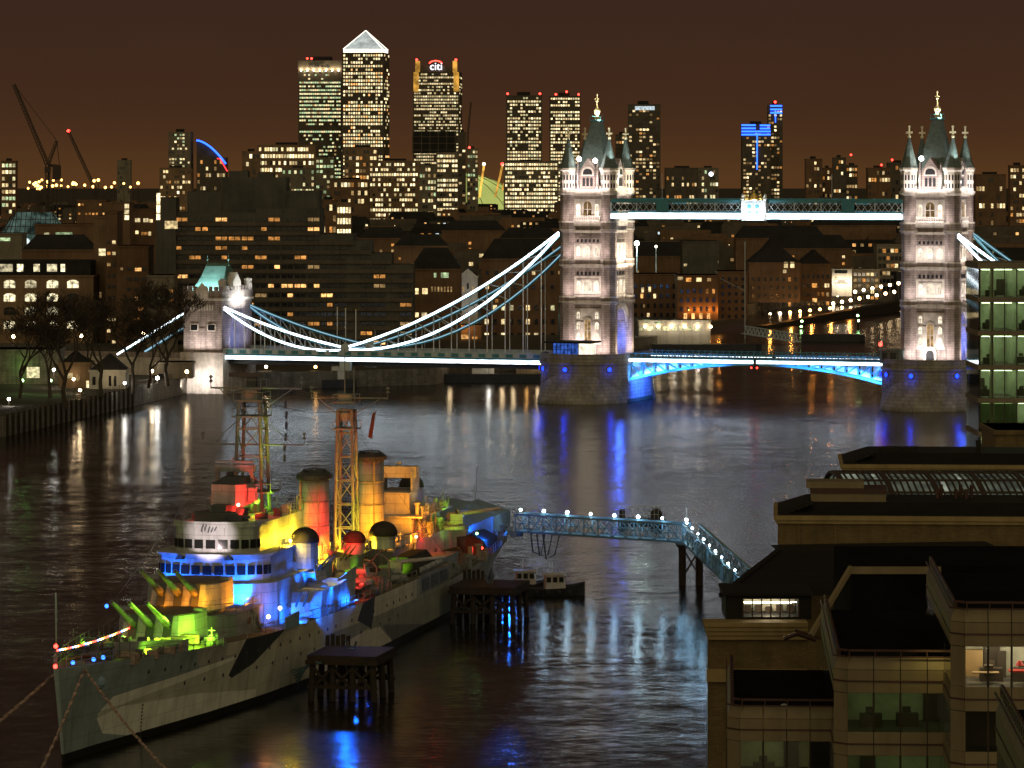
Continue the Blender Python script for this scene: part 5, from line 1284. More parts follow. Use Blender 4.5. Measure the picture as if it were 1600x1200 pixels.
T, W, h, d = tower('office_tower', 'tallest office tower, square with a white lit pyramid roof', 534, 600, 82, 4600, 16, 44, .86, GOLD+[('win_orange_bright', 1.5)], rz=-.10, side=(4, .35), roofbox=False, fw=.66, fh=.56, band=.45, win_z0=5, wall='far_wall')
b = MB(); b.box(-W/2+1.5, W/2-1.5, 1.5, d-1.5, h, h+4.2); b.build('lit_band', 'led_band', T)
b = MB(); b.prism([(-W/2+1.5, 1.5), (W/2-1.5, 1.5), (W/2-1.5, d-1.5), (-W/2+1.5, d-1.5)], h+4.2, h+27, [(-.3, d/2-.3), (.3, d/2-.3), (.3, d/2+.3), (-.3, d/2+.3)]); b.build('pyramid_roof', 'pyramid_light', T)
b = MB()
for i in (-1, 1):
    for j in (0, 1): b.bar((i*(W/2-1.5), 1.5+j*(d-3), h+4.3), (0, d/2, h+27.2), .9)
b.build('roof_edge', 'led_band', T)
T, W, h, d = tower('office_tower', 'office tower with amber lit stepped corners and a white sign at its top', 645, 718, 112, 4650, 20, 44, .82, GOLD, rz=-.04, side=(4, .25), roofbox=False, fw=.8, fh=.5, band=.3, win_z0=5)
b = MB(); b.box(-W/2-.5, W/2-4, -.8, -.2, h-99, h-72)
b.m(1)
for k in range(6): b.box(-W/2+k*10.2, -W/2+k*10.2+.5, -1, -.8, h-99, h-72)
for k in range(3): b.box(-W/2, W/2-4, -1, -.8, h-95+k*8, h-94.6+k*8)
b.build('plant_floors', ['roof_dark', 'far_stone'], T)
for sx_ in (-1, 1):
    b = MB(); b.box(sx_*W*.43-3.2, sx_*W*.43+3.2, -.5, 6, h-24, h-.5); b.box(sx_*W*.40-2.6, sx_*W*.40+2.6, -.6, 6, h-.5, h+13); b.build('corner_turret', 'corner_amber', T)
    red_lamps(T, [(sx_*W*.42, 2, h+14.5)], r=1.5)
b = MB(); b.box(-W*.34, W*.34, 2, d-4, h, h+7); b.build('parapet', 'far_wall', T)
word('citi', T, 0, -.8, h+2.2, 13, 'sign_white', 'sign_lettering')
b = MB(); pts = [(8.2*math.cos(PI*k/10)-.5, -1.0, h+8.6+4.6*math.sin(PI*k/10)) for k in range(1, 10)]; b.tube(pts, .75, 6); b.build('sign_arc', 'red_light', T)
BL = [  # name, label, u0,u1, vt, D, nx, nz, fill, palette, wall, rz
 ('twin high rise with red lamps, the left of the two', 791, 847, 149, 4500, 13, 34, .72, GOLD, 'far_wall', 0, ((-.46, 2), (.44, 2))),
 ('twin high rise with red lamps, the right of the two beside the north bridge tower', 859, 907, 150, 4520, 12, 34, .74, GOLD, 'far_wall', 0, ((-.3, 2), (.05, 5), (.44, 2))),
 ('wide gold lit office block at the foot of the twin high rises', 787, 873, 252, 4300, 22, 13, .90, GOLD, 'far_stone', 0, ()),
 ('dark residential tower with a pale lit crown, right of the north bridge tower', 981, 1032, 163, 4000, 9, 30, .26, WARM, 'far_wall', -.03, ()),
 ('slim dark tower partly hidden by the north bridge tower', 962, 981, 210, 4100, 4, 18, .2, WARM, 'far_wall', 0, ()),
 ('low dark block with one round white sign', 1040, 1090, 262, 3600, 12, 9, .18, WARM, 'far_wall', 0, ()),
 ('pale block with a lit stair beside the block with the round sign', 1091, 1123, 262, 3650, 7, 9, .35, OFF, 'far_stone', 0, ()),
 ('residential tower outlined in blue light, lower of the joined pair', 1160, 1204, 194, 3900, 9, 26, .30, WARM, 'far_wall', 0, ()),
 ('residential tower outlined in blue light, taller of the joined pair', 1200, 1223, 164, 3930, 5, 30, .30, WARM, 'far_wall', 0, ((.0, 3),)),
 ('dark block of flats with a lit stairwell, right of the blue towers', 1259, 1285, 248, 3000, 6, 13, .25, WARM, 'brick_dark', 0, ()),
 ('broad dark block of flats between two stair towers', 1285, 1300, 262, 3050, 4, 11, .35, WARM, 'brick_dark', 0, ()),
 ('tall dark block of flats in the middle of the row right of the crest', 1302, 1322, 246, 3000, 5, 13, .2, WARM, 'far_wall', 0, ((.9, 2),)),
 ('block of flats with a ladder of lit windows, right of the walkway crest', 1322, 1340, 258, 3020, 4, 12, .5, WARM, 'far_wall', 0, ()),
 ('dark block of flats just left of the south bridge tower', 1356, 1392, 262, 2800, 8, 10, .3, WARM, 'brick_dark', 0, ((.1, 2),)),
 ('block behind the south bridge tower with a red lamp', 1388, 1420, 254, 2900, 6, 10, .2, WARM, 'far_wall', 0, ((-.3, 2),)),
 ('wide dark housing block right of the south bridge tower', 1524, 1572, 272, 2600, 10, 8, .28, WARM, 'brick_dark', 0, ()),
 ('dark tower block at the right edge with evenly lit windows', 1578, 1602, 258, 2400, 5, 13, .5, WARM, 'brick_dark', 0, ()),
 ('slender glass tower with a lit top beside the building with the blue arc', 263, 298, 206, 3600, 8, 26, .28, OFF, 'far_stone', -.05, ()),
 ('stepped brown podium block below the slender glass tower', 249, 299, 262, 3500, 11, 11, .3, WARM, 'brick_brown', 0, ()),
 ('glass block under a curving blue light', 307, 353, 246, 3600, 10, 10, .3, WARM, 'far_wall', 0, ()),
 ('hazy grey tower block between the cranes and the slender glass tower', 183, 204, 250, 4200, 5, 12, .06, WARM, 'far_stone', 0, ()),
 ('small tower block at the left edge with rows of pale windows', 2, 25, 251, 3000, 4, 11, .7, OFF, 'brick_dark', 0, ()),
 ('low office block with long gold window bands, left of the flat topped tower', 402, 493, 226, 3800, 20, 11, .78, GOLD, 'brick_brown', 0, ()),
 ('dark shoulder block at the left end of the gold banded offices', 378, 406, 236, 3700, 5, 9, .35, WARM, 'brick_brown', 0, ()),
 ('office block with sparse lit windows below the gold banded offices', 440, 492, 262, 3600, 11, 9, .5, GRNO, 'far_stone', 0, ()),
 ('narrow glass block in front of the flat topped tower', 493, 522, 246, 3550, 5, 13, .55, GRNO, 'far_stone', 0, ()),
 ('dark office block in front of the pyramid tower', 538, 590, 230, 3500, 9, 12, .35, WARM, 'brick_brown', 0, ()),
 ('wide gold windowed office block between the pyramid tower and the white sign tower', 576, 655, 251, 3400, 18, 13, .62, GOLD, 'brick_brown', 0, ()),
 ('dim low block at the foot of the pyramid tower', 515, 576, 280, 3300, 11, 6, .4, WARM, 'brick_dark', 0, ()),
 ('narrow brown block with a few lit windows below the tower with the white sign', 655, 682, 258, 3350, 6, 10, .4, OFF, 'far_stone', 0, ()),
 ('glass block with a bright lower corner below the tower with the white sign', 682, 716, 238, 3450, 7, 15, .68, GOLD, 'far_stone', 0, ()),
 ('thin stair core block right of the tower with the white sign', 716, 728, 206, 4500, 2, 20, .15, WARM, 'far_wall', 0, ()),
 ('greenish glass block left of the lit dome', 730, 747, 232, 4000, 4, 15, .55, GRNO, 'far_stone', 0, ((-.3, 1),)),
 ('pale lit block with tall bright windows beside the far end of the hotel', 526, 549, 316, 1900, 5, 6, .95, [('win_warm_bright', 1)], 'brick_brown', 0, ()),
 ('dim block with scattered windows left of the pale lit block', 497, 526, 312, 1950, 5, 6, .45, WARM, 'brick_dark', 0, ())]
for i, (lb, u0, u1, vt, D, nx, nz, fill, pal, wall, rz, reds) in enumerate(BL):
    T, W, h, d = tower('office_block' if 'office' in lb or 'glass' in lb else 'tower_block', lb, u0, u1, vt, D, nx, nz, fill, pal, wall=wall, rz=rz, depth=min(45, (u1-u0)/FPX*D*.9), dark=.25)
    if reds: red_lamps(T, [(W*fx, 2, h+hh) for fx, hh in reds], r=1.3 if D > 3500 else .8)
    if 'pale lit crown' in lb:
        b = MB(); b.box(-W*.28, W*.32, -.6, 0, h-6, h-2); b.build('lit_crown', 'win_cool', T)
    if 'round white sign' in lb:
        b = MB(); b.tube([(W*.92, -.8, h-6), (W*.92, -1.2, h-6)], 2.2, 14); b.build('round_sign', 'sign_white', T)
    if 'blue light' in lb and 'outlined' in lb:
        b = MB(); big = 'lower' in lb
        if big:
            for zz in (h-1, h-4.2, h-7.4, h-10.6): b.box(-W/2-1, W*(-.03 if zz > h-7 else .5), -.9, -.3, zz-.8, zz+.8); b.box(W*.12, W/2-.5, -.9, -.3, zz-1.0, zz+.6) if zz > h-7 else None
            b.box(W*.0, W*.04, -.9, -.3, h-46, h-9)
        else:
            for zz in (h-1, h-4.5, h-8): b.box(-W*.35, W*.45, -.9, -.3, zz-.8, zz+.8)
            b.box(-.4, .5, -.9, -.3, h-18, h-5)
        b.build('blue_outline', 'blue_band', T)
    if 'curving blue' in lb:
        pts = [(W*(-.5+1.0*k/10), -.5, h+22*(1-(k/10)**1.7)-6) for k in range(11)]
        b = MB(); b.ext([(p[0], 1, p[2]) for p in pts]+[(pts[-1][0], 1, h-8), (pts[0][0], 1, h-8)], (0, 8, 0)); b.build('curved_wall', 'far_wall', T)
        b = MB(); b.tube(pts, .9, 6); b.build('blue_arc', 'blue_band', T)
        b = MB(); b.tube([(W*.2, -.6, h-1), (W*.3, -.6, h-1.2), (W*.55, -.6, h-13)], .5, 5); b.build('red_arc', 'red_arc', T)
# domed arena with masts
D = 4900; T = thing('arena_dome', 'white tent roofed arena dome lit greenish yellow, with yellow masts', 'arena', (xat(712, D), D, 4)); Rr = 80
b = MB(); b.lathe((0, 0, 0), [(112*math.cos(PI/2*k/10)+.02, 54-(112*math.cos(PI/2*k/10))**2/232) for k in range(11)], 40); b.build('roof', 'dome_lit', T, True)
for k in range(8): b = MB(); an = -1.2+k*.3; b.tube([(r_*math.cos(an), r_*math.sin(an), 54.6-r_*r_/232) for r_ in (112, 90, 65, 40, 10)], .5, 4); b.build('roof_cable', 'far_stone', T)
for k in range(4):
    an = -2.4+k*.5; b = MB(); x, y = Rr*.72*math.cos(an+1.4), Rr*.72*math.sin(an+1.4)-40; b.bar((x, y, 22), (x*1.18, y-6, 62), 1.8); b.m(1); b.ball((x*1.18, y-6, 64), 2.0, 6); b.build('mast', ['corner_amber', 'far_white' if k != 1 else 'red_light'], T)
# construction cranes
mat('crane_steel', (.05, .035, .028), .7)
def crane(label, ub, vb, ut, vt, D, back, lampm=None):
    base = at(ub, 306, D); piv = at(ub, vb, D); tip = at(ut, vt, D)
    T = thing('tower_crane', label, 'crane', (base.x, D, 0)); o = Vector((base.x, D, 0))
    def lat(b, p, q, w, n):
        p, q = p-o, q-o; d_ = (q-p).normalized(); s = d_.cross(Vector((0, 1, 0))).normalized()*w/2; e = Vector((0, w/2, 0))
        for si, ei in ((-1, -1), (1, -1), (0, 1)): b.bar(p+s*si+e*ei, q+s*si*.7+e*ei, w*.22)
        for k in range(n):
            a_, c_ = p.lerp(q, k/n), p.lerp(q, (k+1)/n); b.bar(a_-s-e, c_+s-e, w*.14); b.bar(a_+s-e, c_-s-e, w*.12)
    b = MB(); lat(b, Vector((base.x, D, 0)), piv, 2.6, 14); b.build('mast', 'crane_steel', T)
    b = MB(); lat(b, piv, tip, 2.2, 26); b.build('jib', 'crane_steel', T)
    if back:
        b = MB(); a = at(ub+14, vb-38, D); lat(b, piv, a, 1.8, 8); b.build('frame', 'crane_steel', T)
        b = MB(); c_ = at(ub+18, vb+2, D); b.bar(piv-o, c_-o, 2.0, 1.6); b.box(c_.x-o.x-3.4, c_.x-o.x+.6, -1.5, 1.5, c_.z-7, c_.z+.5); b.build('counterweight', 'crane_steel', T)
        b = MB(); b.bar(a-o, tip-o, .3); b.bar(a-o, c_-o, .35); b.build('cable', 'crane_steel', T)
        b = MB(); b.box(piv.x-o.x-1.5, piv.x-o.x+1.5, -2.4, -.5, piv.z-4, piv.z-1); b.build('cab', 'crane_steel', T)
    if lampm: b = MB(); b.ball(tip-o, 1.2, 6); b.build('warning_light', lampm, T)
crane('tall dark luffing crane at the left with a raised jib', 75, 258, 22, 132, 2000, True)
crane('thin far crane with a red lamp at the tip of its jib', 150, 298, 107, 205, 2600, False, 'red_light')
crane('low crane jib behind the tower with the white sign', 731, 210, 736, 160, 4400, False)
# amber street lamps on the skyline
sl0 = None
for k in range(34):
    u = R.choice((R.uniform(40, 150), R.uniform(40, 105), R.uniform(110, 240))); D = R.uniform(2300, 3400); v = R.uniform(281, 296) if u < 160 else R.uniform(286, 300)
    p = at(u, v, D); h = p.z-4
    if sl0 is None:
        T = thing('street_lamp', 'amber street lamp on the far skyline near the cranes', 'street lamp', (p.x, D, p.z), 0, 'amber street lamps on the far skyline near the cranes'); sl0 = T
        b = MB(); b.tube([(0, 0, -34), (0, 0, 0)], .25, 5); b.build('post', 'crane_steel', T); b = MB(); b.ball((0, -.4, .3), 1.0, 6); b.build('lamp_head', 'far_amber', T)
    else:
        T = copy_tree(sl0); T.location = (p.x, D, p.z)
# low rise carpet between the named buildings: one mass of roofs
b = MB(); lights = MB(); LM = ['win_warm', 'win_orange', 'win_orange_bright', 'win_warm_bright', 'win_warm_dim', 'win_cool']
for k in range(950):
    D = 1500+3400*R.random()**1.2; u = R.uniform(-60, 1660)
    if D < 1900 and 880 < u < 1460: continue
    lim = 288 if D > 2600 else 300+(2600-D)*.055
    v = max(lim+R.uniform(0, 10), HOR+(CAMH-4.2-R.uniform(5, 18))/D*FPX)
    W = R.uniform(14, 46); p = at(u, v, D); dp = R.uniform(10, 22); b.cur = R.randrange(3)
    if p.z < 6: continue
    b.box(p.x-W/2, p.x+W/2, D, D+dp, 0, p.z)
    if R.random() < .5: b.ext([(p.x-W/2, D, p.z), (p.x+W/2, D, p.z), (p.x+W/2-2, D, p.z+2.6), (p.x-W/2+2, D, p.z+2.6)], (0, dp*.5, 0))
    nw = int(W/4.2); nzz = max(1, int((p.z-4.2)/3.4)); den = R.choice((.08, .16, .28, .5))
    for i in range(nw):
        for j in range(nzz):
            if R.random() < den:
                x = p.x-W/2+2+i*4.2; z = 6+j*3.4
                if z > p.z-1: continue
                lights.cur = LM.index(pick([('win_warm', 3), ('win_orange', 3), ('win_orange_bright', 1.6), ('win_warm_bright', 1.6), ('win_warm_dim', 3), ('win_cool', .4)]))
                lights.box(x, x+1.7, D-.1, D, z, z+1.5)
for k in range(1500):                                                    # lamps in streets and yards
    D = 1600+3000*R.random(); u = R.uniform(-60, 1660); z = R.uniform(9, 16)
    if D < 1900 and 880 < u < 1460: continue
    lights.cur = LM.index(R.choice(('win_orange_bright', 'win_orange_bright', 'win_warm_bright')))
    p = Vector((xat(u, D), D-8, z)); r = D/FPX*R.uniform(.3, .75); lights.ball(p, r, 6)
o = b.build('low_rise_city', ['brick_dark', 'far_wall', 'roof_dark'], None); kind(o, 'stuff', 'mass of low dark roofs stretching to the skyline')
o = lights.build('low_rise_city_lights', LM, None); kind(o, 'stuff', 'scattered lit windows and lamps of the low far city')
# ------------------------------------------------------------------ middle distance, north bank
def mid(name, label, u0, u1, vt, D, wins=None, wall='brick_dark', depth=18, zb=4.2, cat='building', roof=None, rz=0.0, group=None):
    """wins: list of (u, v, w px, h px, material) measured on the facade"""
    W = (u1-u0)/FPX*D; zt = zat(vt, D); uc = (u0+u1)/2
    T = thing(name, label, cat, (xat(uc, D), D, zb), rz, group); h = zt-zb
    b = MB(); b.box(-W/2, W/2, 0, depth, 0, h); b.box(-W/2-.25, W/2+.25, -.25, depth+.25, h-.5, h); b.build('walls', wall, T)
    if roof == 'gable':
        b = MB(); b.ext([(-W/2, 0, h), (W/2, 0, h), (0, 0, h+W*.42)], (0, depth, 0)); b.build('roof', 'roof_dark', T)
    elif roof == 'hip':
        b = MB(); b.prism([(-W/2, 0), (W/2, 0), (W/2, depth), (-W/2, depth)], h, h+min(6, depth*.3), [(-W/2+4, depth*.45), (W/2-4, depth*.45), (W/2-4, depth*.55), (-W/2+4, depth*.55)]); b.build('roof', 'roof_dark', T)
    if wins: windows(T, [((u-uc)/FPX*D, -.06, zat(v, D)-zb, w/FPX*D, hh/FPX*D, 'x', m) for u, v, w, hh, m in wins])
    return T, W, h
def wgrid(u0, u1, nu, v0, v1, nv, w, h, fill, pal, dark=1.0):
    out = []
    for j in range(nv):
        for i in range(nu):
            m = pick(pal) if R.random() < fill else ('glass_dark' if R.random() < dark else None)
            if m: out.append((u0+(u1-u0)*(i+.5)/nu, v0+(v1-v0)*(j+.5)/nv, w, h, m))
    return out
# hotel: stepped concrete slabs
D = 1080
T = thing('hotel', 'huge dark stepped concrete hotel block with scattered orange windows', 'hotel', (xat(450, D), D, 4.2))
steps = [(275, 400, 332, 24), (400, 500, 326, 26), (500, 552, 366, 24), (552, 580, 376, 22), (580, 612, 396, 20), (612, 646, 414, 20), (290, 345, 300, 20), (345, 445, 277, 18), (445, 497, 298, 18), (355, 385, 267, 8), (400, 425, 270, 8), (245, 276, 308, 12)]
b = MB()
for k, (u0, u1, vt, dp) in enumerate(steps):
    y0 = k*.004 if k < 6 else (5.0+k*.15 if k != 11 else -3)
    b.box(xat(u0, D)-T.location.x, xat(u1, D)-T.location.x, y0, y0+dp, 0, zat(vt, D)-4.2)
b.build('walls', 'concrete_dark', T)
b = MB()
for j in range(15):
    v = 349+j*14.8
    for u0, u1, vt, dp in steps[:6]:
        if v > vt+8: b.box(xat(u0, D)-T.location.x+.05, xat(u1, D)-T.location.x-.05, -.55, 0, zat(v+4, D)-4.2, zat(v-1.5, D)-4.2)
b.build('balcony_bands', 'far_wall', T)
rc = []
for j in range(15):
    for i in range(18):
        u = 284+i*20.6; v = 343+j*14.8
        st = [s for s in steps[:6] if s[0] <= u-6 and u+6 <= s[1]]
        if not st or v < st[0][2]+8: continue
        m = pick(ORNG) if R.random() < .27 else 'glass_dark'
        x = xat(u, D)-T.location.x
        for q in (-.85, .85): rc.append((x+q, -.06, zat(v, D)-4.2, 1.45, .95, 'x', m if R.random() < .85 else 'glass_dark'))
windows(T, rc)
b = MB(); x = xat(249, D)-T.location.x
for z0, z1 in ((36.5, 38.2), (38.5, 40.8), (41, 44)): b.box(x-.5, x+.5, -3.1, -3, z0, z1)
b.build('lit_stairwell', 'win_warm_bright', T)
b = MB(); x = xat(269, D)-T.location.x; b.box(x-1.8, x+1.8, -3.1, -3, 34.0, 36.2); b.build('lit_landing', 'win_warm', T)
# panel with the pale leaf emblem
D = 1040; T, W, h = mid('hotel_wing', 'pale stair wing carrying a round leaf emblem beside the gate tower', 230, 271, 430, D, [(u, v, 6, 5, pick(ORNG)) for u, v in ((226+8, 500), (274-6, 455), (274-6, 471))], 'far_stone', 14)
b = MB(); x, z = xat(252, D)-T.location.x, zat(464, D)-4.2; b.tube([(x, -.1, z), (x, -.3, z)], 2.3, 20); b.m(1)
for k in range(-2, 3): b.ext([(x-.15, -.3, z-1.9), (x+.15, -.3, z-1.9), (x+k*.75+.25, -.3, z+.5), (x+k*.95, -.3, z+1.9-abs(k)*.3), (x+k*.75-.25, -.3, z+.6)], (0, -.06-.01*(k+2), 0))
b.build('leaf_emblem', ['concrete_dark', 'render_white'], T)
mid('block_of_flats', 'narrow brown block with lit windows between the arched brick building and the hotel', 165, 183, 330, 1120, wgrid(166, 182, 2, 370, 560, 11, 5, 5, .5, WARM), 'brick_dark', 16)
mid('block_of_flats', 'dark brick block with paired orange windows left of the leaf emblem', 183, 232, 384, 1100, [(216, 421, 10, 5, 'win_orange_bright'), (216, 467, 11, 6, 'win_orange_bright'), (220, 483, 8, 5, 'win_orange'), (216, 499, 11, 5, 'win_orange'), (190, 420, 4, 4, 'win_warm_dim')]+wgrid(196, 230, 3, 412, 540, 8, 8, 5, .05, ORNG), 'brick_dark', 16)
# arched brick office by the river
D = 1120; T, W, h = mid('brick_office', 'long brick office with rows of arched lit windows at the left edge', -14, 146, 430, D, None, 'brick_brown', 22)
b = MB(); b.box(-W/2+.5, W/2-1, 2, 20, h, h+4.2); b.build('roof_storey', 'roof_dark', T)
emat('office_room', (1, .86, .52), 1.15, vary=.7, scale=.9)
for j, v in enumerate((444, 465, 486, 508)):
    for i, u in enumerate((-12, 15, 48, 82, 114)):
        x, z = xat(u, D)-T.location.x, zat(v, D)-4.2; lit = not ((i, j) in ((1, 2), (4, 2), (4, 1)))
        b = MB(); b.ext([(x+q[0], -.05, z+q[1]) for q in ((-1.65, -1.1), (1.65, -1.1), (1.65, .7), (1.0, 1.1), (0, 1.25), (-1.0, 1.1), (-1.65, .7))], (0, -.1, 0))
        b.m(1); b.box(x-.06, x+.06, -.22, -.15, z-1.1, z+1.2); b.box(x-1.65, x+1.65, -.22, -.15, z+.1, z+.2); b.build('window', ['office_room' if lit else 'glass_dark', 'brick_dark'], T)
for u, w in ((5, 28), (30, 10), (56, 10), (80, 16), (97, 7)): b = MB(); x = xat(u, D)-T.location.x; b.box(x-w*.09, x+w*.09, 1.85, 1.98, h+1, h+3.2); b.build('roof_window', 'office_room', T)
T, W, h = mid('brick_office', 'dark end bay of the arched brick office with a few slim windows', 146, 165, 338, 1135, [(152, 461, 3, 9, 'win_warm_dim'), (157, 461, 3, 9, 'win_warm_dim'), (168-8, 394, 11, 11, 'win_warm_bright')], 'brick_brown', 20)
# glazed atrium roof and long dark block behind
D = 1420; T = thing('glass_atrium', 'glazed barn shaped atrium glowing pale green', 'atrium', (xat(50, D), D, 4.2)); z0, z1 = zat(365, D)-4.2, zat(332, D)-4.2
emat('atrium_glow', (.45, .75, .62), .10, vary=.8, scale=.25)
w0, w1 = xat(0, D)-T.location.x, xat(100, D)-T.location.x
b = MB(); b.prism([(w0, 0), (w1, 0), (w1, 14), (w0, 14)], z0, z1, [(w0+5, 6), (w1-5, 6), (w1-5, 8), (w0+5, 8)]); b.box(w0, w1, 0, 14, 0, z0); b.build('glass_roof', 'atrium_glow', T)
b = MB()
for k in range(14): x = w0+(w1-w0)*k/13; b.bar((x, -.1, z0), (min(max(x, w0+5), w1-5), 6, z1+.1), .25)
for k in range(3): t = k/3; b.bar((w0+5*t, 6*t-.1, z0+(z1-z0)*t), (w1-5*t, 6*t-.1, z0+(z1-z0)*t), .25)
b.build('glazing_bars', 'crane_steel', T)
b = MB(); b.ball((w0+10, -1, z0-3), 1.3, 8); b.build('floodlight', 'win_cool', T)
mid('office_block', 'long low dark office in front of the glazed atrium', 55, 152, 350, 1380, [(73, 367, 8, 7, 'win_pale'), (100, 366, 26, 6, 'win_green'), (12+50, 382, 5, 4, 'win_warm_dim'), (120, 381, 9, 5, 'win_warm')], 'brick_dark', 16)
mid('office_block', 'flat pale office left of the glazed atrium', -10, 34, 364, 1340, [(8, 374, 16, 5, 'win_green')], 'far_stone', 14)
mid('office_block', 'long dark slate roofed range behind the arched brick office', 34, 146, 390, 1250, [], 'brick_dark', 16, roof='hip')
mid('block_of_flats', 'dim block with one tall white lit stair, in front of the cranes', 163, 203, 316, 1500, [(198, 322+k*9, 7, 7, 'win_warm_bright') for k in range(3)]+[(178, 339, 4, 3, 'win_warm'), (180, 367, 5, 5, 'win_warm'), (168, 367, 5, 5, 'win_warm')], 'brick_dark', 14)
mid('block_of_flats', 'low block with a row of square lit windows right of the white lit stair', 203, 244, 326, 1520, [(215, 344, 8, 6, 'win_warm_bright'), (228, 344, 8, 6, 'win_warm_bright'), (236, 345, 5, 5, 'win_warm'), (226, 365, 10, 5, 'win_orange'), (214, 363, 5, 5, 'win_warm'), (234, 365, 4, 6, 'win_warm')], 'brick_dark', 14)
mid('warehouse', 'brown block with many small lit windows left of the hotel lift tower', 120, 166, 312, 1700, wgrid(121, 165, 8, 316, 345, 4, 3, 3, .35, ORNG, 0), 'brick_dark', 14)
# round the dock between the hotel and the north bridge tower
mid('warehouse', 'dark brick dock house with arched lit windows right of the hotel', 640, 720, 420, 1140, [(650, 455, 8, 9, 'win_warm'), (664, 455, 8, 9, 'win_warm'), (650, 492, 8, 7, 'win_warm'), (663, 493, 8, 9, 'win_warm_bright'), (632+14, 474, 5, 6, 'win_warm_dim')]+[(675+k*5, 452, 2.5, 8, 'win_warm_dim') for k in range(7)]+[(691+k*4, 430, 4, 8, 'win_green') for k in range(3)]+[(680, 430, 4, 7, 'win_green')], 'brick_dark', 20, roof='hip')
T, W, h = mid('gabled_house', 'pale gabled house end lit from below, under the long chain', 716, 746, 432, 1160, [(724, 452, 2.5, 8, 'win_warm_dim'), (731, 447, 3, 9, 'glass_dark'), (738, 452, 2.5, 8, 'win_warm_dim')], 'render_white', 20, roof='gable')
b = MB(); b.ext([(-W/2, -.05, h), (W/2, -.05, h), (0, -.05, h+W*.42)], (0, -.2, 0)); b.build('gable_wall', 'render_white', T)
lamp('facade_light', 'SPOT', (0, -14, h-14), (.85, .95, 1), 2600, (0, 0, h-2), 70, .5, parent=T)
mid('warehouse', 'brick dock warehouse with lit arcade behind the hangers of the long chain', 752, 872, 404, 1180, wgrid(754, 870, 9, 470, 535, 3, 6, 8, .4, GOLD)+[(770, 545, 6, 22, 'win_warm_bright'), (790, 548, 5, 18, 'win_warm'), (776, 470, 5, 5, 'win_orange')]+wgrid(754, 870, 8, 415, 460, 2, 5, 6, .15, WARM), 'brick_dark', 20, roof='hip')
T, W, h = mid('shop_front', 'low quayside cafe glowing orange below the long chain', 700, 752, 508, 1150, [(724, 528, 16, 10, 'win_orange_bright'), (708, 532, 8, 8, 'win_warm'), (742, 530, 8, 8, 'win_orange')], 'brick_brown', 12)
lamp('cafe_light', 'POINT', (0, -2.5, 4), (1, .45, .12), 500, size=.4, parent=T)
for lb, u0, u1, vt, D, n in (('dark tree screened terrace houses right of the hotel', 560, 640, 372, 1500, 8), ('low terrace with a red lit gable behind the dock', 615, 700, 384, 1420, 7), ('dark terrace behind the gabled house', 690, 790, 360, 1650, 8), ('long dark roofs behind the north bridge tower', 780, 875, 372, 1600, 8)):
    mid('terrace_houses', lb, u0, u1, vt, D, wgrid(u0+4, u1-4, n, vt+6, vt+34, 3, 4, 4, .14, ORNG, 0), 'brick_dark', 14, roof='hip')
def high_mast(label, u, v, D, m, e, col, r=1.0):
    p = at(u, v, D); T = thing('floodlight_mast', label, 'floodlight', (p.x, D, 4.2)); h = p.z-4.2
    b = MB(); b.tube([(0, 0, 0), (0, 0, h)], [.25, .14], 6); b.build('mast', 'pale_steel', T)
    b = MB(); b.ball((0, -.3, h+.2), r, 8); b.build('lamp', m, T)
    if e: lamp('mast_light', 'POINT', (0, -1.6, h-.6), col, e, size=.8, parent=T)
emat('flood_green', (.75, 1, .85), 30, sample=True)
high_mast('very bright greenish floodlight on a tall mast above the long chain', 818, 381, 1350, 'flood_green', 16000, (.75, 1, .85), 1.5)
high_mast('floodlight mast right against the north bridge tower', 995, 381, 1400, 'flood_green', 9000, (.75, 1, .85), .9); high_mast('thin twin headed lamp mast right of the north bridge tower', 1025, 386, 1420, 'far_white', 0, None, .5)
# right of the north bridge tower, round the river bend
mid('warehouse', 'long brick wharf building with few lit windows and orange lamps at its foot', 985, 1060, 428, 1330, [(1004, 453, 4, 8, 'win_warm'), (1015, 452, 4, 8, 'win_warm'), (1006, 478, 3, 5, 'win_warm_dim')]+wgrid(988, 1058, 7, 440, 500, 4, 4, 7, .06, ORNG), 'brick_dark', 18)
T, W, h = mid('warehouse', 'brick wharf building with orange floodlit ground floor', 1058, 1122, 430, 1300, [(1051+12, 421+14, 8, 5, 'win_warm'), (1076, 437, 8, 6, 'win_orange'), (1092, 437, 8, 6, 'win_warm'), (1108, 437, 6, 5, 'win_warm_dim')]+wgrid(1060, 1120, 6, 448, 490, 3, 4, 7, .1, ORNG)+[(1071+k*12, 494, 5, 9, 'win_orange_bright') for k in range(4)], 'brick_dark', 18)
for k in range(4): lamp('wall_light', 'POINT', (-W/2+4+k*3.4, -1.2, 3.4), (1, .36, .06), 420, size=.2, parent=T)
mid('warehouse', 'black square block standing behind the orange floodlit wharf building', 1066, 1122, 376, 1650, [(1071, 414, 5, 4, 'win_warm')], 'concrete_dark', 20)
mid('warehouse', 'dark wharf building beside the orange floodlit one with a stair tower', 1122, 1168, 424, 1310, wgrid(1124, 1166, 4, 430, 500, 6, 4, 5, .05, ORNG), 'brick_dark', 18)
T, W, h = mid('warehouse', 'tall dark gabled warehouse on the river bend with lamps along its quay', 1170, 1250, 410, 1480, [(1228, 402+12, 6, 9, 'win_warm'), (1238, 402+12, 6, 9, 'win_warm'), (1226, 424, 5, 5, 'win_warm')]+wgrid(1172, 1248, 8, 430, 495, 5, 4, 6, .12, ORNG), 'brick_dark', 20, roof='gable')
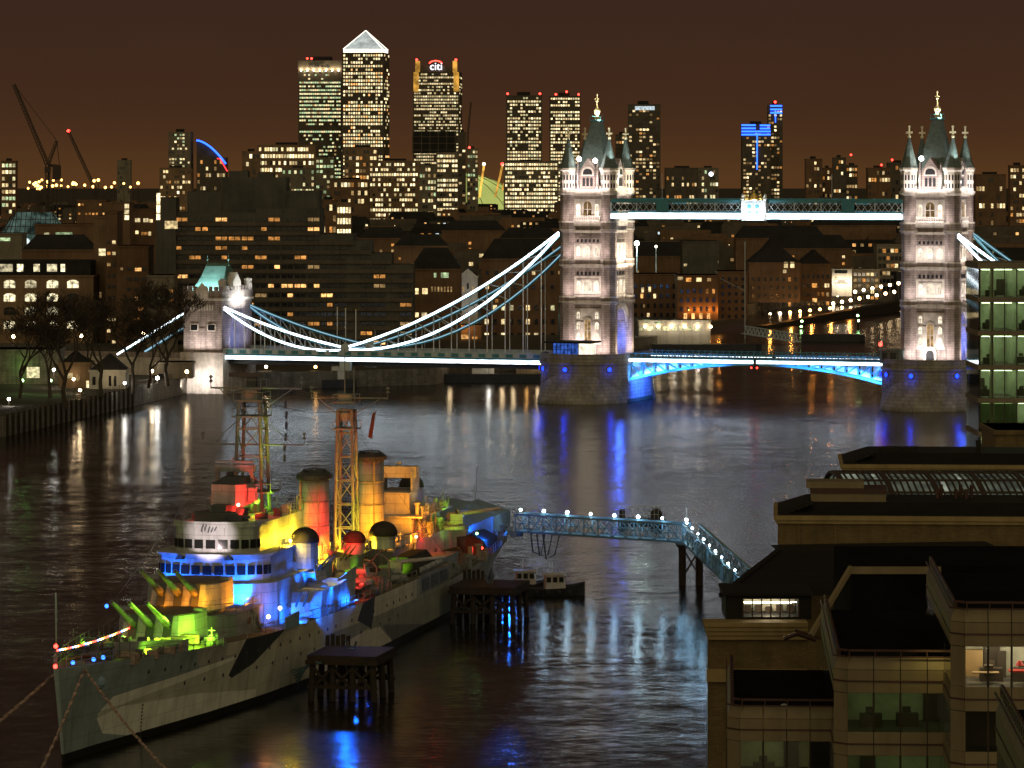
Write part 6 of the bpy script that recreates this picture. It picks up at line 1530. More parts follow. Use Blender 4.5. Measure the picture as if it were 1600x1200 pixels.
T, W, h = mid('warehouse', 'dark warehouse at the end of the bend wharf next to the white flats', 1250, 1299, 412, 1500, [(1273, 446, 7, 7, 'win_orange'), (1290, 446, 3, 6, 'win_warm'), (1294, 446, 3, 6, 'win_warm'), (1273, 469, 7, 6, 'win_orange_bright')]+wgrid(1252, 1297, 6, 425, 495, 5, 4, 6, .1, ORNG), 'brick_dark', 20, roof='gable')
for k in range(9):
    p = at(1172+k*15.5, 495-k*1.6, 1478); T = thing('quay_lamp', 'amber lamp along the quay of the tall gabled warehouse', 'lamp', (p.x, p.y-2, 4.2), 0, 'amber lamps along the bend wharf')
    b = MB(); b.tube([(0, 0, 0), (0, 0, p.z-4.2)], .09, 6); b.build('post', 'crane_steel', T); b = MB(); b.ball((0, 0, p.z-4.0), .55, 8); b.build('globe', 'amber_lamp' if k > 3 else 'warm_lamp', T)
    if k % 2: lamp('quay_light', 'POINT', (0, -1, p.z-5), (1, .42, .1), 900, size=.3, parent=T)
T, W, h = mid('white_flats', 'white stepped block of flats lit from below on the river bend', 1300, 1331, 420, 1560, [(1314, 424, 20, 6, 'glass_dark'), (1314, 440, 20, 6, 'glass_dark'), (1306, 434, 3, 3, 'win_warm_bright'), (1322, 434, 3, 3, 'win_warm_bright')], 'render_white', 16)
for k in range(2): lamp('facade_light', 'POINT', (-W/4+k*W/2, -3, 6), (1, .85, .62), 420, size=.4, parent=T)
mid('flats', 'long balconied riverside flats left of the south bridge tower', 1331, 1375, 420, 1600, wgrid(1333, 1373, 6, 424, 470, 5, 5, 5, .35, WARM), 'far_stone', 16)
mid('flats', 'glassy block of flats touching the south bridge tower', 1370, 1412, 381, 1640, wgrid(1372, 1410, 6, 386, 468, 7, 5, 6, .42, WARM), 'far_stone', 16)
for k in range(16):
    u = 1302+k*6.8; v = 471-k*1.3+(-8 if k % 2 else 4); D = 1570; p = at(u, v, D); T = thing('quay_lamp', 'white lamp on the terrace below the riverside flats', 'lamp', (p.x, D, 4.2), 0, 'white lamps below the riverside flats')
    b = MB(); b.tube([(0, 0, -2), (0, 0, p.z-4.2)], .08, 5); b.build('post', 'crane_steel', T); b = MB(); b.ball((0, 0, p.z-4.0), .62, 8); b.build('globe', 'warm_lamp', T)
lamp('terrace_light', 'AREA', (at(1350, 440, 1555)), (1, .8, .55), 2500, at(1350, 470, 1572), 150, 26, sy=2)
for lb, u0, u1, vt, D, n in (('dark hall with a curved roof behind the crest of the walkway', 1150, 1290, 372, 1900, 9), ('low terraces in front of the far flats left of the south bridge tower', 1270, 1400, 352, 2100, 10), ('dark park edge terraces behind the north bridge tower', 985, 1080, 400, 1700, 6), ('dark houses behind the bend wharf', 1195, 1330, 388, 1750, 8)):
    mid('terrace_houses', lb, u0, u1, vt, D, wgrid(u0+4, u1-4, n, vt+8, vt+40, 3, 4, 4, .12, ORNG, 0), 'brick_dark', 20, roof='hip')
# pontoons, jetties and craft beyond the bridge
D = 1175; T, W, h = mid('pier_building', 'white lit floating pier building with a flat roof beyond the bascules', 998, 1110, 500, D, [(1003+k*12.5, 513, 9, 7, 'win_pale') for k in range(8)]+[(1010, 496+6, 10, 5, 'win_green'), (1028, 503, 10, 5, 'win_green')], 'render_white', 9, zb=.6)
for k in range(6): b = MB(); x = -W/2+2+k*4; b.ball((x, -.6, h-2), .42, 8); b.build('lamp', 'warm_lamp', T)
for k in range(3): lamp('pier_light', 'POINT', (-W/2+4+k*7, -2, h-2), (1, .92, .75), 170, size=.3, parent=T)
b = MB(); b.box(-W/2-2, W/2+14, -4, -.3, -1.2, .5); b.build('float', 'boat_dark', T)
def barge(label, u0, u1, v, hgt, cab=False):
    a, c = onz(u0, v), onz(u1, v); L = (c-a).length; m_ = (a+c)/2; T = thing('barge', label, 'barge', (m_.x, m_.y, 0))
    b = MB(); b.prism([(-L/2, -2.4), (L/2-2, -2.4), (L/2, 0), (L/2-2, 2.4), (-L/2, 2.4)], -.4, hgt); b.build('hull', 'boat_dark', T)
    if cab: b = MB(); b.box(-L*.38, -L*.2, -1.8, 1.8, hgt, hgt+2.4); b.build('cabin', 'boat_white', T)
    return T
barge('long black barge moored beside the white lit pier building', 1018, 1190, 549, 2.2); barge('black barge lying below the bend wharf', 1252, 1352, 533, 2.2)
a, c = at(1163, 521, 1230), at(1246, 534, 1200); T = thing('footbridge', 'pale truss footbridge sloping down to the barge jetty', 'footbridge', (a.x, a.y, 0)); o = Vector((a.x, a.y, 0))
def truss_bridge(T, p, q, n, h, w, m):
    b = MB(); b.bar(p, q, w, .2); b.build('deck', m, T); up = Vector((0, 0, 1))
    for sd in (-1, 1):
        b = MB(); s = Vector((0, sd*w/2, 0)); b.bar(p+s+up*h, q+s+up*h, .28); b.bar(p+s, q+s, .28)
        for k in range(n):
            u_, v_ = p.lerp(q, k/n)+s, p.lerp(q, (k+1)/n)+s; mdl = (u_+v_)/2+up*h; b.bar(u_, mdl, .2); b.bar(mdl, v_, .2)
        b.build('truss', m, T)
truss_bridge(T, a-o, c-o, 14, 2.4, 2.6, 'pale_steel')
b = MB(); p = at(1190, 518, 1330); q = at(1400, 478, 1500); b.bar(p, q, 3.5, 4.0); T = tag(b.build('jetty', 'timber'), 'dark timber jetty along the river bend with orange lit top', 'jetty')
for k in range(5): s = p.lerp(q, (k+.5)/7); lamp('jetty_light', 'POINT', (s.x-1, s.y-4, s.z+4.5), (1, .36, .06), 1500, size=.4)
for u, v, m in ((1252, 503, 'green_lamp'), (1251, 511, 'green_lamp'), (1339, 494, 'green_lamp'), (1340, 502, 'green_lamp')):
    q_ = at(u, v, 1330); T = thing('navigation_light', 'small green navigation light on a jetty post by the river bend', 'navigation light', (q_.x, q_.y-3, q_.z), 0, 'green navigation lights on the bend jetty'); b = MB(); b.bar((0, 0, -9), (0, 0, 0), .4); b.m(1); b.ball((0, 0, .3), .4, 6); b.build('post', ['timber', m], T)
T = thing('flagpole', 'tall slim mast with a yard on the barge jetty', 'mast', at(1164, 512, 1250)); b = MB(); b.tube([(0, 0, -8), (0, 0, 28)], .14); b.bar((0, 0, 12), (-8, 0, 16), .1); b.build('pole', 'pale_steel', T)
# under the north side span
D = 1010; a, c = at(556, 590, D), at(694, 589, D); T = thing('footbridge', 'pale zigzag truss footbridge to the landing stage below the side span', 'footbridge', (a.x, D, 0)); o = Vector((a.x, D, 0)); truss_bridge(T, a-o, c-o, 16, 2.6, 2.6, 'white_steel')
lamp('footbridge_light', 'AREA', (a+c)/2+Vector((0, -6, -1)), (1, .85, .6), 700, (a+c)/2, 150, 20, sy=.4)
def stage(label, u0, u1, v, hgt, cabs, lamps):
    a, c = onz(u0, v), onz(u1, v); L = c.x-a.x; T = thing('landing_stage', label, 'landing stage', ((a.x+c.x)/2, a.y, 0))
    b = MB(); b.box(-L/2, L/2, 0, 7, -.5, hgt); b.build('float', 'boat_dark', T)
    for x0, x1, z, m in cabs: b = MB(); b.box(x0*L, x1*L, 2, 5, hgt, hgt+z); b.build('cabin', m, T)
    for x, m in lamps: b = MB(); b.bar((x*L, 1, hgt), (x*L, 1, hgt+3), .1); b.m(1); b.ball((x*L, 1, hgt+3.2), .38, 8); b.build('lamp', ['crane_steel', m], T)
    return T
stage('long dark landing stage below the side span, left of the zigzag footbridge', 380, 556, 606, 2.0, [(.1, .17, 1.6, 'canvas_blue'), (.28, .4, 3.2, 'render_white')], [(-.46, 'white_lamp'), (-.3, 'warm_lamp'), (.14, 'amber_lamp')])
stage('dark landing stage with a lit cabin, right of the zigzag footbridge', 694, 868, 598, 2.2, [(-.25, -.05, 3, 'render_white'), (.15, .4, 2.4, 'far_stone')], [(-.45, 'warm_lamp'), (-.1, 'white_lamp'), (.02, 'warm_lamp'), (.12, 'warm_lamp'), (.24, 'amber_lamp'), (.34, 'warm_lamp'), (.45, 'amber_lamp')])
for k, u in enumerate((527, 540, 556)):
    p = at(u, 560, 985); T = thing('flagpole', ('left', 'middle', 'right')[k]+' one of three bare white flagpoles behind the low link of the chains', 'flagpole', (p.x, p.y, 4)); b = MB(); b.tube([(0, 0, 0), (0, 0, zat(481+k*2, 985)-4)], .13); b.m(1); b.ball((0, 0, zat(481+k*2, 985)-3.9), .2, 6); b.build('pole', ['white_steel', 'gold'], T)
# ------------------------------------------------------------------ wharf by the old fortress: low buildings, lamps, trees
T, W, h = mid('guard_house', 'low stone range washed in green light with one bright window at the left edge', -10, 92, 546, 900, [(52, 582, 20, 17, 'win_pale')], 'quay_stone', 12)
lamp('green_wall_light', 'POINT', (-W/2+6.5, -2.5, 4.5), (.35, 1, .2), 160, size=.3, parent=T); lamp('green_wall_light', 'POINT', (0, -3, 3), (.4, 1, .25), 90, size=.3, parent=T)
b = MB(); b.box(W*.05, W*.28, -.14, -.08, 3.0, 5.2)
for k in range(4): b.box(W*.05+k*W*.075, W*.05+k*W*.075+.15, -.2, -.14, 3.0, 5.2)
b.build('window_grille', 'crane_steel', T) if False else None
T, W, h = mid('pavilion', 'small wharf pavilion with bright open doors among the bare trees', 92, 140, 566, 885, [(108, 587, 12, 8, 'win_warm'), (137, 602, 4, 14, 'win_warm_bright'), (122, 590, 6, 10, 'win_warm_dim')], 'brick_brown', 8, roof='hip')
lamp('pavilion_light', 'POINT', (0, -2, 3), (1, .75, .45), 140, size=.3, parent=T)
T, W, h = mid('pavilion', 'gabled cream kiosk with tall doors on the wharf', 140, 196, 578, 880, [(147, 595, 5, 13, 'glass_dark'), (157, 597, 4, 12, 'glass_dark'), (172, 595, 4, 16, 'glass_dark'), (180, 595, 4, 16, 'glass_dark')], 'render_white', 8, roof='gable')
lamp('pavilion_light', 'POINT', (1, -3, 3), (1, .72, .42), 120, size=.3, parent=T)
T, W, h = mid('storehouse', 'low stone wall and store beside the white base of the gate tower', 245, 300, 566, 925, [(252, 588, 9, 8, 'glass_dark')], 'far_stone', 8)
lamp('wall_light', 'POINT', (-W/2-1, -2, 4), (1, .9, .7), 350, size=.3, parent=T)
LAMPS = [(21, 527, 980, 'warm_lamp', 'bright round lamp on the bridge approach, leftmost above the wharf trees'), (127, 526, 980, 'warm_lamp', 'bright round lamp on the bridge approach, middle one above the wharf trees'), (224, 522, 975, 'warm_lamp', 'bright round lamp on the bridge approach nearest the gate tower'),
 (35, 596, 862, 'green_lamp', 'large green wharf lamp at the left'), (79, 596, 858, 'green_lamp', 'green wharf lamp beside the trunk of the nearest bare tree'), (84, 579, 890, 'white_lamp', 'white wall lamp above the second green lamp'), (76, 582, 890, 'warm_lamp', 'warm wall lamp just left of the white wall lamp'),
 (115, 594, 866, 'warm_lamp', 'warm lamp in front of the wharf pavilion'), (125, 611, 840, 'warm_lamp', 'low warm lamp by the river edge below the pavilion'), (195, 600, 868, 'white_lamp', 'white wharf lamp right of the cream kiosk'), (237, 581, 905, 'warm_lamp', 'warm lamp under the tree nearest the gate tower'), (246, 592, 900, 'white_lamp', 'white lamp beside the stone store'), (292, 582, 915, 'warm_lamp', 'warm lamp against the gate tower base'), (14, 625, 815, 'white_lamp', 'white lamp low by the river wall at the left edge')]
for u, v, D, m, lb in LAMPS:
    p = at(u, v, D); T = thing('wharf_lamp', lb, 'lamp', (p.x, p.y, 4.2), 0, 'lamps along the wharf and approach'); b = MB(); b.tube([(0, 0, 0), (0, 0, max(.6, p.z-4.2))], .07, 6); b.build('post', 'crane_steel', T)
    b = MB(); b.ball((0, 0, p.z-4.0), .32 if D < 900 else .42, 8); b.build('globe', m, T)
    c_ = {'green_lamp': (.4, 1, .25), 'white_lamp': (1, .95, .85)}.get(m, (1, .72, .42)); lamp('wharf_light', 'POINT', (0, -.8, max(.5, p.z-4.8)), c_, 160, size=.3, parent=T)
lampm = None
def bare_tree(seed):
    rr = random.Random(seed); tr = MB(); cr = MB()
    def grow(p, d, L, r, n):
        q = p+d*L*.5+Vector((rr.uniform(-.1, .1), rr.uniform(-.1, .1), .05))*L; e = q+(d+Vector((rr.uniform(-.25, .25), rr.uniform(-.25, .25), .12))).normalized()*L*.5
        (tr if n < 2 else cr).tube([p, q, e], [max(r, .055), max(r*.82, .05), max(r*.66, .045)], 6 if n < 2 else 4 if n < 4 else 3, False)
        if n >= 8: return
        k = 3 if n in (0, 1, 2, 3, 5) else 2
        for i in range(k):
            a = rr.uniform(0, 2*PI); sp = rr.uniform(.45, .95); dd = (d+Vector((math.cos(a)*sp, math.sin(a)*sp, rr.uniform(-.15, .35)))).normalized()
            grow(e if i else q.lerp(e, .6), dd, L*rr.uniform(.62, .84), r*.58, n+1)
    grow(Vector((0, 0, -.5)), Vector((rr.uniform(-.05, .05), 0, 1)), 6.8, .55, 0)
    return tr, cr
mat('bark', (.05, .038, .028), .9, 0, .4, 1.5)
TREES = [(103, 634, 'spreading bare tree nearest the river at the left'), (78, 622, 'bare tree behind the green lamps'), (158, 618, 'tall bare tree in front of the cream kiosk'), (207, 612, 'dense bare tree right of the cream kiosk'), (262, 600, 'large bare tree against the gate tower'), (30, 622, 'bare tree at the left edge behind the river rail'), (232, 604, 'slim bare tree under the backstay chains')]
protos = []
for k, (u, v, lb) in enumerate(TREES):
    p = onz(u, v, 4.2); T = thing('bare_tree', lb, 'tree', p, R.uniform(0, 6), 'bare plane trees on the wharf'); s = (1.0, .82, .95, .9, 1.0, .85, .75)[k]; T.scale = (s, s, s)
    if k < 4:
        tr, cr = bare_tree(40+k); a_, b_ = tr.build('trunk', 'bark', T), cr.build('crown', 'bark', T); protos.append((a_, b_))
    else:
        for o_ in protos[k-4]: c_ = o_.copy(); COL.objects.link(c_); c_.parent = T
# railing and fenders along the wharf edge
b = MB(); P_ = [Vector((-120, 731, 4.2)), Vector((-103, 781.5, 4.2)), Vector((-78.3, 944, 4.2))]
for p, q in zip(P_, P_[1:]):
    n = int((q-p).length/2)
    for k in range(n): s = p.lerp(q, k/n)+Vector((-.6, .3, 0)); b.bar(s, s+Vector((0, 0, 1.1)), .09)
    for z in (.6, 1.1): b.bar(p+Vector((-.6, .3, z)), q+Vector((-.6, .3, z)), .07)
tag(b.build('wharf_railing', 'crane_steel'), 'iron railing along the river edge of the wharf', 'railing')
fp = None
for k in range(26):
    s = P_[1].lerp(P_[2], k/40)+Vector((.35, 0, 0))
    b = MB(); b.box(-.25, .25, -.25, .25, -7, .3)
    if fp is None: fp = b.build('fender_pile', 'timber'); o_ = fp
    else: o_ = fp.copy(); COL.objects.link(o_)
    o_.location = s; tag(o_, 'dark timber fender pile against the wharf river wall', 'fender pile', 'fender piles along the wharf river wall')
# ------------------------------------------------------------------ near bank, right
mat('yellow_brick', (.16, .112, .052), .85, 0, .25, .5, brick=(.45, .15, .012), stain=.3)
mat('cream_stone', (.28, .205, .095), .75, 0, .15, .6, stain=.25)
mat('cladding', (.185, .145, .085), .6, 0, .14, .35, stain=.2)
mat('cladding_dark', (.03, .022, .016), .8)
mat('rail_red', (.055, .026, .022), .5, 0, .15)
mat('slate', (.008, .007, .0065), .7, 0, .35, .5, brick=(.5, .3, .02))
mat('flat_roof', (.006, .0055, .005), .95, 0, .5, .25, spec=.05)
mat('room_wall', (.55, .50, .40), .8); mat('room_green', (.47, .50, .38), .8); mat('room_floor', (.10, .085, .07), .8); mat('desk', (.05, .035, .025), .5); mat('wood_panel', (.36, .22, .10), .5)
emat('ceiling_light', (1, .93, .78), 7.0, sample=True); emat('ceiling_green', (.95, 1, .74), 9, sample=True); emat('ceiling_dim', (.60, .78, .34), 1.1, sample=True)
def glass_mat(name, tint, refl):
    m = bpy.data.materials.new(name); m.use_nodes = True
    N, Lk = nodes_of(m.node_tree); o = N('OutputMaterial'); t = N('BsdfTransparent'); t.inputs[0].default_value = (*tint, 1)
    g = N('BsdfGlossy'); g.inputs['Roughness'].default_value = .03; fr = N('Fresnel'); fr.inputs[0].default_value = refl; x = N('MixShader')
    Lk(fr.outputs[0], x.inputs[0]); Lk(t.outputs[0], x.inputs[1]); Lk(g.outputs[0], x.inputs[2]); Lk(x.outputs[0], o.inputs[0]); M[name] = m
glass_mat('clear_glass', (.92, .95, .88), 1.5); glass_mat('green_glass', (.80, .90, .76), 1.5)
def sub(name, parent, loc=(0, 0, 0), label=None):
    e = bpy.data.objects.new(name, None); COL.objects.link(e); e.parent = parent; e.location = loc
    if label: e['label'] = label
    return e
def room(P, x0, x1, z0, z1, dep, wallm, ceil, furn=True, strips=2):
    """lit interior behind a glazed bay, open to the front at y = 0.1"""
    b = MB(); y0 = .12
    b.poly([(x0, dep, z0), (x1, dep, z0), (x1, dep, z1), (x0, dep, z1)]); b.poly([(x0, y0, z0), (x0, dep, z0), (x0, dep, z1), (x0, y0, z1)]); b.poly([(x1, dep, z0), (x1, y0, z0), (x1, y0, z1), (x1, dep, z1)]); b.poly([(x0, dep, z1), (x1, dep, z1), (x1, y0, z1), (x0, y0, z1)])
    b.m(1); b.poly([(x0, y0, z0), (x1, y0, z0), (x1, dep, z0), (x0, dep, z0)])
    if ceil:
        b.m(2)
        for k in range(strips):
            yy = dep*(k+.6)/(strips+.3); b.box(x0+(x1-x0)*.08, x1-(x1-x0)*.08, yy-.12, yy+.12, z1-.12, z1-.04)
    if furn:
        b.m(3); n = max(1, int((x1-x0)/2.2))
        for k in range(n):
            xx = x0+.5+k*2.1+R.random()*.5; yy = dep*R.uniform(.25, .6); b.box(xx, xx+1.3, yy, yy+.7, z0, z0+.75); b.box(xx+.35, xx+.85, yy+.25, yy+.32, z0+.8, z0+1.15)
            if R.random() < .5: b.box(xx+.2, xx+.7, yy-.7, yy-.25, z0+.4, z0+1.0)
        if R.random() < .7: xx = x0+(x1-x0)*R.uniform(.1, .8); b.box(xx, xx+.9, dep-.5, dep-.02, z0, z0+1.9)
    b.build('room', [wallm, 'room_floor', ceil or 'room_floor', 'desk'], P)
# ---- glass office tower beyond the galleria
D = 450; x0 = xat(1531, D); Wd = 13.0
GO = thing('glass_office', 'lit green glass office block at the right edge below the south bridge tower', 'office building', (x0, D, 4.2))
zs = [zat(v, D)-4.2 for v in (420, 472, 524.5, 578, 629.5, 682, 735, 787)]
for j, (zt_, zb_) in enumerate(zip(zs, zs[1:])):
    fl = sub('storey', GO, (0, 0, 0)); slabh = .55
    zb2 = zb_+slabh
    b = MB(); b.box(-.25, Wd, -.35, 12, zb_, zb2); b.build('floor_slab', 'far_stone', fl)
    for k in range(3):
        xa, xb = .1+k*4.3, .1+(k+1)*4.3-.12; room(fl, xa, xb, zb2+.02, zt_-.05, 9, 'room_green', 'ceiling_green' if (j*3+k) % 7 != 5 else 'ceiling_dim', True, 3)
    n = 9
    for k in range(n):
        b = MB(); b.box(k*Wd/n+.05, (k+1)*Wd/n-.05, -.02, .02, zb2, zt_); b.build('window', 'green_glass', fl)
    b = MB()
    for k in range(n+1): b.box(k*Wd/n-.05, k*Wd/n+.05, -.12, .06, zb2, zt_)
    b.build('mullion', 'crane_steel', fl)
    b = MB()
    for k in range(3): b.tube([(1.6+k*4.3, 1.6, zb2), (1.6+k*4.3, 1.6, zt_)], .28, 10)
    b.build('column', 'render_white', fl)
b = MB(); b.box(-.3, Wd, -.4, 12, zs[0], zs[0]+.7); b.m(1); b.box(-.15, -.05, 0, 12, 0, zs[0]); b.box(0, Wd, 11.9, 12, 0, zs[0]); b.build('roof', ['far_stone', 'green_glass'], GO)
mid('brick_wing', 'plain brown wall standing in front of the glass office block at the right edge', 1555, 1640, 672, 415, [], 'yellow_brick', 12)
# ---- galleria: two wings with a glazed vault between, mansard on the river side
GL = thing('galleria', 'dark stepped brick wharf galleria with a glazed vault roof on the near bank', 'wharf building', (xat(1215, 324), 324, 4.2))
o = GL.location.copy()
def Lx(u, D): return xat(u, D)-o.x
def wing(name, u0, D, vt, wall_h, depth, label, pil):
    S = sub(name, GL, (Lx(u0, D), D-o.y, 0), label); S.rotation_euler = (0, 0, -.07); z = zat(vt, D)-4.2; X0 = Lx(u0, D); xa, xb = 0, Lx(1700, D)-X0
    b = MB(); b.box(xa, xb, 0, depth, z-wall_h, z); b.build('wall', 'yellow_brick', S)
    b = MB(); b.box(xa-.35, xb, -.4, depth+.3, z, z+.35); b.box(xa-.2, xb, -.25, 0, z-.3, z); b.build('cornice', 'cream_stone', S)
    b = MB()
    for u in pil: b.box(Lx(u, D)-X0-.12, Lx(u, D)-X0+.12, -.12, 0, z-wall_h, z-.3)
    b.build('pilaster', 'yellow_brick', S)
    b = MB(); b.prism([(xa, .3), (xb, .3), (xb, depth-.3), (xa, depth-.3)], z+.36, z+1.3, [(xa+2.6, 2.6), (xb, 2.6), (xb, depth-2), (xa+2.6, depth-2)]); b.build('roof', 'slate', S)
    b = MB()
    for k in range(7): b.box(xa+2.6-k*.37-.05, xa+2.6-k*.37+.35, .6, 2.4, z+1.3-k*.14-.12, z+1.3-k*.14+.12)
    b.build('stepped_verge', 'slate', S)
    return S, z, xa, xb
S, z, xa, xb = wing('far_wing', 1318, 378, 731, 14, 14, 'far brick wing behind the glazed vault', (1345, 1395, 1460, 1560))
b = MB()
for u in (1378, 1410): b.box(xat(u, 378)-xat(1318, 378), xat(u, 378)-xat(1318, 378)+1.6, 4, 6, z+1.3, z+1.75)
b.box(xat(1526, 378)-xat(1318, 378), xat(1526, 378)-xat(1318, 378)+.5, 3, 3.6, z+1.2, z+2.6); b.build('chimney', 'slate', S)
S, z, xa, xb = wing('near_wing', 1215, 324, 812, 14, 13, 'near brick wing in front of the glazed vault', (1248, 1305))
b = MB(); pxa, pxb = Lx(1262, 328)-Lx(1215, 324), Lx(1378, 328)-Lx(1215, 324); b.box(pxa, pxb, 3, 8, z+.4, z+2.0); b.m(1); b.box(pxa-.1, pxb+.1, 2.9, 8.1, z+2.0, z+2.35); b.m(0); b.box(pxa-.4, pxa+4.5, 4, 7.5, z+2.36, z+2.9); b.build('plant_room', ['cladding', 'rail_red'], S)
b = MB()
for k, u in enumerate((1452, 1459, 1481, 1489, 1497, 1506)): b.tube([(Lx(u, 332)-Lx(1215, 324), 7+k % 2, z+.3), (Lx(u, 332)-Lx(1215, 324), 7+k % 2, z+2.1+.3*(k % 2))], .16, 8)
b.build('flue', 'rail_red', S)
V = sub('glass_vault', GL, (0, 338-o.y, 0)); va, vb = Lx(1316, 346), Lx(1660, 346); z0 = 22.4-4.2; n = 8; pr = [(14-14*math.cos(PI*k/n), z0+3.3*math.sin(PI*k/n)) for k in range(n+1)]
emat('vault_pane', (.55, .62, .45), .15, vary=.6, scale=.35); emat('vault_pane_lit', (.75, .85, .65), .38, vary=.5, scale=.4)
nb = 34; panes = MB(); ribs = MB()
for i in range(nb):
    x_, x2 = va+(vb-va)*i/nb+.08, va+(vb-va)*(i+1)/nb-.08
    for k in range(n):
        panes.cur = 1 if (i < 3 and k in (2, 3)) or R.random() < .06 else 0
        (y_, za), (y2, z2) = pr[k], pr[k+1]; panes.ext([(x_, y_, za), (x2, y_, za), (x2, y2, z2), (x_, y2, z2)], (0, 0, -.05))
    for k in range(n): ribs.bar((x_-.08, pr[k][0], pr[k][1]+.05), (x_-.08, pr[k+1][0], pr[k+1][1]+.05), .14 if i % 7 else .5, .2)
for k in range(n+1): ribs.bar((va, pr[k][0], pr[k][1]+.06), (vb, pr[k][0], pr[k][1]+.06), .22)
o_ = panes.build('glass_pane', ['vault_pane', 'vault_pane_lit'], V); ribs.build('rib', 'crane_steel', V)
# mansard over the river front
S = sub('river_front', GL, (0, 0, 0), 'slate mansard and brick river front with a lit dormer')
def G(u, v, D): p = at(u, v, D); return (p.x-o.x, p.y-o.y, p.z-4.2)
a1, a2, a3, a4 = G(1215, 862, 314), G(1560, 856, 314), G(1480, 932, 290), G(1128, 930, 290)
b = MB(); b.poly([a4, a3, a2, a1]); b.poly([a1, a2, (a2[0], a2[1]+9, a2[2]-.3), (a1[0], a1[1]+9, a1[2]-.3)]); b.poly([a4, a1, (a1[0]+.5, a1[1]+9, a4[2])]); b.build('mansard_roof', 'slate', S)
b = MB(); b.bar(a4, a1, .5, .3); b.build('verge', 'slate', S)
b = MB(); dz0, dz1 = zat(968, 286.5)-4.2, zat(931, 286.5)-4.2; dx0, dx1 = Lx(1134, 286.5), Lx(1268, 286.5); wz0, wz1 = zat(964, 286.5)-4.2, zat(936, 286.5)-4.2; wx0, wx1 = Lx(1161, 286.5), Lx(1248, 286.5); yy = 286.5-o.y
b.box(dx0, wx0, yy, yy+6, dz0, dz1); b.box(wx1, dx1, yy, yy+6, dz0, dz1); b.box(wx0, wx1, yy, yy+6, wz1, dz1+.02); b.box(wx0, wx1, yy, yy+6, dz0, wz0); b.box(dx0-.2, dx1+.2, yy-.3, yy+7, dz1+.03, dz1+.2); b.build('dormer', 'slate', S)
Rm = sub('dormer_window', S, (0, yy, 0)); 
b = MB(); b.poly([(wx0, 4, wz0), (wx1, 4, wz0), (wx1, 4, wz1), (wx0, 4, wz1)]); b.m(1); b.box(wx0, wx1, 2.2, 2.3, wz1-.5, wz1-.44); b.box(wx0+.3, wx1-.3, 3.5, 3.55, wz0+.62, wz0+.70); b.m(2)
for k in range(5): b.box(wx0+.3+k*.8, wx0+.8+k*.8, 3.2, 3.6, wz0, wz0+.35+R.random()*.3)
for k in range(7): b.box(wx0+k*(wx1-wx0)/6-.05, wx0+k*(wx1-wx0)/6+.05, -.06, .02, wz0, wz1)
b.build('room', ['room_wall', 'ceiling_light', 'desk'], Rm)
lamp('room_light', 'POINT', ((wx0+wx1)/2, 1.6, wz1-.25), (1, .74, .55), 260, size=.3, parent=Rm)
for k in range(6): b = MB(); q = (wx1-wx0)/6; b.box(wx0+k*q+.05, wx0+(k+1)*q-.05, -.02, .0, wz0, wz1); b.build('window', 'clear_glass', Rm)
ys = 284.5-o.y; z1_, z2_ = zat(972, 284.5)-4.2, zat(1000, 284.5)-4.2
b = MB(); b.box(Lx(1108, 284.5), Lx(1300, 284.5), ys+.4, ys+2.5, -4.2, z2_); b.build('brick_front', 'yellow_brick', S)
b = MB(); xa = Lx(1100, 284.5)
for k in range(4): b.box(xa+.1*k, Lx(1262, 284.5), ys-.25+.12*k, ys+2.4, z1_-(k+1)*.33, z1_-k*.33-.02)
b.box(Lx(1104, 284.5), Lx(1262, 284.5), ys+.1, ys+.38, zat(1066, 284.5)-4.2, zat(1046, 284.5)-4.2); b.build('cornice', 'cream_stone', S)
b = MB(); b.bar(G(1172+70, 985, 280), G(1290, 1000, 280), .25, .2); b.tube([G(1225, 998, 281), G(1245, 990, 281), G(1275, 1000, 281)], .18, 6); b.build('roof_gear', 'rail_red', S)
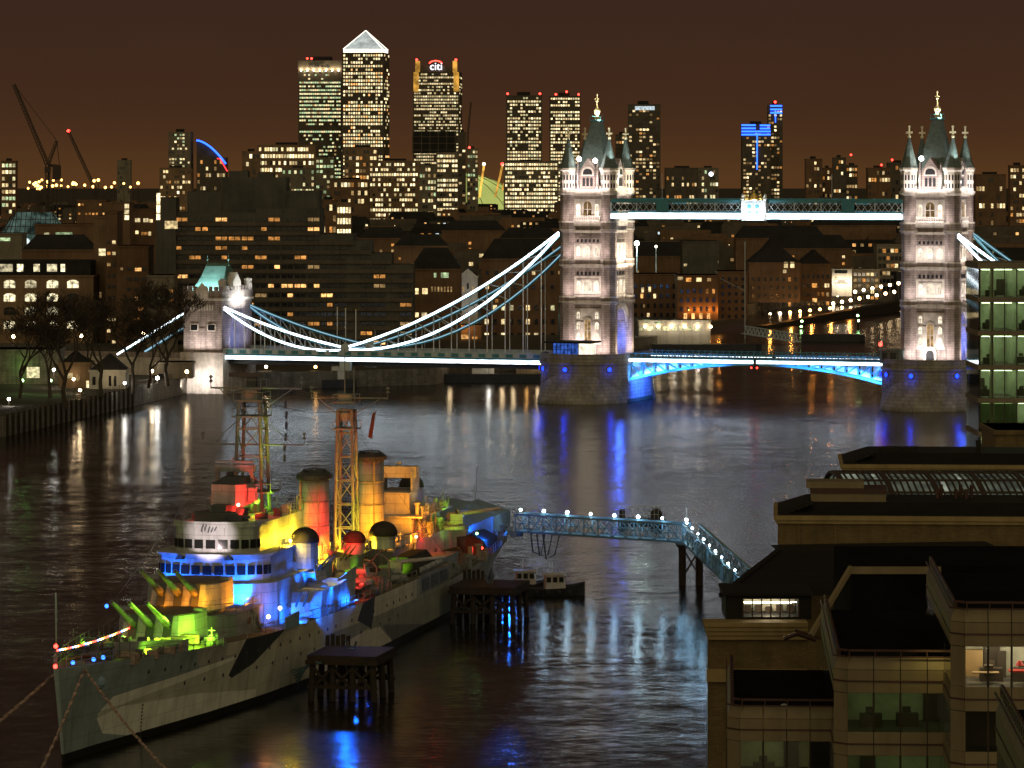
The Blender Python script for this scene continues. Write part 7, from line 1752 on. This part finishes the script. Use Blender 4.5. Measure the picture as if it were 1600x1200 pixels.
# ---- stepped office terraces
ST = thing('stepped_office', 'cream clad office building stepping up in roof terraces at the bottom right', 'office building', (0, 0, 4.2))
def terrace(label, u0, u1, D, vrail, depth, wins, nb=4, rz=-.055, lit=(), right_hidden=True, chamf=True):
    ztop = zat(vrail, D)-4.2; W = (u1-u0)/FPX*D
    T = sub('terrace', ST, (xat(u0, D), D, 0), label); T.rotation_euler = (0, 0, rz); px = D/FPX
    ch = .75 if chamf else .05
    core = [(.1, ch+.06), (ch+.06, .1), (W+6, .1), (W+6, depth), (.1, depth)]
    b = MB(); b.prism(core, -4, ztop-.55); b.build('core', 'cladding_dark', T) if False else None
    b = MB(); b.poly([(.1, ch, ztop-1.0), (ch, .1, ztop-1.0), (W, .1, ztop-1.0), (W, depth, ztop-1.0), (.1, depth, ztop-1.0)]); b.build('roof_deck', 'flat_roof', T)
    # horizontal bands of panels: (dz from the rail, height, recess)
    cl = MB(); segs = [((.0, ch), (ch, 0))]+[((ch+(W-ch)*k/nb, 0), (ch+(W-ch)*(k+1)/nb, 0)) for k in range(nb)]
    ns = max(3, int(depth/3.2)); side = [((0, depth-(depth-ch)*k/ns), (0, depth-(depth-ch)*(k+1)/ns)) for k in range(ns)]
    def panel(p, q, za, zb, lean=0.0):
        p, q = Vector((*p, 0)), Vector((*q, 0)); d = (q-p).normalized(); nrm = Vector((d.y, -d.x, 0)); g = d*.025
        a_, c_ = p+g, q-g
        cl.ext([a_+Vector((0, 0, za)), c_+Vector((0, 0, za)), c_+Vector((0, 0, zb))-nrm*lean, a_+Vector((0, 0, zb))-nrm*lean], -nrm*.12)
    st_h = 3.62; levels = int((ztop+2)/st_h)+1
    gr = MB()
    def line(z):
        pts = [(-.02, depth), (-.02, ch), (ch, -.02), (W, -.02)]
        for (p, q) in zip(pts, pts[1:]): gr.bar((*p, z), (*q, z), .07, .09)
    for p, q in segs+side:
        panel(p, q, ztop-1.07, ztop-.35, .30); panel(p, q, ztop-1.71, ztop-1.10); panel(p, q, ztop-2.41, ztop-1.77)
    line(ztop-1.74); line(ztop-.33)
    for L in range(levels):
        zw = ztop-2.43-L*st_h
        if zw < -2: break
        for p, q in segs+side: panel(p, q, zw-2.25-.66, zw-2.25); panel(p, q, zw-3.60, zw-2.25-.72)
        line(zw-2.94)
        for k in range(nb):
            p, q = segs[k+1]
            b = MB(); b.box(p[0]+.06, q[0]-.06, .06, .09, zw-2.23, zw-.02); b.build('window', 'clear_glass', T)
            b = MB(); b.box(q[0]-.06, q[0]+.06, 0, .16, zw-2.25, zw); b.build('mullion', 'cladding_dark', T)
        for p, q in segs[:1]: panel(p, q, zw-2.23, zw-.02)
        sg_ = MB()
        for p, q in side:
            sg_.box(.04, .08, q[1]+.05, p[1]-.05, zw-2.23, zw-.02)
        sg_.build('side_glazing', 'glass_dark', T)
        wl = [w for w in lit if w[0] == L]
        for _, i0, i1, wm, cm in wl:
            S_ = sub('office', T); room(S_, ch+(W-ch)*i0/nb+.04, ch+(W-ch)*i1/nb-.04, zw-2.24, zw-.01, 5.0, wm, cm, True, 2)
        if not any(w[1] == 0 and w[2] >= nb for w in wl):
            b = MB(); b.box(ch, W, 5.2 if wl else 2.2, 5.4 if wl else 2.4, zw-2.25, zw); b.build('back_wall', 'cladding_dark', T)
        b = MB(); b.box(ch, W, .14, 5.2, zw-3.6, zw-2.26); b.build('floor', 'cladding_dark', T)
    cl.build('panels', 'cladding', T); gr.build('joint_strip', 'rail_red', T)
    # rail with stub posts on the parapet
    b = MB(); pts = [(.25, depth), (.25, ch+.1), (ch+.1, .32), (W, .32)]
    for p, q in zip(pts[1:], pts[2:]): b.bar((*p, ztop), (*q, ztop), .16, .12)
    for k in range(nb+1): x = ch+.15+(W-ch-.2)*k/nb; b.bar((x, .32, ztop-.4), (x, .32, ztop), .07)
    b.bar((.25, ch, ztop-.02), (.25, depth, ztop-.02), .10, .10)
    n_ = int(depth/1.0)
    for k in range(n_): y = ch+.3+k*1.0; b.box(.2, .42, y, y+.45, ztop-.5, ztop-.12)
    b.build('roof_rail', 'rail_red', T)
    return T, W, ztop
T1, W1, z1 = terrace('lowest terrace of the stepped office', 1136, 1302, 228, 1094, 22, None, lit=((0, 0, 3, 'room_wall', 'ceiling_dim'),))
b = MB(); b.ball((3.4, 1.0, z1-.6), .3, 8); b.build('roof_light_cap', 'boat_white', T1)
T2, W2, z2 = terrace('middle terrace of the stepped office with dim green offices', 1303, 1490, 222, 1017, 30, None, lit=((0, 0, 4, 'room_green', 'ceiling_dim'), (1, 0, 4, 'room_green', 'ceiling_dim')))
b = MB(); b.box(W2-1.9, W2-1.2, .6, 1.2, z2-1.0, z2-.5); b.build('bulkhead_lamp', 'cladding_dark', T2)
lamp('terrace_lamp', 'SPOT', (W2-.9, -1.4, z2+.9), (.9, .75, .22), 130, (W2-1.6, .3, z2-1.6), 90, .15, parent=T2)
lamp('terrace_lamp', 'SPOT', (W2-1.4, 8.0, z2+.3), (.9, .62, .2), 30, (W2-3.2, 7.5, z2-1), 90, .15, parent=T2)
T3, W3, z3 = terrace('upper terrace of the stepped office with a lit room', 1486, 1690, 214, 942, 26, None, nb=5, lit=((0, 0, 5, 'room_wall', 'ceiling_light'),))
b = MB(); x = .95; zf = z3-2.43-2.23; b.box(x, x+1.1, 4.3, 4.9, zf, zf+1.5); b.m(1); b.box(x+1.9, x+2.4, 4.0, 4.2, zf, zf+1.5); b.m(0); b.box(x+.3, x+1.8, 1.0, 1.6, zf+.6, zf+.66); b.build('cupboard', ['wood_panel', 'desk'], T3)
b = MB(); b.tube([(3.7, 1.3, zf+.8), (3.75, 1.3, zf+1.15), (3.95, 1.25, zf+1.2)], .03, 6); b.m(0); b.lathe((3.9, 1.25, zf+1.05), [(.26, 0), (.1, .26)], 10); b.box(3.3, 5.2, .9, 1.7, zf+.70, zf+.78); b.build('desk_lamp', 'shade_red' if 'shade_red' in M else mat('shade_red', (.6, .03, .02), .4), T3)
lamp('room_light', 'POINT', (2.2, 2.0, z3-2.43-.3), (1, .85, .6), 110, size=.4, parent=T3); lamp('room_light', 'POINT', (5.4, 2.0, z3-2.43-.3), (1, .85, .6), 110, size=.4, parent=T3)
T4, W4, z4 = terrace('nearest terrace of the stepped office, its long side wall at the bottom right corner', 1668, 1830, 125, 1280, 33, None, nb=4)
# top plant roofs behind the upper terrace
S = sub('upper_roof', ST, (0, 0, 0)); b = MB(); q0, q1 = at(1330, 884, 262), at(1470, 880, 262); b.box(q0.x, q0.x+22, 262, 276, 10, q0.z-4.2); b.m(1); b.box(q0.x-.1, q1.x, 261.85, 262, q0.z-4.75, q0.z-4.25); b.bar((q0.x, 262, q0.z-4.3), (q0.x-3.0, 259, q0.z-8.6), .3); b.build('roof_block', ['flat_roof', 'cladding'], S)
